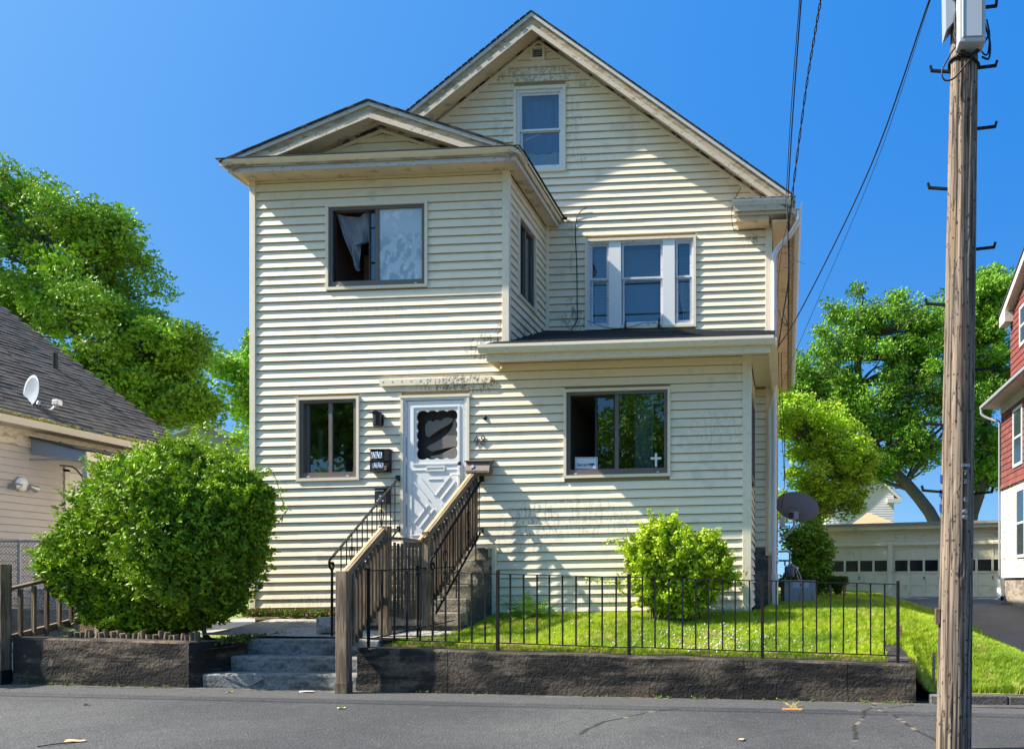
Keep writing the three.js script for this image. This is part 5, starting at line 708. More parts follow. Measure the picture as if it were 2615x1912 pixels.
// big bush in the planter and the bush by the porch
function bush(name, label, o) {
  seed = o.seed; const t = thing(name, label, 'bush', o.base), items = [], E = new THREE.Euler(), Q = new THREE.Quaternion(), wood = [];
  for (let i = 0; i < o.stems; i++) { const a = rnd() * 6.28, e = o.env[i % o.env.length], tip = [e[0] + e[3] * 0.6 * Math.cos(a), e[1] + e[4] * rr(-0.2, 0.5), e[2] + e[5] * 0.6 * Math.sin(a)], s = [o.base[0] + rr(-1, 1) * o.spread, o.base[1] - 0.03, o.base[2] + rr(-0.15, 0.15)]; wood.push(taper([s, [lerp(s[0], tip[0], 0.35), lerp(s[1], tip[1], 0.5), lerp(s[2], tip[2], 0.35)], tip], 0.018, 0.005, 5, 7)); }
  for (let i = 0; i < o.n; i++) {
    const e = o.env[Math.floor(rnd() * o.env.length)], th = rnd() * 6.283, cz = rr(-1, 1), s = Math.sqrt(1 - cz * cz), lump = 1.03 + 0.42 * (fbm(th / 6.2832, cz * 0.5 + 0.5, 9, 6, 4, o.seed) - 0.5), q = Math.pow(rnd(), 0.34) * lump + (rnd() < 0.10 ? rr(0, 0.24) * rnd() : 0), p = V(e[0] + e[3] * q * s * Math.cos(th), e[1] + e[4] * q * cz, e[2] + e[5] * q * s * Math.sin(th));
    if (p.y < o.base[1] + 0.04) continue; const n = V(s * Math.cos(th), cz, s * Math.sin(th)); E.set(rr(-0.9, 0.9), rr(0, 6.283), rr(-0.9, 0.9)); Q.setFromEuler(E); const k = rr(0.75, 1.3) * o.sz, h = rnd();
    items.push([new THREE.Matrix4().compose(p, Q.clone(), V(k, k, k)), col([lerp(o.rgb[0], o.rgb2[0], h), lerp(o.rgb[1], o.rgb2[1], h), lerp(o.rgb[2], o.rgb2[2], h)], rr(0.55, 1.25) * (rnd() < 0.1 ? 1.5 : 1))]);
  }
  for (let i = 0; i < o.shoots; i++) { // loose shoots that break the outline
    const e = o.env[Math.floor(rnd() * o.env.length)], th = rnd() * 6.283, cz = rr(-0.35, 1), s = Math.sqrt(1 - cz * cz), n = V(s * Math.cos(th), cz, s * Math.sin(th)), a = V(e[0] + e[3] * 0.85 * n.x, e[1] + e[4] * 0.85 * n.y, e[2] + e[5] * 0.85 * n.z), d = n.clone().multiplyScalar(0.8).add(V(rr(-0.4, 0.4), rr(0.1, 0.8), rr(-0.4, 0.4))).normalize(), len = rr(0.16, 0.36), kk = rr(0.8, 1.3);
    if (a.y < o.base[1] + 0.1) continue; const tip = a.clone().addScaledVector(d, len).add(V(0, -len * 0.12, 0)); wood.push(taper([a, a.clone().addScaledVector(d, len * 0.55), tip], 0.005, 0.002, 3, 4));
    for (let k = 0; k < 9; k++) { const t = 0.15 + 0.85 * k / 8, p = a.clone().addScaledVector(d, len * t).add(V(rr(-0.02, 0.02), -len * 0.12 * t * t + rr(-0.02, 0.02), rr(-0.02, 0.02))); E.set(rr(-1, 1), rr(0, 6.283), rr(-1, 1)); const z = o.sz * lerp(0.95, 0.55, t); items.push([new THREE.Matrix4().compose(p, Q.setFromEuler(E).clone(), V(z, z, z)), col(o.rgb2, kk * rr(0.8, 1.15))]); }
  }
  for (const pts of o.vines || []) { wood.push(tube(pts, 0.005, 4)); const c = new THREE.CatmullRomCurve3(pts.map((q) => V(...q))); for (let i = 0; i < 12; i++) { const p = c.getPoint(i / 11); E.set(rr(-1, 1), rr(0, 6), rr(-1, 1)); const k = o.sz * rr(0.5, 0.8); items.push([new THREE.Matrix4().compose(p, Q.setFromEuler(E).clone(), V(k, k, k)), col(o.rgb2, rr(0.8, 1.2))]); } }
  mesh('stem', wood, M.bark, t); stuff(inst('foliage', LEAVES.bush[0], leafW, items, t)); return t;
}
{
  const z = 1.72, A = (u, v, zz = z) => onZ(u, v, zz), c = (u, v, rx, ry, rz, zz = z) => { const q = A(u, v, zz); return [q[0], q[1], q[2], rx, ry, rz]; };
  const b = A(400, 1600); bush('hedge_bush', 'large rounded leafy bush filling the concrete planter', { seed: 401, base: [b[0], 0.56, 1.75], spread: 0.8, stems: 26, shoots: 620, n: 44000, sz: 0.68, rgb: [0.113, 0.229, 0.00616], rgb2: [0.406, 0.582, 0.0165],
    env: [c(400, 1385, 1.08, 0.96, 0.78), c(520, 1380, 0.80, 0.92, 0.70), c(560, 1330, 0.55, 0.58, 0.55), c(320, 1360, 0.72, 0.72, 0.60), c(215, 1440, 0.50, 0.42, 0.42, 1.95), c(420, 1255, 0.72, 0.5, 0.58), c(460, 1500, 0.86, 0.52, 0.55), c(300, 1490, 0.72, 0.45, 0.5), c(380, 1560, 0.85, 0.32, 0.48), c(600, 1290, 0.42, 0.45, 0.45), c(460, 1200, 0.4, 0.3, 0.4), c(340, 1240, 0.4, 0.32, 0.4), [-7.62, 1.75, 2.35, 0.55, 0.75, 0.75], [-7.9, 2.3, 2.2, 0.6, 0.5, 0.75]], vines: [[A(650, 1230), A(690, 1200), A(725, 1290)], [A(110, 1420), A(85, 1415), A(70, 1400)], [A(640, 1330), A(690, 1350), A(735, 1300)], [A(480, 1150), A(455, 1120), A(430, 1135)]].map((v) => v) });
  const z2 = 0.62, B = (u, v, zz = z2) => onZ(u, v, zz), d = (u, v, rx, ry, rz, zz = z2) => { const q = B(u, v, zz); return [q[0], q[1], q[2], rx, ry, rz]; }, b2 = B(1720, 1575);
  bush('porch_bush', 'loose bright green bush in front of the porch wall', { seed: 431, base: [b2[0], yardY(b2[0], z2), z2], spread: 0.35, stems: 14, shoots: 260, n: 8200, sz: 0.80, rgb: [0.173, 0.313, 0.0112], rgb2: [0.568, 0.697, 0.0321], env: [d(1720, 1445, 0.56, 0.42, 0.40), d(1665, 1435, 0.36, 0.36, 0.34), d(1780, 1430, 0.40, 0.33, 0.34), d(1690, 1380, 0.26, 0.22, 0.26), d(1740, 1520, 0.40, 0.32, 0.30), d(1690, 1500, 0.35, 0.3, 0.3), d(1835, 1470, 0.16, 0.16, 0.16)],
    vines: [[B(1620, 1480), B(1560, 1485), B(1500, 1480)], [B(1640, 1400), B(1590, 1375), B(1540, 1385)], [B(1700, 1360), B(1675, 1330), B(1655, 1345)], [B(1600, 1520), B(1580, 1500), B(1575, 1480)], [B(1850, 1440), B(1885, 1480), B(1900, 1500)], [B(1600, 1560), B(1625, 1540), B(1640, 1550)], [B(1800, 1370), B(1830, 1365), B(1850, 1400)]] });
}
// ferns and low plants along the wall
function fern(label, x, z, y, n, L, s, grp) {
  seed = s; const T = [], t = thing('fern', label, 'fern', [x, y, z], grp);
  for (let i = 0; i < n; i++) { const a = rnd() * 6.28, l = L * rr(0.7, 1.15), up = rr(0.55, 1.25), P = (k) => [x + Math.cos(a) * l * k * 0.75, y + l * (up * k - 0.62 * k * k), z + Math.sin(a) * l * k * 0.55]; const sx = -Math.sin(a), sz = Math.cos(a);
    for (let k = 0; k < 15; k++) { const q = (k + 1.5) / 16.5, p = P(q), w = 0.13 * L / 0.55 * Math.sin(Math.PI * Math.min(1, q * 0.8 + 0.2)) * (1.05 - q * 0.6), p2 = P(q + 0.03); for (const sd of [1, -1]) T.push([p, [p2[0], p2[1], p2[2]], [p[0] + sx * w * sd + (p2[0] - p[0]) * 0.8, p[1] - w * 0.25, p[2] + sz * w * sd + (p2[2] - p[2]) * 0.8]]); } }
  mesh('fronds', tris(T), fernMat, t);
}
const fernMat = leafMat([0.28, 0.46, 0.05], 0.6, 0.3);
{
  const f = (u, v, z) => { const q = onZ(u, v, z); return [q[0], z, yardY(q[0], z)]; }; let [x, z, y] = f(1340, 1570, 0.45); fern('tall fern against the siding right of the stairs', x, z, y, 26, 0.72, 501); [x, z, y] = f(1385, 1570, 0.38); fern('smaller fern beside the tall fern', x, z, y, 16, 0.55, 502);
  [x, z, y] = f(1510, 1573, 0.4); fern('low leafy plant between fern and porch bush', x, z, y, 16, 0.26, 503); fern('dusty low plant at the left end of the log edging', -9.05, 2.2, 0.56, 18, 0.34, 504); fern('dusty fern drooping over the log edging', -8.35, 2.25, 0.56, 20, 0.36, 505);
  // lawn: blades, clover heads, weeds
  const blade = (h, w, n, s) => { const old = seed; seed = s; const T = []; for (let i = 0; i < n; i++) { const a = rnd() * 6.28, r0 = 0.03 * Math.sqrt(rnd()), x0 = r0 * Math.cos(a * 3), z0 = r0 * Math.sin(a * 3), l = h * rr(0.6, 1.2), bx = Math.cos(a) * l * rr(0.15, 0.6), bz = Math.sin(a) * l * rr(0.15, 0.6), px = -Math.sin(a) * w, pz = Math.cos(a) * w; const m = [x0 + bx * 0.35, l * 0.6, z0 + bz * 0.35]; T.push(...quad([x0 - px, 0, z0 - pz], [x0 + px, 0, z0 + pz], [m[0] + px * 0.7, m[1], m[2] + pz * 0.7], [m[0] - px * 0.7, m[1], m[2] - pz * 0.7]), [[m[0] - px * 0.7, m[1], m[2] - pz * 0.7], [m[0] + px * 0.7, m[1], m[2] + pz * 0.7], [x0 + bx, l * 0.95, z0 + bz]]); } seed = old; const g = new THREE.BufferGeometry(); g.setAttribute('position', new THREE.Float32BufferAttribute(T.flat(2), 3)); g.computeVertexNormals(); return g; };
  const gm = leafMat([1, 1, 1], 0.75, 0.35), near = [], far = [], g1 = blade(0.085, 0.0026, 14, 511), g2 = blade(0.10, 0.005, 12, 512), Q = new THREE.Quaternion(), up = V(0, 1, 0); seed = 513;
  const gc = (x, z) => { const k2 = sstep(0.25, 0.7, fbm(x * 0.06 + 3, z * 0.06 + 9, 17, 17, 4, 515)), dry = sstep(2.1, 2.42, z) * sstep(0.35, 0.6, fbm(x * 0.2 + 3, z * 0.2 + 9, 31, 31, 3, 516)) + 0.5 * sstep(0.62, 0.72, fbm(x * 0.1 + 5, z * 0.1 + 2, 41, 41, 3, 517)); return col([lerp(lerp(0.22, 0.50, k2), 0.62, dry), lerp(lerp(0.36, 0.62, k2), 0.55, dry), lerp(0.018, 0.16, dry)], rr(0.75, 1.2)); };
  for (let i = 0; i < 46000; i++) { const z = lerp(-0.1, 2.42, rnd()), xl = -5.0 + 0.62 * sstep(2.6, 1.2, z), x = lerp(xl, 2.6, rnd()); if (z < 0.04 && x < -0.5) continue; if (x > 1.2 && x < 1.5 && z > 1.6) continue; if (x < -4.35 && z < 1.4) continue; if (x > M.edgeX(z)) continue; const s = rr(0.6, 1.25) * (z > 2.3 ? 0.6 : 1); near.push([new THREE.Matrix4().compose(V(x, yardY(x, z) - 0.004, z), Q.setFromAxisAngle(up, rnd() * 6.28).clone(), V(s, s, s)), gc(x, z)]); }
  for (let i = 0; i < 16000; i++) { const z = lerp(-0.6, 2.5, rnd()), x = lerp(1.5, M.edgeX(z), rnd()); const s = rr(0.7, 1.5); near.push([new THREE.Matrix4().compose(V(x, yardY(x, z) - 0.004, z), Q.setFromAxisAngle(up, rnd() * 6.28).clone(), V(s, s, s)), gc(x, z * 0.3)]); }
  for (let i = 0; i < 46000; i++) { const q = rnd(), z = lerp(-0.1, -24, q * q * 0.6 + q * 0.4), x = lerp(z > -14 ? -0.3 : -1.5, M.edgeX(z), rnd()); const s = rr(0.7, 1.4) * lerp(1, 1.7, clamp(-z / 24)); far.push([new THREE.Matrix4().compose(V(x, yardY(x, z) - 0.004, z), Q.setFromAxisAngle(up, rnd() * 6.28).clone(), V(s, s * 0.85, s)), gc(x, z * 0.2)]); }
  stuff(inst('front_lawn_grass', g1, gm, near), 'bright green mown grass of the front lawn and bank', 'grass'); stuff(inst('side_lawn_grass', g2, gm, far), 'green grass of the side lawn running back to the garages', 'grass');
  const fl = []; seed = 521; for (let i = 0; i < 420; i++) { const a = rnd() < 0.72, x = a ? -0.9 + rr(-1.3, 1.3) * rnd() : rr(-3.6, 1.1), z = a ? 1.9 + rr(-0.7, 0.45) : rr(0.7, 2.3), y = yardY(x, z) + rr(0.05, 0.10), s = rr(0.6, 1.2); fl.push([new THREE.Matrix4().compose(V(x, y, z), new THREE.Quaternion(), V(s, s, s)), col([0.62, 0.56, 0.5], rr(0.8, 1.1))]); }
  stuff(inst('clover_flowers', new THREE.IcosahedronGeometry(0.012, 1), mat([1, 1, 1], 0.9), fl), 'white clover heads scattered over the front lawn', 'flowers');
  const wd = []; seed = 531; for (let i = 0; i < 1500; i++) { const bed = rnd() < 0.7, x = bed ? rr(-8.15, -6.0) : rr(-7.1, -6.55), z = bed ? rr(0.05, 0.33) : lerp(2.3, 1.55, (x + 7.1) / 0.55) + rr(-0.12, 0.12); const y = bed ? M.pathY(x, z) + 0.04 : wallTopY(x) - 0.02, s = rr(0.25, 0.7); wd.push([new THREE.Matrix4().compose(V(x, y + rr(0, 0.05), z), Q.setFromEuler(new THREE.Euler(rr(-0.8, 0.8), rr(0, 6), rr(-0.8, 0.8))).clone(), V(s, s, s)), rnd() < 0.3 ? col([0.3, 0.19, 0.08], rr(0.6, 1.1)) : col([0.20, 0.28, 0.03], rr(0.7, 1.2))]); }
  for (let i = 0; i < 420; i++) { const x = rnd() < 0.3 ? rr(-9.5, -7.3) : rr(-5.1, 1.5), c = fbm(x * 0.3 + 4, 0.3, 37, 3, 2, 533); if (c < 0.52) continue; const s = rr(0.12, 0.34); wd.push([new THREE.Matrix4().compose(V(x, ys(x) + 0.012, 2.725 + rr(0, 0.03)), Q.setFromEuler(new THREE.Euler(rr(-0.8, 0.8), rr(0, 6), rr(-0.8, 0.8))).clone(), V(s, s, s)), rnd() < 0.4 ? col([0.4, 0.28, 0.13], rr(0.6, 1.1)) : col([0.22, 0.34, 0.05], rr(0.7, 1.2))]); }
  stuff(inst('weeds', LEAVES.bush[0], leafW, wd), 'low weeds and dry leaves along the foot of the siding', 'weeds');
}
// log edging in the planter
{ const e = thing('log_edging', 'row of short round logs edging the hedge planter', 'edging', [-8.2, 0.55, 2.42]); seed = 541; for (let i = 0; i < 25; i++) { const x = -9.0 + i * 0.069, y = wallTopY(x) - 0.05, h = rr(0.10, 0.17), r = rr(0.031, 0.038); mesh('log', [beamCyl([x, y - 0.03, 2.40 + rr(-0.015, 0.015)], [x + rr(-0.02, 0.02), y + h, 2.40 + rr(-0.02, 0.02)], r, r * 0.97, 10)], i % 5 ? M.woodDark : M.woodOld, e); } }
// ---------- utility pole ----------
const PZ = 5.62;
{
  const b = onZ(2435, 1900, PZ), t = onZ(2462, 100, PZ), base = [b[0], ys(b[0]) - 0.02, PZ], lean = (t[0] - b[0]) / (t[1] - b[1]), cx = (y) => b[0] + lean * (y - b[1]), R = (y) => lerp(0.143, 0.108, clamp((y - 0) / 6.2));
  const o = thing('utility_pole', 'weathered wooden utility pole with climbing steps beside the driveway', 'utility pole', base);
  const n = 128, m = 420, pos = [], uv = [], idx = [], top = 10.2;
  for (let j = 0; j <= m; j++) for (let i = 0; i <= n; i++) { const y = lerp(base[1], top, j / m), u = i / n, a = u * 6.28318; const g = fbm(u, y * 0.09, 44, 5, 4, 801), ck = fbm(u, y * 0.09, 46, 5, 3, 807), hole = fbm(u, y * 0.22, 22, 26, 2, 811); const r = R(y) * (1 + 0.02 * (fbm(u, y * 0.05, 4, 2, 2, 815) - 0.5)) - 0.007 * sstep(0.56, 0.70, ck) + 0.006 * (g - 0.5) - 0.008 * sstep(0.70, 0.80, hole); pos.push(cx(y) + r * Math.cos(a), y, PZ + r * Math.sin(a)); uv.push(u, y); }
  for (let j = 0; j < m; j++) for (let i = 0; i < n; i++) { const a = j * (n + 1) + i, c = a + 1, d = a + n + 1, e = d + 1; idx.push(a, d, c, c, d, e); }
  const g = new THREE.BufferGeometry(); g.setAttribute('position', new THREE.Float32BufferAttribute(pos, 3)); g.setAttribute('uv', new THREE.Float32BufferAttribute(uv, 2)); g.setIndex(idx); g.computeVertexNormals();
  const wt = colTex(512, 1280, 1, 5, (u, v) => { const gr = 0.6 * fbm(u, v, 34, 8, 3, 821) + 0.4 * fbm(u, v, 90, 10, 3, 823), k = fbm(u, v, 8, 6, 4, 825), ck = fbm(u, v, 60, 9, 3, 831), hole = 0; let c = mix3([0.06, 0.044, 0.034], [0.34, 0.255, 0.185], sstep(0.28, 0.72, gr)); c = mix3(c, [0.24, 0.16, 0.10], 0.75 * sstep(0.52, 0.7, k)); c = mix3(c, [0.028, 0.022, 0.018], 0.9 * sstep(0.60, 0.70, ck)); return mix3(c, [0.02, 0.016, 0.013], 0.85 * sstep(0.70, 0.76, fbm(u, v, 40, 130, 3, 840))); });
  mesh('shaft', g, texMat(wt, 0.95), o);
  for (const [u, v, sd] of [[0, 20, 1], [0, 180, -1], [0, 172, 1], [0, 327, 1], [0, 479, -1], [0, 634, 1], [0, 775, -1], [0, 942, 1], [0, 1081, -1], [0, 1252, -1], [0, 1257, 1]]) { const y = onZ(2440, v, PZ)[1], x0 = cx(y) + sd * (R(y) - 0.04), x1 = cx(y) + sd * (R(y) + 0.155), up = v < 50 ? 0.13 : 0.045; mesh('pole_step', [beam([x0, y - 0.012 * sd * sd, PZ], [x1, y + 0.006, PZ], 0.020, 0.020), beam([x1 - sd * 0.008, y, PZ], [x1 + sd * 0.004, y + up, PZ], 0.020, 0.022, [0, 0, 1])], M.iron, o); }
  const face = (y, a = 0.42) => [cx(y) + R(y) * Math.sin(a), y, PZ + R(y) * Math.cos(a)], put = (gm, y, a = 0.42, out = 0.001) => { const f = face(y, a); return gm.rotateY(a).translate(f[0] + out * Math.sin(a), f[1], f[2] + out * Math.cos(a)); };
  const al = mat([0.40, 0.40, 0.40], 0.5, { metalness: 0.3 }); mesh('number_tag', put(mv(box(-0.038, 0.038, -0.011, 0.011, 0, 0.004), 0, 0, 0), onZ(2450, 1192, PZ)[1], 0.3), al, o);
  [['7', 1210], ['3', 1232], ['6', 1278]].forEach(([s, v]) => mesh('number_digit', put(mv(text(s, 0.036, 0.004), -0.014, -0.018, 0), onZ(2450, v, PZ)[1], 0.3), al, o));
  for (const v of [1308, 1322]) mesh('tag_washer', put(lathe([[0, 0], [0.008, 0.006], [0.022, 0.004], [0.024, 0], [0, 0]], 16).rotateX(Math.PI / 2).scale(1, 0.75, 1), onZ(2450, v, PZ)[1], 0.3), al, o);
  mesh('ground_wire_strip', (() => { const l = []; for (let y = 1.9; y < 2.25; y += 0.12) l.push(box(cx(y) - R(y) - 0.012, cx(y) - R(y) + 0.006, y, y + 0.06, PZ - 0.02, PZ + 0.01)); return l; })(), mat([0.05, 0.14, 0.5], 0.6), o);
  mesh('service_box', rbox(cx(1.02) - R(1) - 0.03, cx(1.02) - R(1) + 0.01, 0.97, 1.10, PZ - 0.02, PZ + 0.04, 0.006), M.woodDark, o); mesh('crossarm', [rbox(cx(9.4) - 1.3, cx(9.4) + 1.3, 9.36, 9.46, PZ - 0.22, PZ - 0.12, 0.008)], M.woodOld, o);
  // terminal boxes at the top
  const p1 = onZ(2483, 108, PZ + 0.24), y1 = p1[1], bx = p1[0]; const box1 = thing('terminal_box', 'large pale grey terminal cabinet strapped to the pole', 'utility box', [bx, y1, PZ + 0.17]);
  mesh('case', rbox(bx - 0.105, bx + 0.105, y1, y1 + 0.85, PZ + 0.095, PZ + 0.25, 0.012, 2), mat([0.42, 0.44, 0.47], 0.45), box1); mesh('door_panel', rbox(bx - 0.075, bx + 0.075, y1 + 0.04, y1 + 0.82, PZ + 0.25, PZ + 0.258, 0.004), mat([0.40, 0.43, 0.48], 0.45), box1); mesh('door_rib', [box(bx - 0.08, bx - 0.074, y1 + 0.035, y1 + 0.82, PZ + 0.25, PZ + 0.264)], M.white, box1);
  const p2 = onZ(2425, 78, PZ + 0.05), box2 = thing('splice_box', 'narrow grey splice box on the left side of the pole', 'utility box', [p2[0], p2[1], PZ + 0.02]), sx = p2[0];
  mesh('case', hexa([[sx - 0.04, p2[1] - 0.04, PZ + 0.12], [sx + 0.03, p2[1] + 0.04, PZ + 0.12], [sx + 0.03, p2[1] + 0.04, PZ - 0.06], [sx - 0.04, p2[1] - 0.04, PZ - 0.06], [sx - 0.05, p2[1] + 0.7, PZ + 0.12], [sx + 0.03, p2[1] + 0.7, PZ + 0.12], [sx + 0.03, p2[1] + 0.7, PZ - 0.06], [sx - 0.05, p2[1] + 0.7, PZ - 0.06]]), mat([0.33, 0.36, 0.42], 0.45), box2); for (let i = 0; i < 6; i++) mesh('cable_port', rbox(sx + 0.03, sx + 0.05, p2[1] + 0.06 + i * 0.075, p2[1] + 0.11 + i * 0.075, PZ + 0.04, PZ + 0.1, 0.006), M.black, box2); mesh('latch', rbox(sx + 0.005, sx + 0.045, p2[1] + 0.2, p2[1] + 0.225, PZ + 0.12, PZ + 0.135, 0.004), M.galv, box2);
  // loose cable loops under the boxes
  const c = thing('cable_loops', 'tangle of black cable loops hanging under the pole boxes', 'cables', [cx(y1), y1 - 0.2, PZ]); const q = (u, v, z) => onZ(u, v, PZ + z);
  [[[2450, 105, 0.1], [2420, 150, 0.14], [2405, 185, 0.15], [2412, 204, 0.15], [2432, 202, 0.16], [2470, 160, 0.17], [2500, 120, 0.15]], [[2440, 60, 0.1], [2438, 95, 0.13], [2460, 130, 0.15], [2490, 138, 0.15], [2515, 100, 0.12]], [[2520, 50, 0.02], [2527, 90, 0.04], [2520, 140, 0.06], [2506, 130, 0.1], [2500, 110, 0.12]], [[2515, 60, 0.05], [2528, 110, 0.06], [2524, 150, 0.07], [2508, 145, 0.1]], [[2440, 110, 0.12], [2470, 140, 0.15], [2500, 125, 0.14], [2525, 90, 0.08]], [[2448, 0, 0.1], [2438, 50, 0.13], [2445, 95, 0.13], [2455, 60, 0.12], [2450, 30, 0.1]]].forEach((l, i) => mesh('cable', tube(l.map((k) => q(...k)), i > 2 ? 0.009 : 0.007, 6, 40), M.cable, c));
  mesh('strap', tube([0, 1, 2, 3, 4, 5, 6].map((i) => { const a = -0.4 + i * 0.65; return [cx(y1) - (R(y1) + 0.01) * Math.cos(a), y1 - 0.04 + 0.02 * Math.sin(i), PZ + (R(y1) + 0.01) * Math.sin(a)]; }), 0.012, 6), M.iron, c);
}
// ---------- wires ----------
function wire(label, pts, r, grp, name = 'overhead_wire') { const o = mesh(name, tube(pts, r, 6, pts.length > 2 ? 60 : 24), M.cable); tag(o, label, 'wire', grp); return o; }
{
  // street lines overhead: their shadows cross the walk
  for (const [y, z, r, s] of [[8.6, 5.62, 0.026, 0.25], [9.5, 5.62, 0.016, 0.4]]) wire(r > 0.02 ? 'thick cable strung along the street high on the poles' : 'thin upper cable strung along the street high on the poles', [-40, -26, -14, -4, 2.6, 16, 34].map((x, i) => [x, y - s * Math.sin(Math.PI * clamp((x + 34) / 38)), z]), r);
  // service drops to the house corner; the far ends go up to the pole line beyond the frame
  const ev = [-0.12, 7.1, -1.5]; const dr = (u0, v0, z0, u1, v1, z1, um, vm) => { const a = onZ(u0, v0, z0), b = onZ(u1, v1, z1), m = onZ(um, vm, (z0 + z1) / 2); return [a, m, b]; };
  const far = (a, m) => [0, 1, 2].map((k) => a[k] + (a[k] - m[k]) * 0.3), arm = onZ(2435, 1900, PZ)[0] + 0.13, ext = (a, b, k) => [arm + (k - 0.75) * 8 + (b[0] - a[0]) * 0.1, 9.44, PZ - 0.17];   // tied to the crossarm
  [[2046, 0, 2.2, 2012, 505, -1.35, 2024, 300, 0.010, 'thick service drop running down to the eave corner'], [2042, 0, 2.2, 2006, 530, -1.35, 2021, 270, 0.006, 'thin wire beside the thick service drop']].forEach(([u0, v0, z0, u1, v1, z1, um, vm, r, l]) => { const p = dr(u0, v0, z0, u1, v1, z1, um, vm); wire(l, [ext(p[0], p[1], 0.8), far(p[0], p[1]), ...p], r, null, 'service_drop'); });
  { // twisted drop
    const p = dr(2096, 0, 2.2, 2014, 570, -1.3, 2058, 230), c = new THREE.CatmullRomCurve3([ext(p[0], p[1], 0.8), far(p[0], p[1]), ...p].map((q) => V(...q))), A = [], B = []; for (let i = 0; i <= 120; i++) { const q = c.getPoint(i / 120), a = i * 0.75; A.push([q.x + 0.012 * Math.cos(a), q.y, q.z + 0.012 * Math.sin(a)]); B.push([q.x - 0.012 * Math.cos(a), q.y, q.z - 0.012 * Math.sin(a)]); }
    const o = thing('twisted_service_drop', 'twisted pair of black wires dropping to the house corner', 'wire', p[2]); mesh('strand', tube(A, 0.008, 5, 240), M.cable, o); mesh('strand', tube(B, 0.008, 5, 240), M.cable, o);
  }
  { const a = onZ(2373, 0, 3.0), m = onZ(2225, 420, 0.9), b = onZ(2040, 800, -1.2), e = onZ(1984, 890, -2.4); wire('long dark wire sloping from the pole line to the right wall', [ext(a, m, 0.7), far(a, m), a, m, b, e], 0.010, null, 'service_drop'); const a2 = onZ(2376, 0, 3.0), m2 = onZ(2236, 420, 0.6), b2 = onZ(2052, 850, -1.6), e2 = onZ(1995, 985, -3.2); wire('thin wire hanging just under the long sloping wire', [ext(a2, m2, 0.7), far(a2, m2), a2, m2, b2, e2], 0.004, null, 'service_drop'); }
  // cables on the house corner and wall
  const X = MX1; wire('bundle of black cable running down the house corner', [onZ(2010, 520, -1.5), onZ(2012, 620, -1.5), onZ(2012, 720, -1.55), onZ(2000, 800, -1.75), onZ(1988, 880, -1.95)], 0.013, null, 'wall_cable');
  wire('cable looping off the house corner below the eave', [onZ(2012, 560, -1.45), onZ(1996, 640, -1.6), onZ(1986, 750, -1.9), onZ(1994, 830, -1.85), onZ(1984, 900, -1.9)], 0.005, null, 'wall_cable'); wire('cable kinked outward from the house corner', [onZ(1987, 660, -1.8), onZ(1992, 638, -1.75), onZ(2012, 640, -1.6), onZ(2030, 662, -1.5), onZ(2056, 674, -1.4)], 0.005, null, 'wall_cable');
  wire('knot of cables at the eave bracket', [onZ(1984, 785, -1.9), onZ(2000, 800, -1.8), onZ(2010, 830, -1.8), onZ(1998, 820, -1.8), onZ(1986, 790, -1.85)], 0.008, null, 'wall_cable'); for (const [k, du] of [['left', 0], ['right', 7]]) wire('black cable running down the right wall, ' + k + ' of the pair', [onZ(1988 + du, 900, -1.9), onZ(1990 + du, 1000, -2.3), onZ(1997 + du * 0.8, 1120, -3), onZ(2003, 1240, -4.2), onZ(1996, 1300, -4.6)], 0.006, null, 'wall_cable');
  wire('loose black wire hanging on the gable wall left of the triple window', [onZ(1500, 527, MZ + 0.05), onZ(1482, 540, MZ + 0.04), onZ(1471, 565, MZ + 0.03), onZ(1473, 680, MZ + 0.03), onZ(1474, 780, MZ + 0.03), onZ(1474, 815, MZ + 0.03), onZ(1458, 842, MZ + 0.05)], 0.008, null, 'wall_cable');
  wire('thin wire looping under the cornice return', [onZ(1893, 478, MZ + 0.15), onZ(1880, 500, MZ + 0.1), onZ(1870, 530, MZ + 0.06), onZ(1871, 575, MZ + 0.04), onZ(1876, 587, MZ + 0.03), onZ(1900, 587, MZ + 0.03), onZ(1950, 584, MZ + 0.03), onZ(1963, 588, MZ + 0.04)], 0.006, null, 'wall_cable');
  wire('cable lying across the sills of the triple window', [onZ(1500, 818, MZ + 0.05), onZ(1530, 830, MZ + 0.06), onZ(1570, 838, MZ + 0.06), onZ(1610, 834, MZ + 0.06), onZ(1650, 823, MZ + 0.06), onZ(1680, 826, MZ + 0.06), onZ(1695, 844, MZ + 0.06)], 0.005, null, 'wall_cable'); wire('cable lying on the porch roof below the triple window', [onZ(1460, 848, MZ + 0.1), onZ(1540, 845, MZ + 0.1), onZ(1600, 838, MZ + 0.1), onZ(1660, 838, MZ + 0.1), onZ(1740, 842, MZ + 0.1)], 0.005, null, 'wall_cable');
  for (const [u, v, l] of [[1597, 828, 'left'], [1683, 822, 'right']]) { const p = onZ(u, v, MZ + 0.09), o = thing('sill_clamp', 'small rusty clamp on the ' + l + ' sill of the triple window', 'clamp', p); mesh('clamp', [beam([p[0] - 0.01, p[1] - 0.1, p[2]], [p[0] + 0.005, p[1] + 0.07, p[2]], 0.028, 0.03), beam([p[0] - 0.03, p[1] - 0.07, p[2]], [p[0] + 0.03, p[1] - 0.05, p[2]], 0.02, 0.02)], mat([0.06, 0.03, 0.025], 0.7), o); }
}
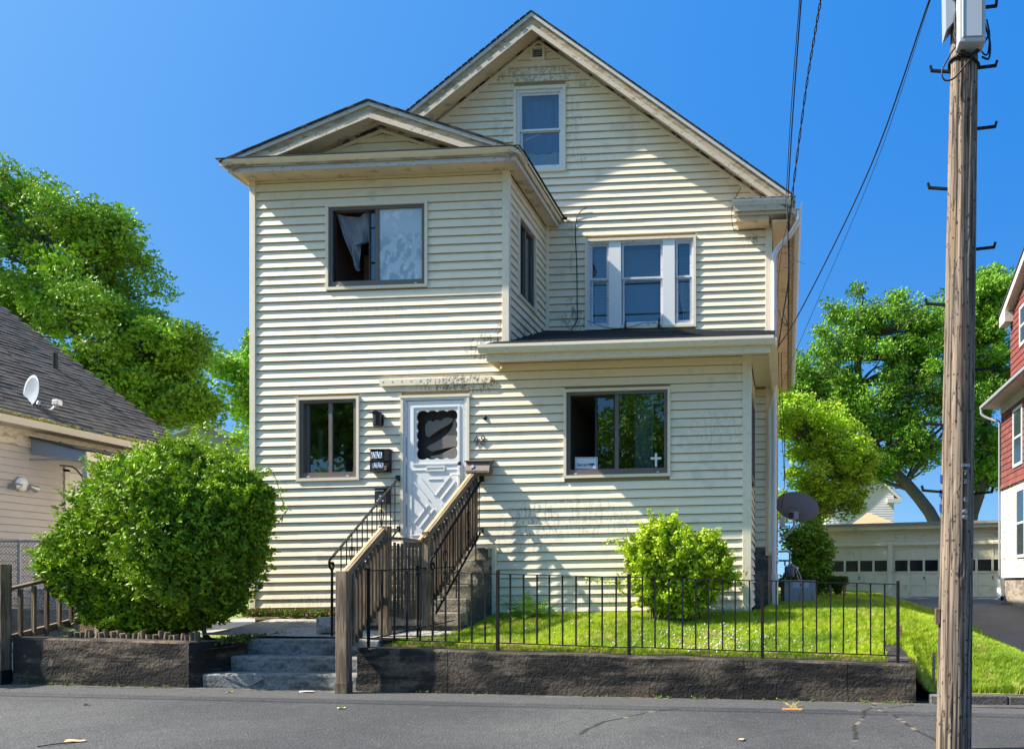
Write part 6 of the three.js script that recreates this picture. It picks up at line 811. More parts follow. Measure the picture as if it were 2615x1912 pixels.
// ---------- things beside the right wall ----------
{
  const z = -5.6, c = onZ(2034, 1287, z), d = thing('satellite_dish', 'large grey satellite dish on a bent arm at the right wall', 'satellite dish', onZ(1996, 1376, z));
  const g = lathe([[0, 0.0], [0.15, 0.012], [0.30, 0.05], [0.40, 0.09], [0.41, 0.094], [0.40, 0.10], [0.30, 0.062], [0.15, 0.024], [0, 0.012]], 40); g.scale(1.18, 1, 0.8).rotateX(Math.PI / 2).rotateX(0.25).rotateY(Math.PI - 0.25).rotateZ(-0.3); mesh('reflector', mv(g, c[0], c[1], c[2]), mat([0.165, 0.152, 0.148], 0.6), d);
  const m0 = onZ(1990, 1385, z + 0.1), m1 = onZ(2026, 1345, z + 0.15), m2 = onZ(2028, 1312, z + 0.12); mesh('mast', tube([m0, [lerp(m0[0], m1[0], 0.6), lerp(m0[1], m1[1], 0.55), m1[2]], m1, m2], 0.025, 8), M.gray, d); mesh('bracket', [mv(rbox(-0.09, 0.09, -0.08, 0.09, -0.06, 0.06, 0.02), m2[0], m2[1] - 0.03, m2[2] - 0.02)], M.gray, d); mesh('clamp', [mv(rbox(-0.05, 0.05, -0.06, 0.06, -0.05, 0.07, 0.01), m2[0] - 0.06, m2[1] - 0.02, m2[2] + 0.03)], M.black, d); mesh('arm', beam(onZ(2003, 1333, z + 0.2), onZ(2023, 1333, z + 0.15), 0.02, 0.02), M.gray, d); mesh('feed_wire', tube([onZ(2004, 1318, z + 0.12), onZ(2008, 1298, z + 0.13), onZ(2022, 1292, z + 0.13), onZ(2034, 1300, z + 0.13)], 0.004, 5), M.cable, d);
  const eb = onZ(1998, 1330, -5.0), e = thing('electric_meter', 'small round electric meter on the right wall under the dish', 'meter', eb); mesh('case', rbox(eb[0] - 0.06, eb[0] + 0.06, eb[1] - 0.12, eb[1] + 0.1, eb[2] - 0.1, eb[2] + 0.03, 0.01), M.galv, e); mesh('tag', [mv(rbox(-0.03, 0.02, -0.16, -0.12, 0, 0.02, 0.004), eb[0] - 0.04, eb[1], eb[2]), mv(rbox(-0.02, 0.02, -0.28, -0.23, 0, 0.02, 0.004), eb[0] - 0.04, eb[1], eb[2])], M.redTag, e);
  const gz = -6.4, gb = onZ(2016, 1478, gz), gm = thing('gas_meter', 'blue grey gas meter with pipes beside the right wall', 'gas meter', gb); mesh('body', [rbox(gb[0] - 0.11, gb[0] + 0.11, gb[1] + 0.03, gb[1] + 0.30, gz - 0.1, gz + 0.1, 0.05, 3)], mat([0.10, 0.125, 0.155], 0.45), gm); mesh('index_cover', mv(lathe([[0, 0], [0.085, 0], [0.08, 0.02], [0, 0.025]], 20).rotateX(Math.PI / 2), gb[0], gb[1] + 0.16, gz + 0.1), mat([0.10, 0.13, 0.165], 0.4), gm);
  mesh('pipe', [tube([[gb[0] - 0.25, gb[1] + 0.62, gz], [gb[0] - 0.02, gb[1] + 0.62, gz], [gb[0] + 0.0, gb[1] + 0.60, gz], [gb[0], gb[1] + 0.30, gz]], 0.022, 8), rod([gb[0] - 0.25, gb[1] + 0.42, gz], [gb[0] + 0.05, gb[1] + 0.42, gz], 0.022, 0.022, 8), rod([gb[0] - 0.10, gb[1] + 0.30, gz], [gb[0] - 0.10, gb[1] + 0.42, gz], 0.02, 0.02, 8)], M.gray, gm); mesh('regulator', mv(lathe([[0, 0], [0.05, 0], [0.055, 0.03], [0.03, 0.05], [0, 0.055]], 16).rotateX(Math.PI / 2), gb[0] + 0.15, gb[1] + 0.24, gz), M.galv, gm); mesh('vent_hose', tube([[gb[0] + 0.02, gb[1] + 0.36, gz + 0.05], [gb[0] + 0.14, gb[1] + 0.27, gz + 0.06], [gb[0] + 0.24, gb[1] + 0.08, gz + 0.06], [gb[0] + 0.26, gb[1] - 0.02, gz + 0.06], [gb[0] + 0.2, gb[1] + 0.02, gz + 0.06], [gb[0] + 0.15, gb[1] + 0.2, gz + 0.06]], 0.009, 6), M.white, gm);
  const az = -4.6, a0 = onZ(2003, 1552, az), a1 = onZ(2082, 1482, az), ac = thing('utility_cabinet', 'grey metal condenser cabinet standing on the grass by the right wall', 'cabinet', [(a0[0] + a1[0]) / 2, a0[1], az - 0.3]), met = texMat(colTex(256, 256, 1, 1, (u, v) => mix3(mul3([0.34, 0.36, 0.38], 0.9 + 0.2 * fbm(u, v, 6, 6, 4, 861)), [0.25, 0.17, 0.10], 0.6 * sstep(0.6, 0.7, fbm(u, v, 26, 3, 3, 865)))), 0.5);
  mesh('body', rbox(a0[0], a1[0], a0[1] - 0.08, a1[1], az - 0.6, az, 0.012), met, ac); mesh('top_rim', rbox(a0[0] - 0.08, a1[0] + 0.006, a1[1] + 0.001, a1[1] + 0.022, az - 0.6, az + 0.012, 0.006), met, ac); mesh('name_plate', [rbox(a0[0] + 0.17, a0[0] + 0.49, a1[1] - 0.14, a1[1] - 0.015, az, az + 0.006, 0.003)], mat([0.5, 0.55, 0.6], 0.5), ac); mesh('emblem', box(a0[0] + 0.31, a0[0] + 0.345, a1[1] - 0.11, a1[1] - 0.04, az + 0.006, az + 0.009), mat([0.32, 0.05, 0.04], 0.5), ac); mesh('rusty_side', box(a0[0] - 0.075, a0[0] - 0.004, a0[1] - 0.05, a1[1], az - 0.5, az - 0.06), M.woodDark, ac);
}
// survey stakes
{ const pk = mat([0.55, 0.10, 0.22], 0.7); [[2385, 1665, 1770, 2.45, 'grey stake with a pink tip standing in the grass next to the pole'], [2300, 1597, 1660, 1.35, 'grey stake with a pink tip behind the right end of the fence'], [2158, 1492, 1514, -9.5, 'grey stake beside the clipped shrub']].forEach(([u, v0, v1, z, l]) => { const a = onZ(u - 2, v1, z), b = onZ(u, v0, z), w = z > 0 ? 0.034 : 0.06, y0 = yardY(a[0], z) - 0.04, o = thing('survey_stake', l, 'stake', [a[0], y0, z]); mesh('stake', beam([a[0], y0, z], b, w, 0.02, [0, 0, 1]), M.woodOld, o); mesh('tip', beam([b[0], b[1] - 0.05, z], [b[0], b[1] - 0.02, z], w + 0.004, 0.026, [0, 0, 1]), pk, o); }); }
// litter and marks on the pavement
{
  const g = (u, v) => { let y = 0, p; for (let k = 0; k < 4; k++) { const d = ray(u, v), t = (y - CY) / d[1]; p = [d[0] * t, y, CZ + d[2] * t]; y = ys(p[0]); } return [p[0], y, p[2]]; };
  const scrap = (name, label, cat, u, v, w, l, rgb, s, grp) => { seed = s; const p = g(u, v), o = thing(name, label, cat, p, grp), pts = []; for (let i = 0; i < 9; i++) { const a = i / 9 * 6.283, r = rr(0.7, 1.1); pts.push(new THREE.Vector2(w * r * Math.cos(a), l * r * Math.sin(a))); } const gm = shape(new THREE.Shape(pts), 0.003).rotateX(-Math.PI / 2), q = gm.attributes.position; for (let i = 0; i < q.count; i++) q.setY(i, q.getY(i) + 0.012 * (0.5 + 0.5 * Math.sin(q.getX(i) * 60 + q.getZ(i) * 40))); gm.computeVertexNormals(); mesh('scrap', mv(gm, p[0], p[1] + 0.004, p[2]), mat(rgb, 0.8), o); };
  scrap('paper_scrap', 'crumpled white paper scrap in front of the street steps', 'litter', 783, 1766, 0.11, 0.06, [0.62, 0.55, 0.48], 901); scrap('fallen_leaf', 'yellow and white leaf lying on the walk', 'litter', 871, 1808, 0.055, 0.04, [0.62, 0.60, 0.18], 902); scrap('fallen_leaf', 'small pale leaf left of the crumpled paper', 'litter', 586, 1767, 0.05, 0.02, [0.5, 0.36, 0.14], 903);
  scrap('fallen_leaf', 'green leaf lying by the cable shadow', 'litter', 218, 1799, 0.035, 0.025, [0.2, 0.32, 0.05], 904); scrap('dry_leaf', 'curled dry leaf beside the long pavement crack', 'litter', 1893, 1888, 0.03, 0.07, [0.5, 0.36, 0.2], 905); scrap('dry_leaf', 'pale dry scrap at the lower left of the street', 'litter', 190, 1892, 0.10, 0.05, [0.5, 0.38, 0.22], 906);
  { const a = g(95, 1906), b = g(185, 1896); tag(mesh('twig', tube([[a[0], a[1] + 0.006, a[2]], [lerp(a[0], b[0], 0.5), a[1] + 0.012, lerp(a[2], b[2], 0.35)], [b[0], b[1] + 0.008, b[2]]], 0.006, 5), M.bark), 'thin brown twig on the street by the pale scrap', 'twig'); }
  const p = g(2023, 1811), m = texMat(colTex(256, 128, 0.5, 0.25, (u, v) => mix3([0.55, 0.22, 0.05], [0.20, 0.15, 0.10], sstep(0.45, 0.65, fbm(u, v, 20, 20, 4, 911)))), 0.9), o = thing('survey_mark', 'orange survey paint marker on the walk near the pole', 'marking', p); mesh('paint_patch', box(p[0] - 0.11, p[0] + 0.11, p[1] + 0.003, p[1] + 0.009, p[2] - 0.09, p[2] + 0.06), m, o); seed = 915; for (let i = 0; i < 9; i++) mesh('dry_grass', beam([p[0] + rr(-0.08, 0.08), p[1], p[2] - 0.11], [p[0] + rr(-0.14, 0.14), p[1] + rr(0.02, 0.06), p[2] - rr(0.12, 0.3)], 0.006, 0.004), mat([0.42, 0.33, 0.1], 0.9), o);
}
// ---------- low house on the left ----------
{
  const X = -13.5, eY = 4.05, zf = 4.0, zb = -5.6, o = thing('low_neighbour_house', 'low grey house with mossy gutter and worn dark roof', 'house', [X - 3, 0.5, -1]);
  const pinky = texMat(colTex(512, 512, 4, 4, (u, v) => mul3([0.46, 0.425, 0.41], 0.9 + 0.16 * fbm(u, v, 7, 7, 4, 951))), 0.7), grayT = mat([0.30, 0.34, 0.40], 0.6), eave = texMat(trimTex(955, 0.6, [0.34, 0.28, 0.2], [0.55, 0.49, 0.42]), 0.75);
  const w = mesh('side_wall', [box(X - 0.2, X - 0.004, 0.3, eY - 0.1, zb, -3.65), box(X - 0.2, X - 0.004, 0.3, eY - 0.1, -2.65, zf), box(X - 0.2, X - 0.004, 3.45, eY - 0.1, -3.65, -2.65), box(X - 6, X - 0.2, 0.3, eY - 0.1, zb, zb + 0.2)], pinky, o);
  for (let i = 0; i < 27; i++) { const y = 0.55 + i * 0.128; mesh('siding_board', cut(zb, zf, y, y + 0.14, [[-3.70, -2.60, 1.15, 3.50]]).map(([a, b]) => boardX(a, b, y, y + 0.14, X)), pinky, w); }
  mesh('frieze_board', [box(X, X + 0.03, eY - 0.32, eY - 0.02, zb, zf)], eave, o); seed = 957; for (const z of [-2.55, -3.6, -4.1]) mesh('frieze_gap', box(X + 0.03, X + 0.033, eY - 0.30, eY - 0.1, z, z + 0.06), M.black, o);
  mesh('gutter', prism([[X + 0.30, eY - 0.02], [X + 0.39, eY - 0.02], [X + 0.42, eY + 0.10], [X + 0.30, eY + 0.10]], zb - 0.2, zf), mat([0.52, 0.48, 0.42], 0.5), o); mesh('eave_soffit', box(X + 0.0, X + 0.3, eY - 0.02, eY, zb - 0.2, zf), eave, o);
  const sl = 0.74, rx = X - 4.6, P = (t, z, d = 0) => [lerp(X + 0.34, rx, t), eY + 0.09 + (X + 0.34 - lerp(X + 0.34, rx, t)) * sl + d, z], rf = mesh('roof', hexa([P(0, zf, -0.06), P(0, zb - 0.25, -0.06), P(1, zb - 0.25, -0.06), P(1, zf, -0.06), P(0, zf), P(0, zb - 0.25), P(1, zb - 0.25), P(1, zf)]), M.shingleGray, o);
  const b = []; seed = 961; for (let k = 0; k < 40; k++) { let z = zb - 0.27 - (k % 2) * 0.15; while (z < zf) { const z1 = z + rr(0.26, 0.34), t0 = k / 40 - 0.003, t1 = (k + 1.1) / 40, h = rr(0.014, 0.03); b.push(hexa([P(t0, z1 - 0.008, 0.001), P(t0, z, 0.001), P(t1, z, 0.001), P(t1, z1 - 0.008, 0.001), P(t0, z1 - 0.008, h), P(t0, z, h), P(t1, z, 0.003), P(t1, z1 - 0.008, 0.003)])); z = z1; } } stuff(mesh('shingles', b, M.shingleGray, rf));
  mesh('roof', hexa([[rx, P(1, 0)[1], zf], [rx, P(1, 0)[1], zb - 0.25], [rx - 5, 4, zb - 0.25], [rx - 5, 4, zf], [rx, P(1, 0)[1] + 0.05, zf], [rx, P(1, 0)[1] + 0.05, zb - 0.25], [rx - 5, 4.05, zb - 0.25], [rx - 5, 4.05, zf]]), M.shingleGray, o); mesh('gable_end', prism([[X, eY - 0.1], [rx, P(1, 0)[1] - 0.12], [rx - 4.9, eY - 0.1]], zb, zb + 0.2), pinky, o); mesh('vent_pipe', rod([X - 2.0, eY + 1.5, zb + 0.9], [X - 2.0, eY + 2.15, zb + 0.9], 0.05, 0.05, 10), M.black, o);
  // moss in the gutter
  { const it = []; seed = 963; for (let i = 0; i < 1500; i++) { const z = lerp(zb - 0.1, 1.0, rnd()), k = fbm(z * 0.2 + 3, 0.5, 23, 3, 3, 965); if (k < 0.45) continue; const s = rr(0.5, 1.3); it.push([new THREE.Matrix4().compose(V(X + 0.34 + rr(-0.06, 0.03), eY + 0.11 + rr(0, 0.05), z), new THREE.Quaternion(), V(s, s * 0.8, s)), rnd() < 0.3 ? col([0.28, 0.15, 0.05], 1) : col([0.24, 0.25, 0.05], rr(0.7, 1.2))]); } const m = inst('gutter_moss', new THREE.IcosahedronGeometry(0.032, 1), mat([1, 1, 1], 1), it, o); stuff(m); }
  // door with canopy
  const d = mesh('door', [box(X - 0.06, X - 0.02, 1.3, 3.40, -3.56, -2.74)], mat([0.62, 0.60, 0.57], 0.5), o); mesh('door_casing', [box(X - 0.01, X + 0.04, 1.2, 3.45, -3.68, -3.58), box(X - 0.01, X + 0.04, 1.2, 3.45, -2.72, -2.62), box(X - 0.01, X + 0.04, 3.405, 3.49, -3.68, -2.62)], mat([0.58, 0.54, 0.50], 0.6), d);
  mesh('door_light', [box(X - 0.02, X - 0.01, 1.7, 3.15, -3.42, -2.9)], mat([0.10, 0.15, 0.12], 0.2), d); const mt = []; for (let i = 0; i < 4; i++) mt.push(box(X - 0.012, X + 0.002, 1.69 + i * 0.482, 1.72 + i * 0.482, -3.43, -2.89)); for (const z of [-3.43, -3.16, -2.92]) mt.push(box(X - 0.013, X + 0.003, 1.69, 3.165, z, z + 0.025)); mesh('muntin', mt, mat([0.62, 0.60, 0.57], 0.5), d); for (const y of [1.6, 2.3, 3.1]) mesh('hinge', box(X + 0.0, X + 0.02, y, y + 0.09, -2.745, -2.725), M.black, d);
  const cp = mesh('door_canopy', [hexa([[X, 3.62, -1.9], [X + 1.05, 3.52, -1.9], [X + 1.05, 3.52, -4.3], [X, 3.62, -4.3], [X, 3.90, -1.9], [X + 1.05, 3.66, -1.9], [X + 1.05, 3.66, -4.3], [X, 3.90, -4.3]])], grayT, o); mesh('canopy_roof', hexa([[X, 3.905, -1.85], [X + 1.1, 3.665, -1.85], [X + 1.1, 3.665, -4.35], [X, 3.905, -4.35], [X, 3.94, -1.85], [X + 1.1, 3.70, -1.85], [X + 1.1, 3.70, -4.35], [X, 3.94, -4.35]]), M.shingleGray, cp); mesh('canopy_fascia', box(X + 1.052, X + 1.08, 3.50, 3.655, -4.3, -1.88), mat([0.6, 0.54, 0.46], 0.6), cp); mesh('canopy_trim', box(X, X + 1.05, 3.50, 3.53, -1.9, -1.87), grayT, cp);
  mesh('canopy_post', [rbox(X + 0.93, X + 1.03, 0.9, 3.5, -2.05, -1.95, 0.006)], mat([0.5, 0.49, 0.50], 0.6), cp); mesh('post_bracket', [tube([[X + 0.97, 3.2, -1.93], [X + 0.8, 3.38, -1.92], [X + 0.55, 3.42, -1.92]], 0.012, 6)], M.iron, cp); mesh('entry_platform', box(X, X + 1.2, 0.3, 1.22, -4.3, -1.9), M.conc, o);
  // flood lamp
  const l = onX(62, 1235, X + 0.1), f = thing('flood_lamp', 'white double flood lamp on the grey siding by the neighbour door', 'lamp', l); mesh('base_plate', mv(lathe([[0, 0], [0.13, 0], [0.12, 0.05], [0.06, 0.08], [0, 0.085]], 18).rotateZ(-Math.PI / 2), X + 0.02, l[1], l[2]), M.white, f); for (const s of [-1, 1]) mesh('lamp_head', mv(lathe([[0, 0], [0.03, 0], [0.045, 0.05], [0.07, 0.15], [0.06, 0.16], [0, 0.14]], 14).rotateX(s * 1.8).rotateZ(-0.3), X + 0.12, l[1] - 0.03, l[2] + s * 0.08), M.galv, f);
  // roof dish
  const q = onX(106, 1018, X - 0.25), di = thing('satellite_dish', 'small pale satellite dish on the low house roof', 'satellite dish', [X - 0.6, eY + 0.8, q[2]]); const g = lathe([[0, 0], [0.12, 0.01], [0.22, 0.035], [0.26, 0.05], [0.22, 0.045], [0.12, 0.02], [0, 0.01]], 28); g.scale(0.95, 1, 1.15).rotateX(Math.PI / 2).rotateY(-0.35).rotateX(-0.1); mesh('reflector', mv(g, q[0], q[1] + 0.1, q[2] + 0.15), mat([0.36, 0.40, 0.46], 0.45), di);
  const ft = onX(70, 1062, X - 0.35); mesh('mast', tube([ft, [lerp(ft[0], q[0], 0.6), lerp(ft[1], q[1], 0.7) - 0.03, lerp(ft[2], q[2], 0.75)], [q[0] - 0.05, q[1] - 0.05, q[2]]], 0.028, 8), M.galv, di); mesh('foot', mv(rbox(-0.08, 0.08, -0.02, 0.02, -0.08, 0.08, 0.008), ft[0], ft[1], ft[2]), M.galv, di); const lb = onX(146, 1028, X - 0.1); mesh('arm', tube([[q[0], q[1] - 0.2, q[2]], [lerp(q[0], lb[0], 0.6), q[1] - 0.18, lerp(q[2], lb[2], 0.5)], lb], 0.016, 6), M.galv, di); mesh('receiver', mv(rbox(-0.06, 0.06, -0.05, 0.06, -0.06, 0.06, 0.02), lb[0], lb[1], lb[2]), M.white, di);
}
{ // chain link fence
  const z = -0.6, x0 = -14.2, x1 = -11.85, y0 = 0.93, y1 = 2.0, o = thing('chain_link_fence', 'galvanised chain link fence on a low kerb beside the wooden railing', 'fence', [-12.9, 0.6, z]); const w = []; const s = 0.058; for (let d = x0 - (y1 - y0); d < x1; d += s) for (const k of [1, -1]) { let a = k > 0 ? d : d, xa = a, ya = k > 0 ? y0 : y1, xb = a + (y1 - y0), yb = k > 0 ? y1 : y0; if (xa < x0) { const t = (x0 - xa) / (xb - xa); xa = x0; ya = lerp(ya, yb, t); } if (xb > x1) { const t = (x1 - xa) / (xb - xa); yb = lerp(ya, yb, t); xb = x1; } if (xb - xa > 0.01) w.push(beam([xa, ya, z + k * 0.002], [xb, yb, z + k * 0.002], 0.006, 0.006)); }
  stuff(mesh('wire_mesh', w, M.galv, o)); for (const x of [-14.2, -13.35, -12.5, -11.85]) mesh('fence_post', rod([x, 0.55, z - 0.02], [x, y1 + 0.03, z - 0.02], 0.024, 0.024, 10), M.galv, o); mesh('top_rail', rod([x0, y1, z - 0.02], [x1, y1, z - 0.02], 0.018, 0.018, 10), M.galv, o); mesh('kerb', rbox(x0 - 0.3, x1 + 0.5, 0.2, 0.9, z - 0.15, z + 0.12, 0.01), texMat(concTex([0.32, 0.24, 0.17], [0.2, 0.15, 0.11], 971, 0.55, 256), 0.9), o);
}
// a simple gabled house with boards: used for the far houses
function farHouse(label, o) {
  const h = thing(o.name || 'distant_house', label, 'house', [o.x, o.y0, o.z]), r = o.turn || 0, R = (g) => g.applyMatrix4(new THREE.Matrix4().makeTranslation(o.x, 0, o.z).multiply(new THREE.Matrix4().makeRotationY(r))), wm = mat(o.wall, 0.75), w2 = o.w / 2, ap = o.eave + w2 * o.sl;
  const w = mesh('wall', R(prism([[-w2, o.y0 - 0.5], [w2, o.y0 - 0.5], [w2, o.eave], [0, ap], [-w2, o.eave]], -o.d, 0)), wm, h);
  const pit = o.pit || 0.16; let k = 0; for (let y = o.y0; y < ap - 0.1; y += pit, k++) { const hb = y < o.eave ? w2 : (ap - y) / o.sl, yt = y + pit + 0.01, ht = yt < o.eave ? w2 : Math.max(0.02, (ap - yt) / o.sl); mesh('siding_board', R(hexa([[-hb, y, 0.03], [hb, y, 0.03], [hb, y, 0], [-hb, y, 0], [-ht, yt, 0.006], [ht, yt, 0.006], [ht, yt, 0], [-ht, yt, 0]])), wm, w); }
  const e = 0.45, f = 0.5, rp = (s, d0, d1, z0, z1) => R(prism([[0, ap - d0 + 0.22], [s * (w2 + e), o.eave - e * o.sl - d0 + 0.22], [s * (w2 + e), o.eave - e * o.sl - d1 + 0.22], [0, ap - d1 + 0.22]], z0, z1)); const rf = mesh('roof', [rp(1, 0, 0.05, -o.d - f, f), rp(-1, 0, 0.05, -o.d - f, f)], o.roof, h); mesh('rake_board', [rp(1, 0.052, 0.28, f - 0.06, f - 0.01), rp(-1, 0.052, 0.28, f - 0.06, f - 0.01)], mat([0.66, 0.67, 0.7], 0.6), rf); mesh('soffit', [rp(1, 0.2, 0.24, 0.03, f - 0.06), rp(-1, 0.2, 0.24, 0.03, f - 0.06)], mat([0.5, 0.48, 0.45], 0.7), rf);
  for (const s of [1, -1]) mesh('cornice_return', R(box(Math.min(s * (w2 + e), s * (w2 - 0.5)), Math.max(s * (w2 + e), s * (w2 - 0.5)), o.eave - e * o.sl - 0.15, o.eave - e * o.sl + 0.12, 0.03, f - 0.02)), mat([0.6, 0.58, 0.55], 0.6), rf);
  for (const [x0, x1, y0, y1] of o.win || []) { const wn = mesh('window', R(mergeGeometries(ring(x0, x1, y0, y1, 0.09, 0.02, 0.07))), mat([0.7, 0.72, 0.75], 0.5), h); mesh('pane', R(box(x0 + 0.09, x1 - 0.09, y0 + 0.09, y1 - 0.09, 0.025, 0.04)), mat([0.05, 0.08, 0.12], 0.1), wn); mesh('meeting_rail', R(box(x0 + 0.09, x1 - 0.09, (y0 + y1) / 2 - 0.03, (y0 + y1) / 2 + 0.03, 0.04, 0.06)), mat([0.7, 0.72, 0.75], 0.5), wn); if (o.ac) mesh('window_unit', R(box(x0 + 0.2, x1 - 0.2, y0 + 0.1, (y0 + y1) / 2 - 0.06, 0.06, 0.3)), M.white, wn); }
  return h;
}
{
  const rt = (a, b, s) => texMat(colTex(256, 256, 3, 3, (u, v) => mul3(mix3(a, b, fbm(u, v, 8, 20, 4, s)), 0.8 + 0.4 * vn(u * 120, v * 120, 120, 120, s))), 0.95);
  const z = -46, p = onZ(2196, 1225, z), q = onZ(2196, 1180, z), er = onZ(2300, 1323, z), eL = er[1] + 0.25, ap = q[1]; const w2 = (er[0] - p[0]) - 0.45;
  farHouse('pale house with a weathered brown roof behind the garages', { x: p[0], z, y0: 0.8, w: w2 * 2, eave: ap - w2 * 0.95, sl: 0.95, d: 8, wall: [0.62, 0.63, 0.68], roof: rt([0.17, 0.145, 0.115], [0.24, 0.21, 0.165], 981), ac: true, win: [[-0.75, 0.15, ap - 2.6, ap - 1.0]].map(([a, b, c, d]) => [onZ(2173, 0, z)[0] - p[0], onZ(2193, 0, z)[0] - p[0], onZ(0, 1298, z)[1], onZ(0, 1272, z)[1]]) });
  // hipped tan roof of a small outbuilding just behind the garage
  const z2 = -40, a = onZ(2222, 1312, z2), l = onZ(2175, 1337, z2), r = onZ(2290, 1337, z2), o = thing('tan_roof_shed', 'outbuilding with a hipped tan shingle roof behind the garages', 'shed', [a[0], 0.8, z2 - 1.5]); mesh('walls', box(l[0] + 0.3, r[0] - 0.3, 0.4, l[1], z2 - 3, z2), mat([0.6, 0.58, 0.54], 0.7), o); const zc = z2 - 1.4; mesh('roof', tris([[[l[0], l[1], z2 + 0.3], [r[0], r[1], z2 + 0.3], [a[0], a[1] + 0.25, zc]], [[r[0], r[1], z2 + 0.3], [r[0], r[1], z2 - 3.2], [a[0], a[1] + 0.25, zc]], [[r[0], r[1], z2 - 3.2], [l[0], l[1], z2 - 3.2], [a[0], a[1] + 0.25, zc]], [[l[0], l[1], z2 - 3.2], [l[0], l[1], z2 + 0.3], [a[0], a[1] + 0.25, zc]], ...quad([l[0], l[1], z2 - 3.2], [r[0], r[1], z2 - 3.2], [r[0], r[1], z2 + 0.3], [l[0], l[1], z2 + 0.3])]), rt([0.42, 0.27, 0.15], [0.52, 0.35, 0.2], 985), o); mesh('fascia', box(l[0], r[0], l[1] - 0.14, l[1] - 0.004, z2 + 0.2, z2 + 0.3), mat([0.5, 0.5, 0.45], 0.6), o);
  const z3 = -32, c = onZ(520, 1068, z3), e3 = onZ(645, 1128, z3); farHouse('grey green gabled house far behind the hedge with a brown roof', { x: c[0], z: z3, y0: 0.8, w: (e3[0] - c[0] - 0.3) * 2, eave: c[1] - 0.3 - (e3[0] - c[0] - 0.3) * 0.5, sl: 0.5, d: 7, turn: 0.35, wall: [0.36, 0.38, 0.38], roof: rt([0.12, 0.07, 0.05], [0.18, 0.10, 0.075], 987), win: [] });
}
// ---------- garages ----------
{
  const th = -0.34, A = onZ(2098, 1505, -24.2), o = thing('garage_block', 'long cream garage block with a row of panelled doors', 'garage', [A[0] + 5, 0.82, -23]), m4 = new THREE.Matrix4().makeTranslation(A[0], 0, -24.2).multiply(new THREE.Matrix4().makeRotationY(th)), R = (g) => g.applyMatrix4(m4), cm = texMat(colTex(512, 512, 4, 4, (u, v) => mul3([0.84, 0.73, 0.53], 0.88 + 0.18 * fbm(u, v, 6, 6, 4, 991) - 0.2 * sstep(0.66, 0.75, fbm(u, v, 20, 20, 4, 993)))), 0.75), W2 = 10.2, b = 0.80, top = 3.72;
  const dr = [[0.38, 2.86], [3.10, 5.58], [5.82, 8.30]]; const w = mesh('front_wall', [R(box(0, 0.3, b - 0.3, 2.95, -6, -0.02)), R(box(W2 - 1.6, W2, b - 0.3, 2.95, -6, -0.02)), R(box(0, W2, 2.95, top, -6, -0.02)), R(box(0.3, W2 - 0.3, b - 0.3, 2.95, -6, -0.5))], cm, o);
  for (let i = 0; i < 6; i++) mesh('siding_board', R(boardZ(0.0, W2, 2.97 + i * 0.118, 2.97 + i * 0.118 + 0.126, -0.02)), cm, w); mesh('head_trim', R(box(0.25, W2, 2.90, 2.968, -0.02, 0.03)), cm, w); mesh('roof_edge', [R(box(-0.25, W2 + 0.3, top - 0.01, top + 0.10, -6.2, 0.35))], mat([0.25, 0.25, 0.25], 0.7), o); mesh('fascia', R(box(-0.2, W2 + 0.2, top - 0.16, top - 0.012, 0.2, 0.26)), cm, o); mesh('pillar', [R(box(2.88, 3.08, b - 0.2, 2.9, -0.1, 0.04)), R(box(5.6, 5.8, b - 0.2, 2.9, -0.1, 0.04)), R(box(0, 0.36, b - 0.2, 2.9, -0.1, 0.03))], cm, o);
  dr.forEach(([x0, x1]) => {
    const d = mesh('garage_door', R(box(x0, x1, b, 2.9, -0.16, -0.12)), cm, o), n = 4, pw = (x1 - x0) / n, rows = [[b, 1.30], [1.30, 1.79], [1.79, 2.33], [2.33, 2.9]], fr = []; for (let i = 0; i <= n; i++) fr.push(R(box(x0 + i * pw - 0.045, x0 + i * pw + 0.045, b, 2.9, -0.12, -0.085))); for (const y of [b + 0.03, 1.30, 1.79, 2.33, 2.87]) fr.push(R(box(x0, x1, y - 0.04, y + 0.04, -0.12, -0.087)));
    mesh('door_rail', fr, cm, d); for (let i = 0; i < n; i++) mesh('pane', R(box(x0 + i * pw + 0.05, x0 + (i + 1) * pw - 0.05, 1.835, 2.285, -0.12, -0.10)), mat([0.012, 0.016, 0.022], 0.06), d); for (let i = 0; i < n; i++) for (const [y0, y1] of [rows[0], rows[1], rows[3]]) mesh('panel', R(box(x0 + i * pw + 0.07, x0 + (i + 1) * pw - 0.07, y0 + 0.06, y1 - 0.06, -0.12, -0.108)), cm, d); mesh('handle', R(box((x0 + x1) / 2 - 0.01, (x0 + x1) / 2 + 0.02, 1.5, 1.62, -0.085, -0.05)), M.iron, d);
  });
}
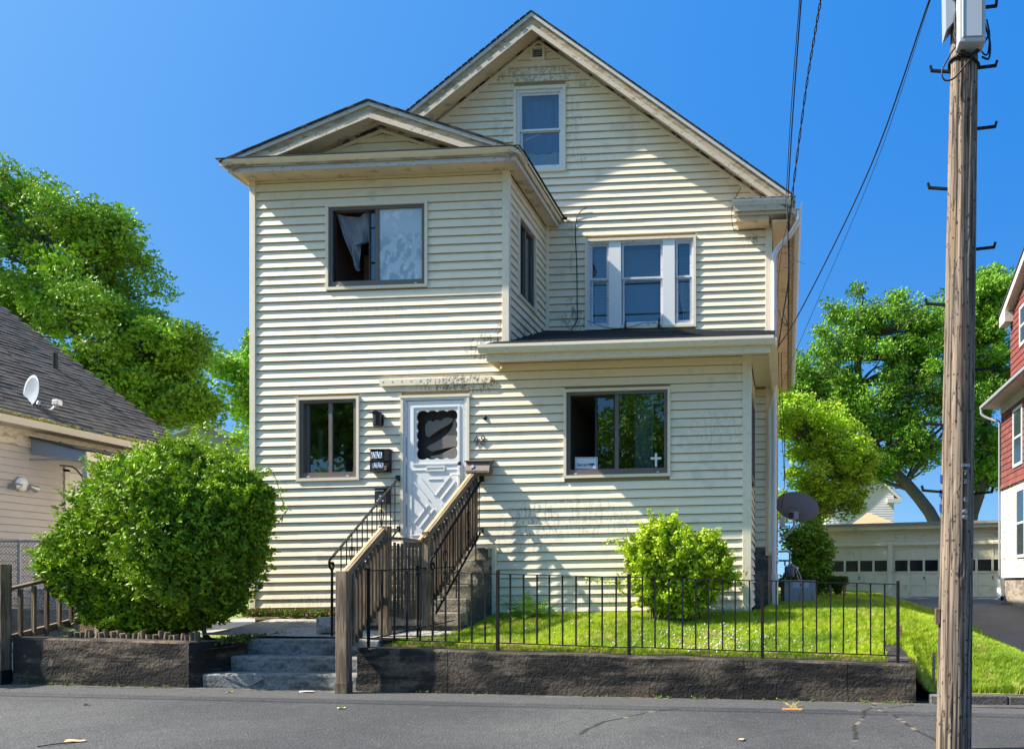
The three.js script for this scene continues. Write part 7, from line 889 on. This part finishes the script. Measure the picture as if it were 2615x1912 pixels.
// ---------- red shingled house on the right ----------
{
  const zb = -16, f = onZ(2559, 1440, zb), X = f[0], L = 15, at = (u, v) => onX(u, v, X), yS = at(2559, 1245)[1], yE = at(2559, 1036)[1], yB = at(2559, 1474)[1], m4 = new THREE.Matrix4().makeTranslation(X, 0, zb), R = (g) => g.applyMatrix4(m4); // local: +z towards the street along the wall, which faces -x
  const o = thing('red_shingled_house', 'house with red shingled upper floors over white clapboards', 'house', [X + 3, 0.6, -9]), wht = texMat(colTex(512, 512, 3, 3, (u, v) => mix3(mul3([0.72, 0.69, 0.63], 0.9 + 0.15 * fbm(u, v, 6, 6, 4, 1001)), [0.25, 0.2, 0.16], 0.8 * sstep(0.68, 0.74, fbm(u, v, 14, 30, 4, 1003)))), 0.7), tr = texMat(trimTex(1005, 0.66, [0.34, 0.26, 0.18], [0.6, 0.55, 0.48]), 0.7), red0 = mat([0.24, 0.05, 0.042], 0.85);
  const zu = 1.2, g0 = at(2580, 806)[1], sl = 0.36, apz = 5.2;            // the upper gable starts a little nearer the street
  const w = mesh('side_wall', [R(box(0.02, 6, yB, yE + 0.2, 0.02, L)), R(prism([[zu + 0.05, yE + 0.1], [zu + 0.05, g0], [apz, g0 + (apz - zu) * sl], [2 * apz - zu, g0], [2 * apz - zu, yE + 0.1]], 0.02, 5, 'x'))], red0, o); mesh('foundation', R(box(0.06, 6, 0.1, yB - 0.004, 0.05, L)), texMat(concTex([0.36, 0.29, 0.22], [0.2, 0.16, 0.13], 1007, 0.55, 256), 0.9), o);
  const bx = (z0, z1, yb, yt, d0, d1) => R(hexa([[-d0, yb, z1], [0.02, yb, z1], [0.02, yb, z0], [-d0, yb, z0], [-d1, yt, z1], [0.02, yt, z1], [0.02, yt, z0], [-d1, yt, z0]])); for (let y = yB; y < yS - 0.05; y += 0.125) mesh('clapboard', bx(0, L, y, Math.min(y + 0.135, yS + 0.02), 0.02, 0.004), wht, w);
  mesh('corner_board', R(box(-0.03, 0.1, yB, yS - 0.02, -0.03, 0.09)), wht, w);
  const reds = [[0.22, 0.052, 0.042], [0.19, 0.047, 0.04], [0.25, 0.07, 0.053], [0.165, 0.055, 0.048]].map((c, i) => texMat(colTex(128, 128, 0.4, 0.4, (u, v) => mul3(c, 0.7 + 0.55 * fbm(u, v, 24, 3, 3, 1010 + i))), 0.85)); seed = 1015; let cnt = 0; const rest = [];
  for (let y = yS - 0.05; y < g0 + 3.6; y += 0.19) {
    if (y > yE - 0.3 && y < yE + 0.15) continue; const hi = y > yE, z0 = hi ? Math.max(zu, y + 0.2 > g0 ? zu + (y + 0.2 - g0) / sl : zu) : 0; let z = z0 - 0.02, z9 = hi ? Math.min(L, 2 * apz - z0) : L;
    while (z < Math.min(5.6, z9)) { const z1 = Math.min(z + rr(0.15, 0.3), z9), j = rr(-0.008, 0.012), fl = y < yS + 0.1 ? 0.05 : 0, g = bx(z, z1 - 0.006, y + j, y + 0.215, 0.035 + fl, 0.012); if (cnt < 290) { mesh('shingle', g, reds[Math.floor(rnd() * 4)], w); cnt++; } else rest.push(g); z = z1; } if (z9 > 5.6) rest.push(bx(5.6, z9, y, y + 0.215, 0.035, 0.012));
  }
  stuff(mesh('shingles', rest, reds[0], w));
  // lower eave, gutter, downspout
  const e = mesh('lower_eave', [R(box(-0.52, 0.0, yE + 0.0, yE + 0.05, -0.5, L)), R(hexa([[-0.54, yE + 0.05, L], [0.0, yE + 0.05, L], [0.0, yE + 0.05, -0.5], [-0.54, yE + 0.05, -0.5], [-0.54, yE + 0.09, L], [0, yE + 0.36, L], [0, yE + 0.36, -0.5], [-0.54, yE + 0.09, -0.5]]))], tr, o); mesh('eave_roof', R(hexa([[-0.56, yE + 0.092, L], [0.4, yE + 0.56, L], [0.4, yE + 0.56, -0.52], [-0.56, yE + 0.092, -0.52], [-0.56, yE + 0.12, L], [0.4, yE + 0.59, L], [0.4, yE + 0.59, -0.52], [-0.56, yE + 0.12, -0.52]])), M.shingleGray, e); mesh('gutter', R(box(-0.63, -0.545, yE + 0.0, yE + 0.09, -0.5, L)), M.gray, e); mesh('frieze', R(box(-0.06, 0, yE - 0.3, yE - 0.004, 0.02, L)), tr, e);
  mesh('downspout', [R(tube([[-0.59, yE, -0.4], [-0.57, yE - 0.2, -0.38], [-0.25, yE - 0.42, -0.2], [-0.08, yE - 0.5, -0.07], [-0.07, yE - 0.7, -0.07]], 0.045, 8)), R(rod([-0.07, yE - 0.7, -0.07], [-0.07, yB - 0.2, -0.07], 0.035, 0.035, 8))], M.gray, o); mesh('drain_elbow', R(tube([[-0.08, yB - 0.05, -0.04], [-0.10, yB - 0.35, 0.05], [-0.2, yB - 0.62, 0.5], [-0.25, yB - 0.66, 1.1]], 0.085, 10)), M.white, o);
  const rk = (d0, d1, x0, x1) => { const z0 = zu - 0.45, y0 = g0 - 0.45 * sl + 0.22, z1 = apz, y1 = g0 + (apz - zu) * sl + 0.22, S2 = (z0q, y0q, z1q, y1q) => R(hexa([[x0, y0q - d1, z0q], [x0, y1q - d1, z1q], [x1, y1q - d1, z1q], [x1, y0q - d1, z0q], [x0, y0q - d0, z0q], [x0, y1q - d0, z1q], [x1, y1q - d0, z1q], [x1, y0q - d0, z0q]])); return [S2(z0, y0, z1, y1), S2(2 * apz - z0, y0, z1, y1)]; };
  mesh('gable_roof', rk(-0.06, 0.0, -0.30, 5), M.shingleDark, o); mesh('gable_rake', rk(0.002, 0.24, -0.27, -0.2), mat([0.6, 0.57, 0.52], 0.6), o); mesh('gable_soffit', rk(0.22, 0.25, -0.2, 0.0), tr, o); mesh('gable_return', R(box(-0.28, -0.02, g0 - 0.30, g0 - 0.0, zu - 0.45, zu + 0.3)), tr, o);
  for (const [z0, z1, y0, y1] of [[1.55, 2.6, yE - 2.25, yE - 0.45], [2.3, 3.3, yE + 1.3, g0 - 0.15], [1.9, 2.9, yB + 0.6, yS - 0.25]]) { const wn = mesh('window', [R(box(-0.06, 0.03, y1 - 0.09, y1, z0, z1)), R(box(-0.06, 0.03, y0, y0 + 0.09, z0, z1)), R(box(-0.06, 0.03, y0 + 0.09, y1 - 0.09, z0, z0 + 0.09)), R(box(-0.06, 0.03, y0 + 0.09, y1 - 0.09, z1 - 0.09, z1)), R(box(-0.05, 0.03, (y0 + y1) / 2 - 0.03, (y0 + y1) / 2 + 0.03, z0 + 0.09, z1 - 0.09))], mat([0.68, 0.67, 0.64], 0.5), o); mesh('pane', R(box(-0.042, -0.038, y0 + 0.09, y1 - 0.09, z0 + 0.09, z1 - 0.09)), mat([0.03, 0.045, 0.05], 0.1), wn); }
}
renderer.render(scene, camera);
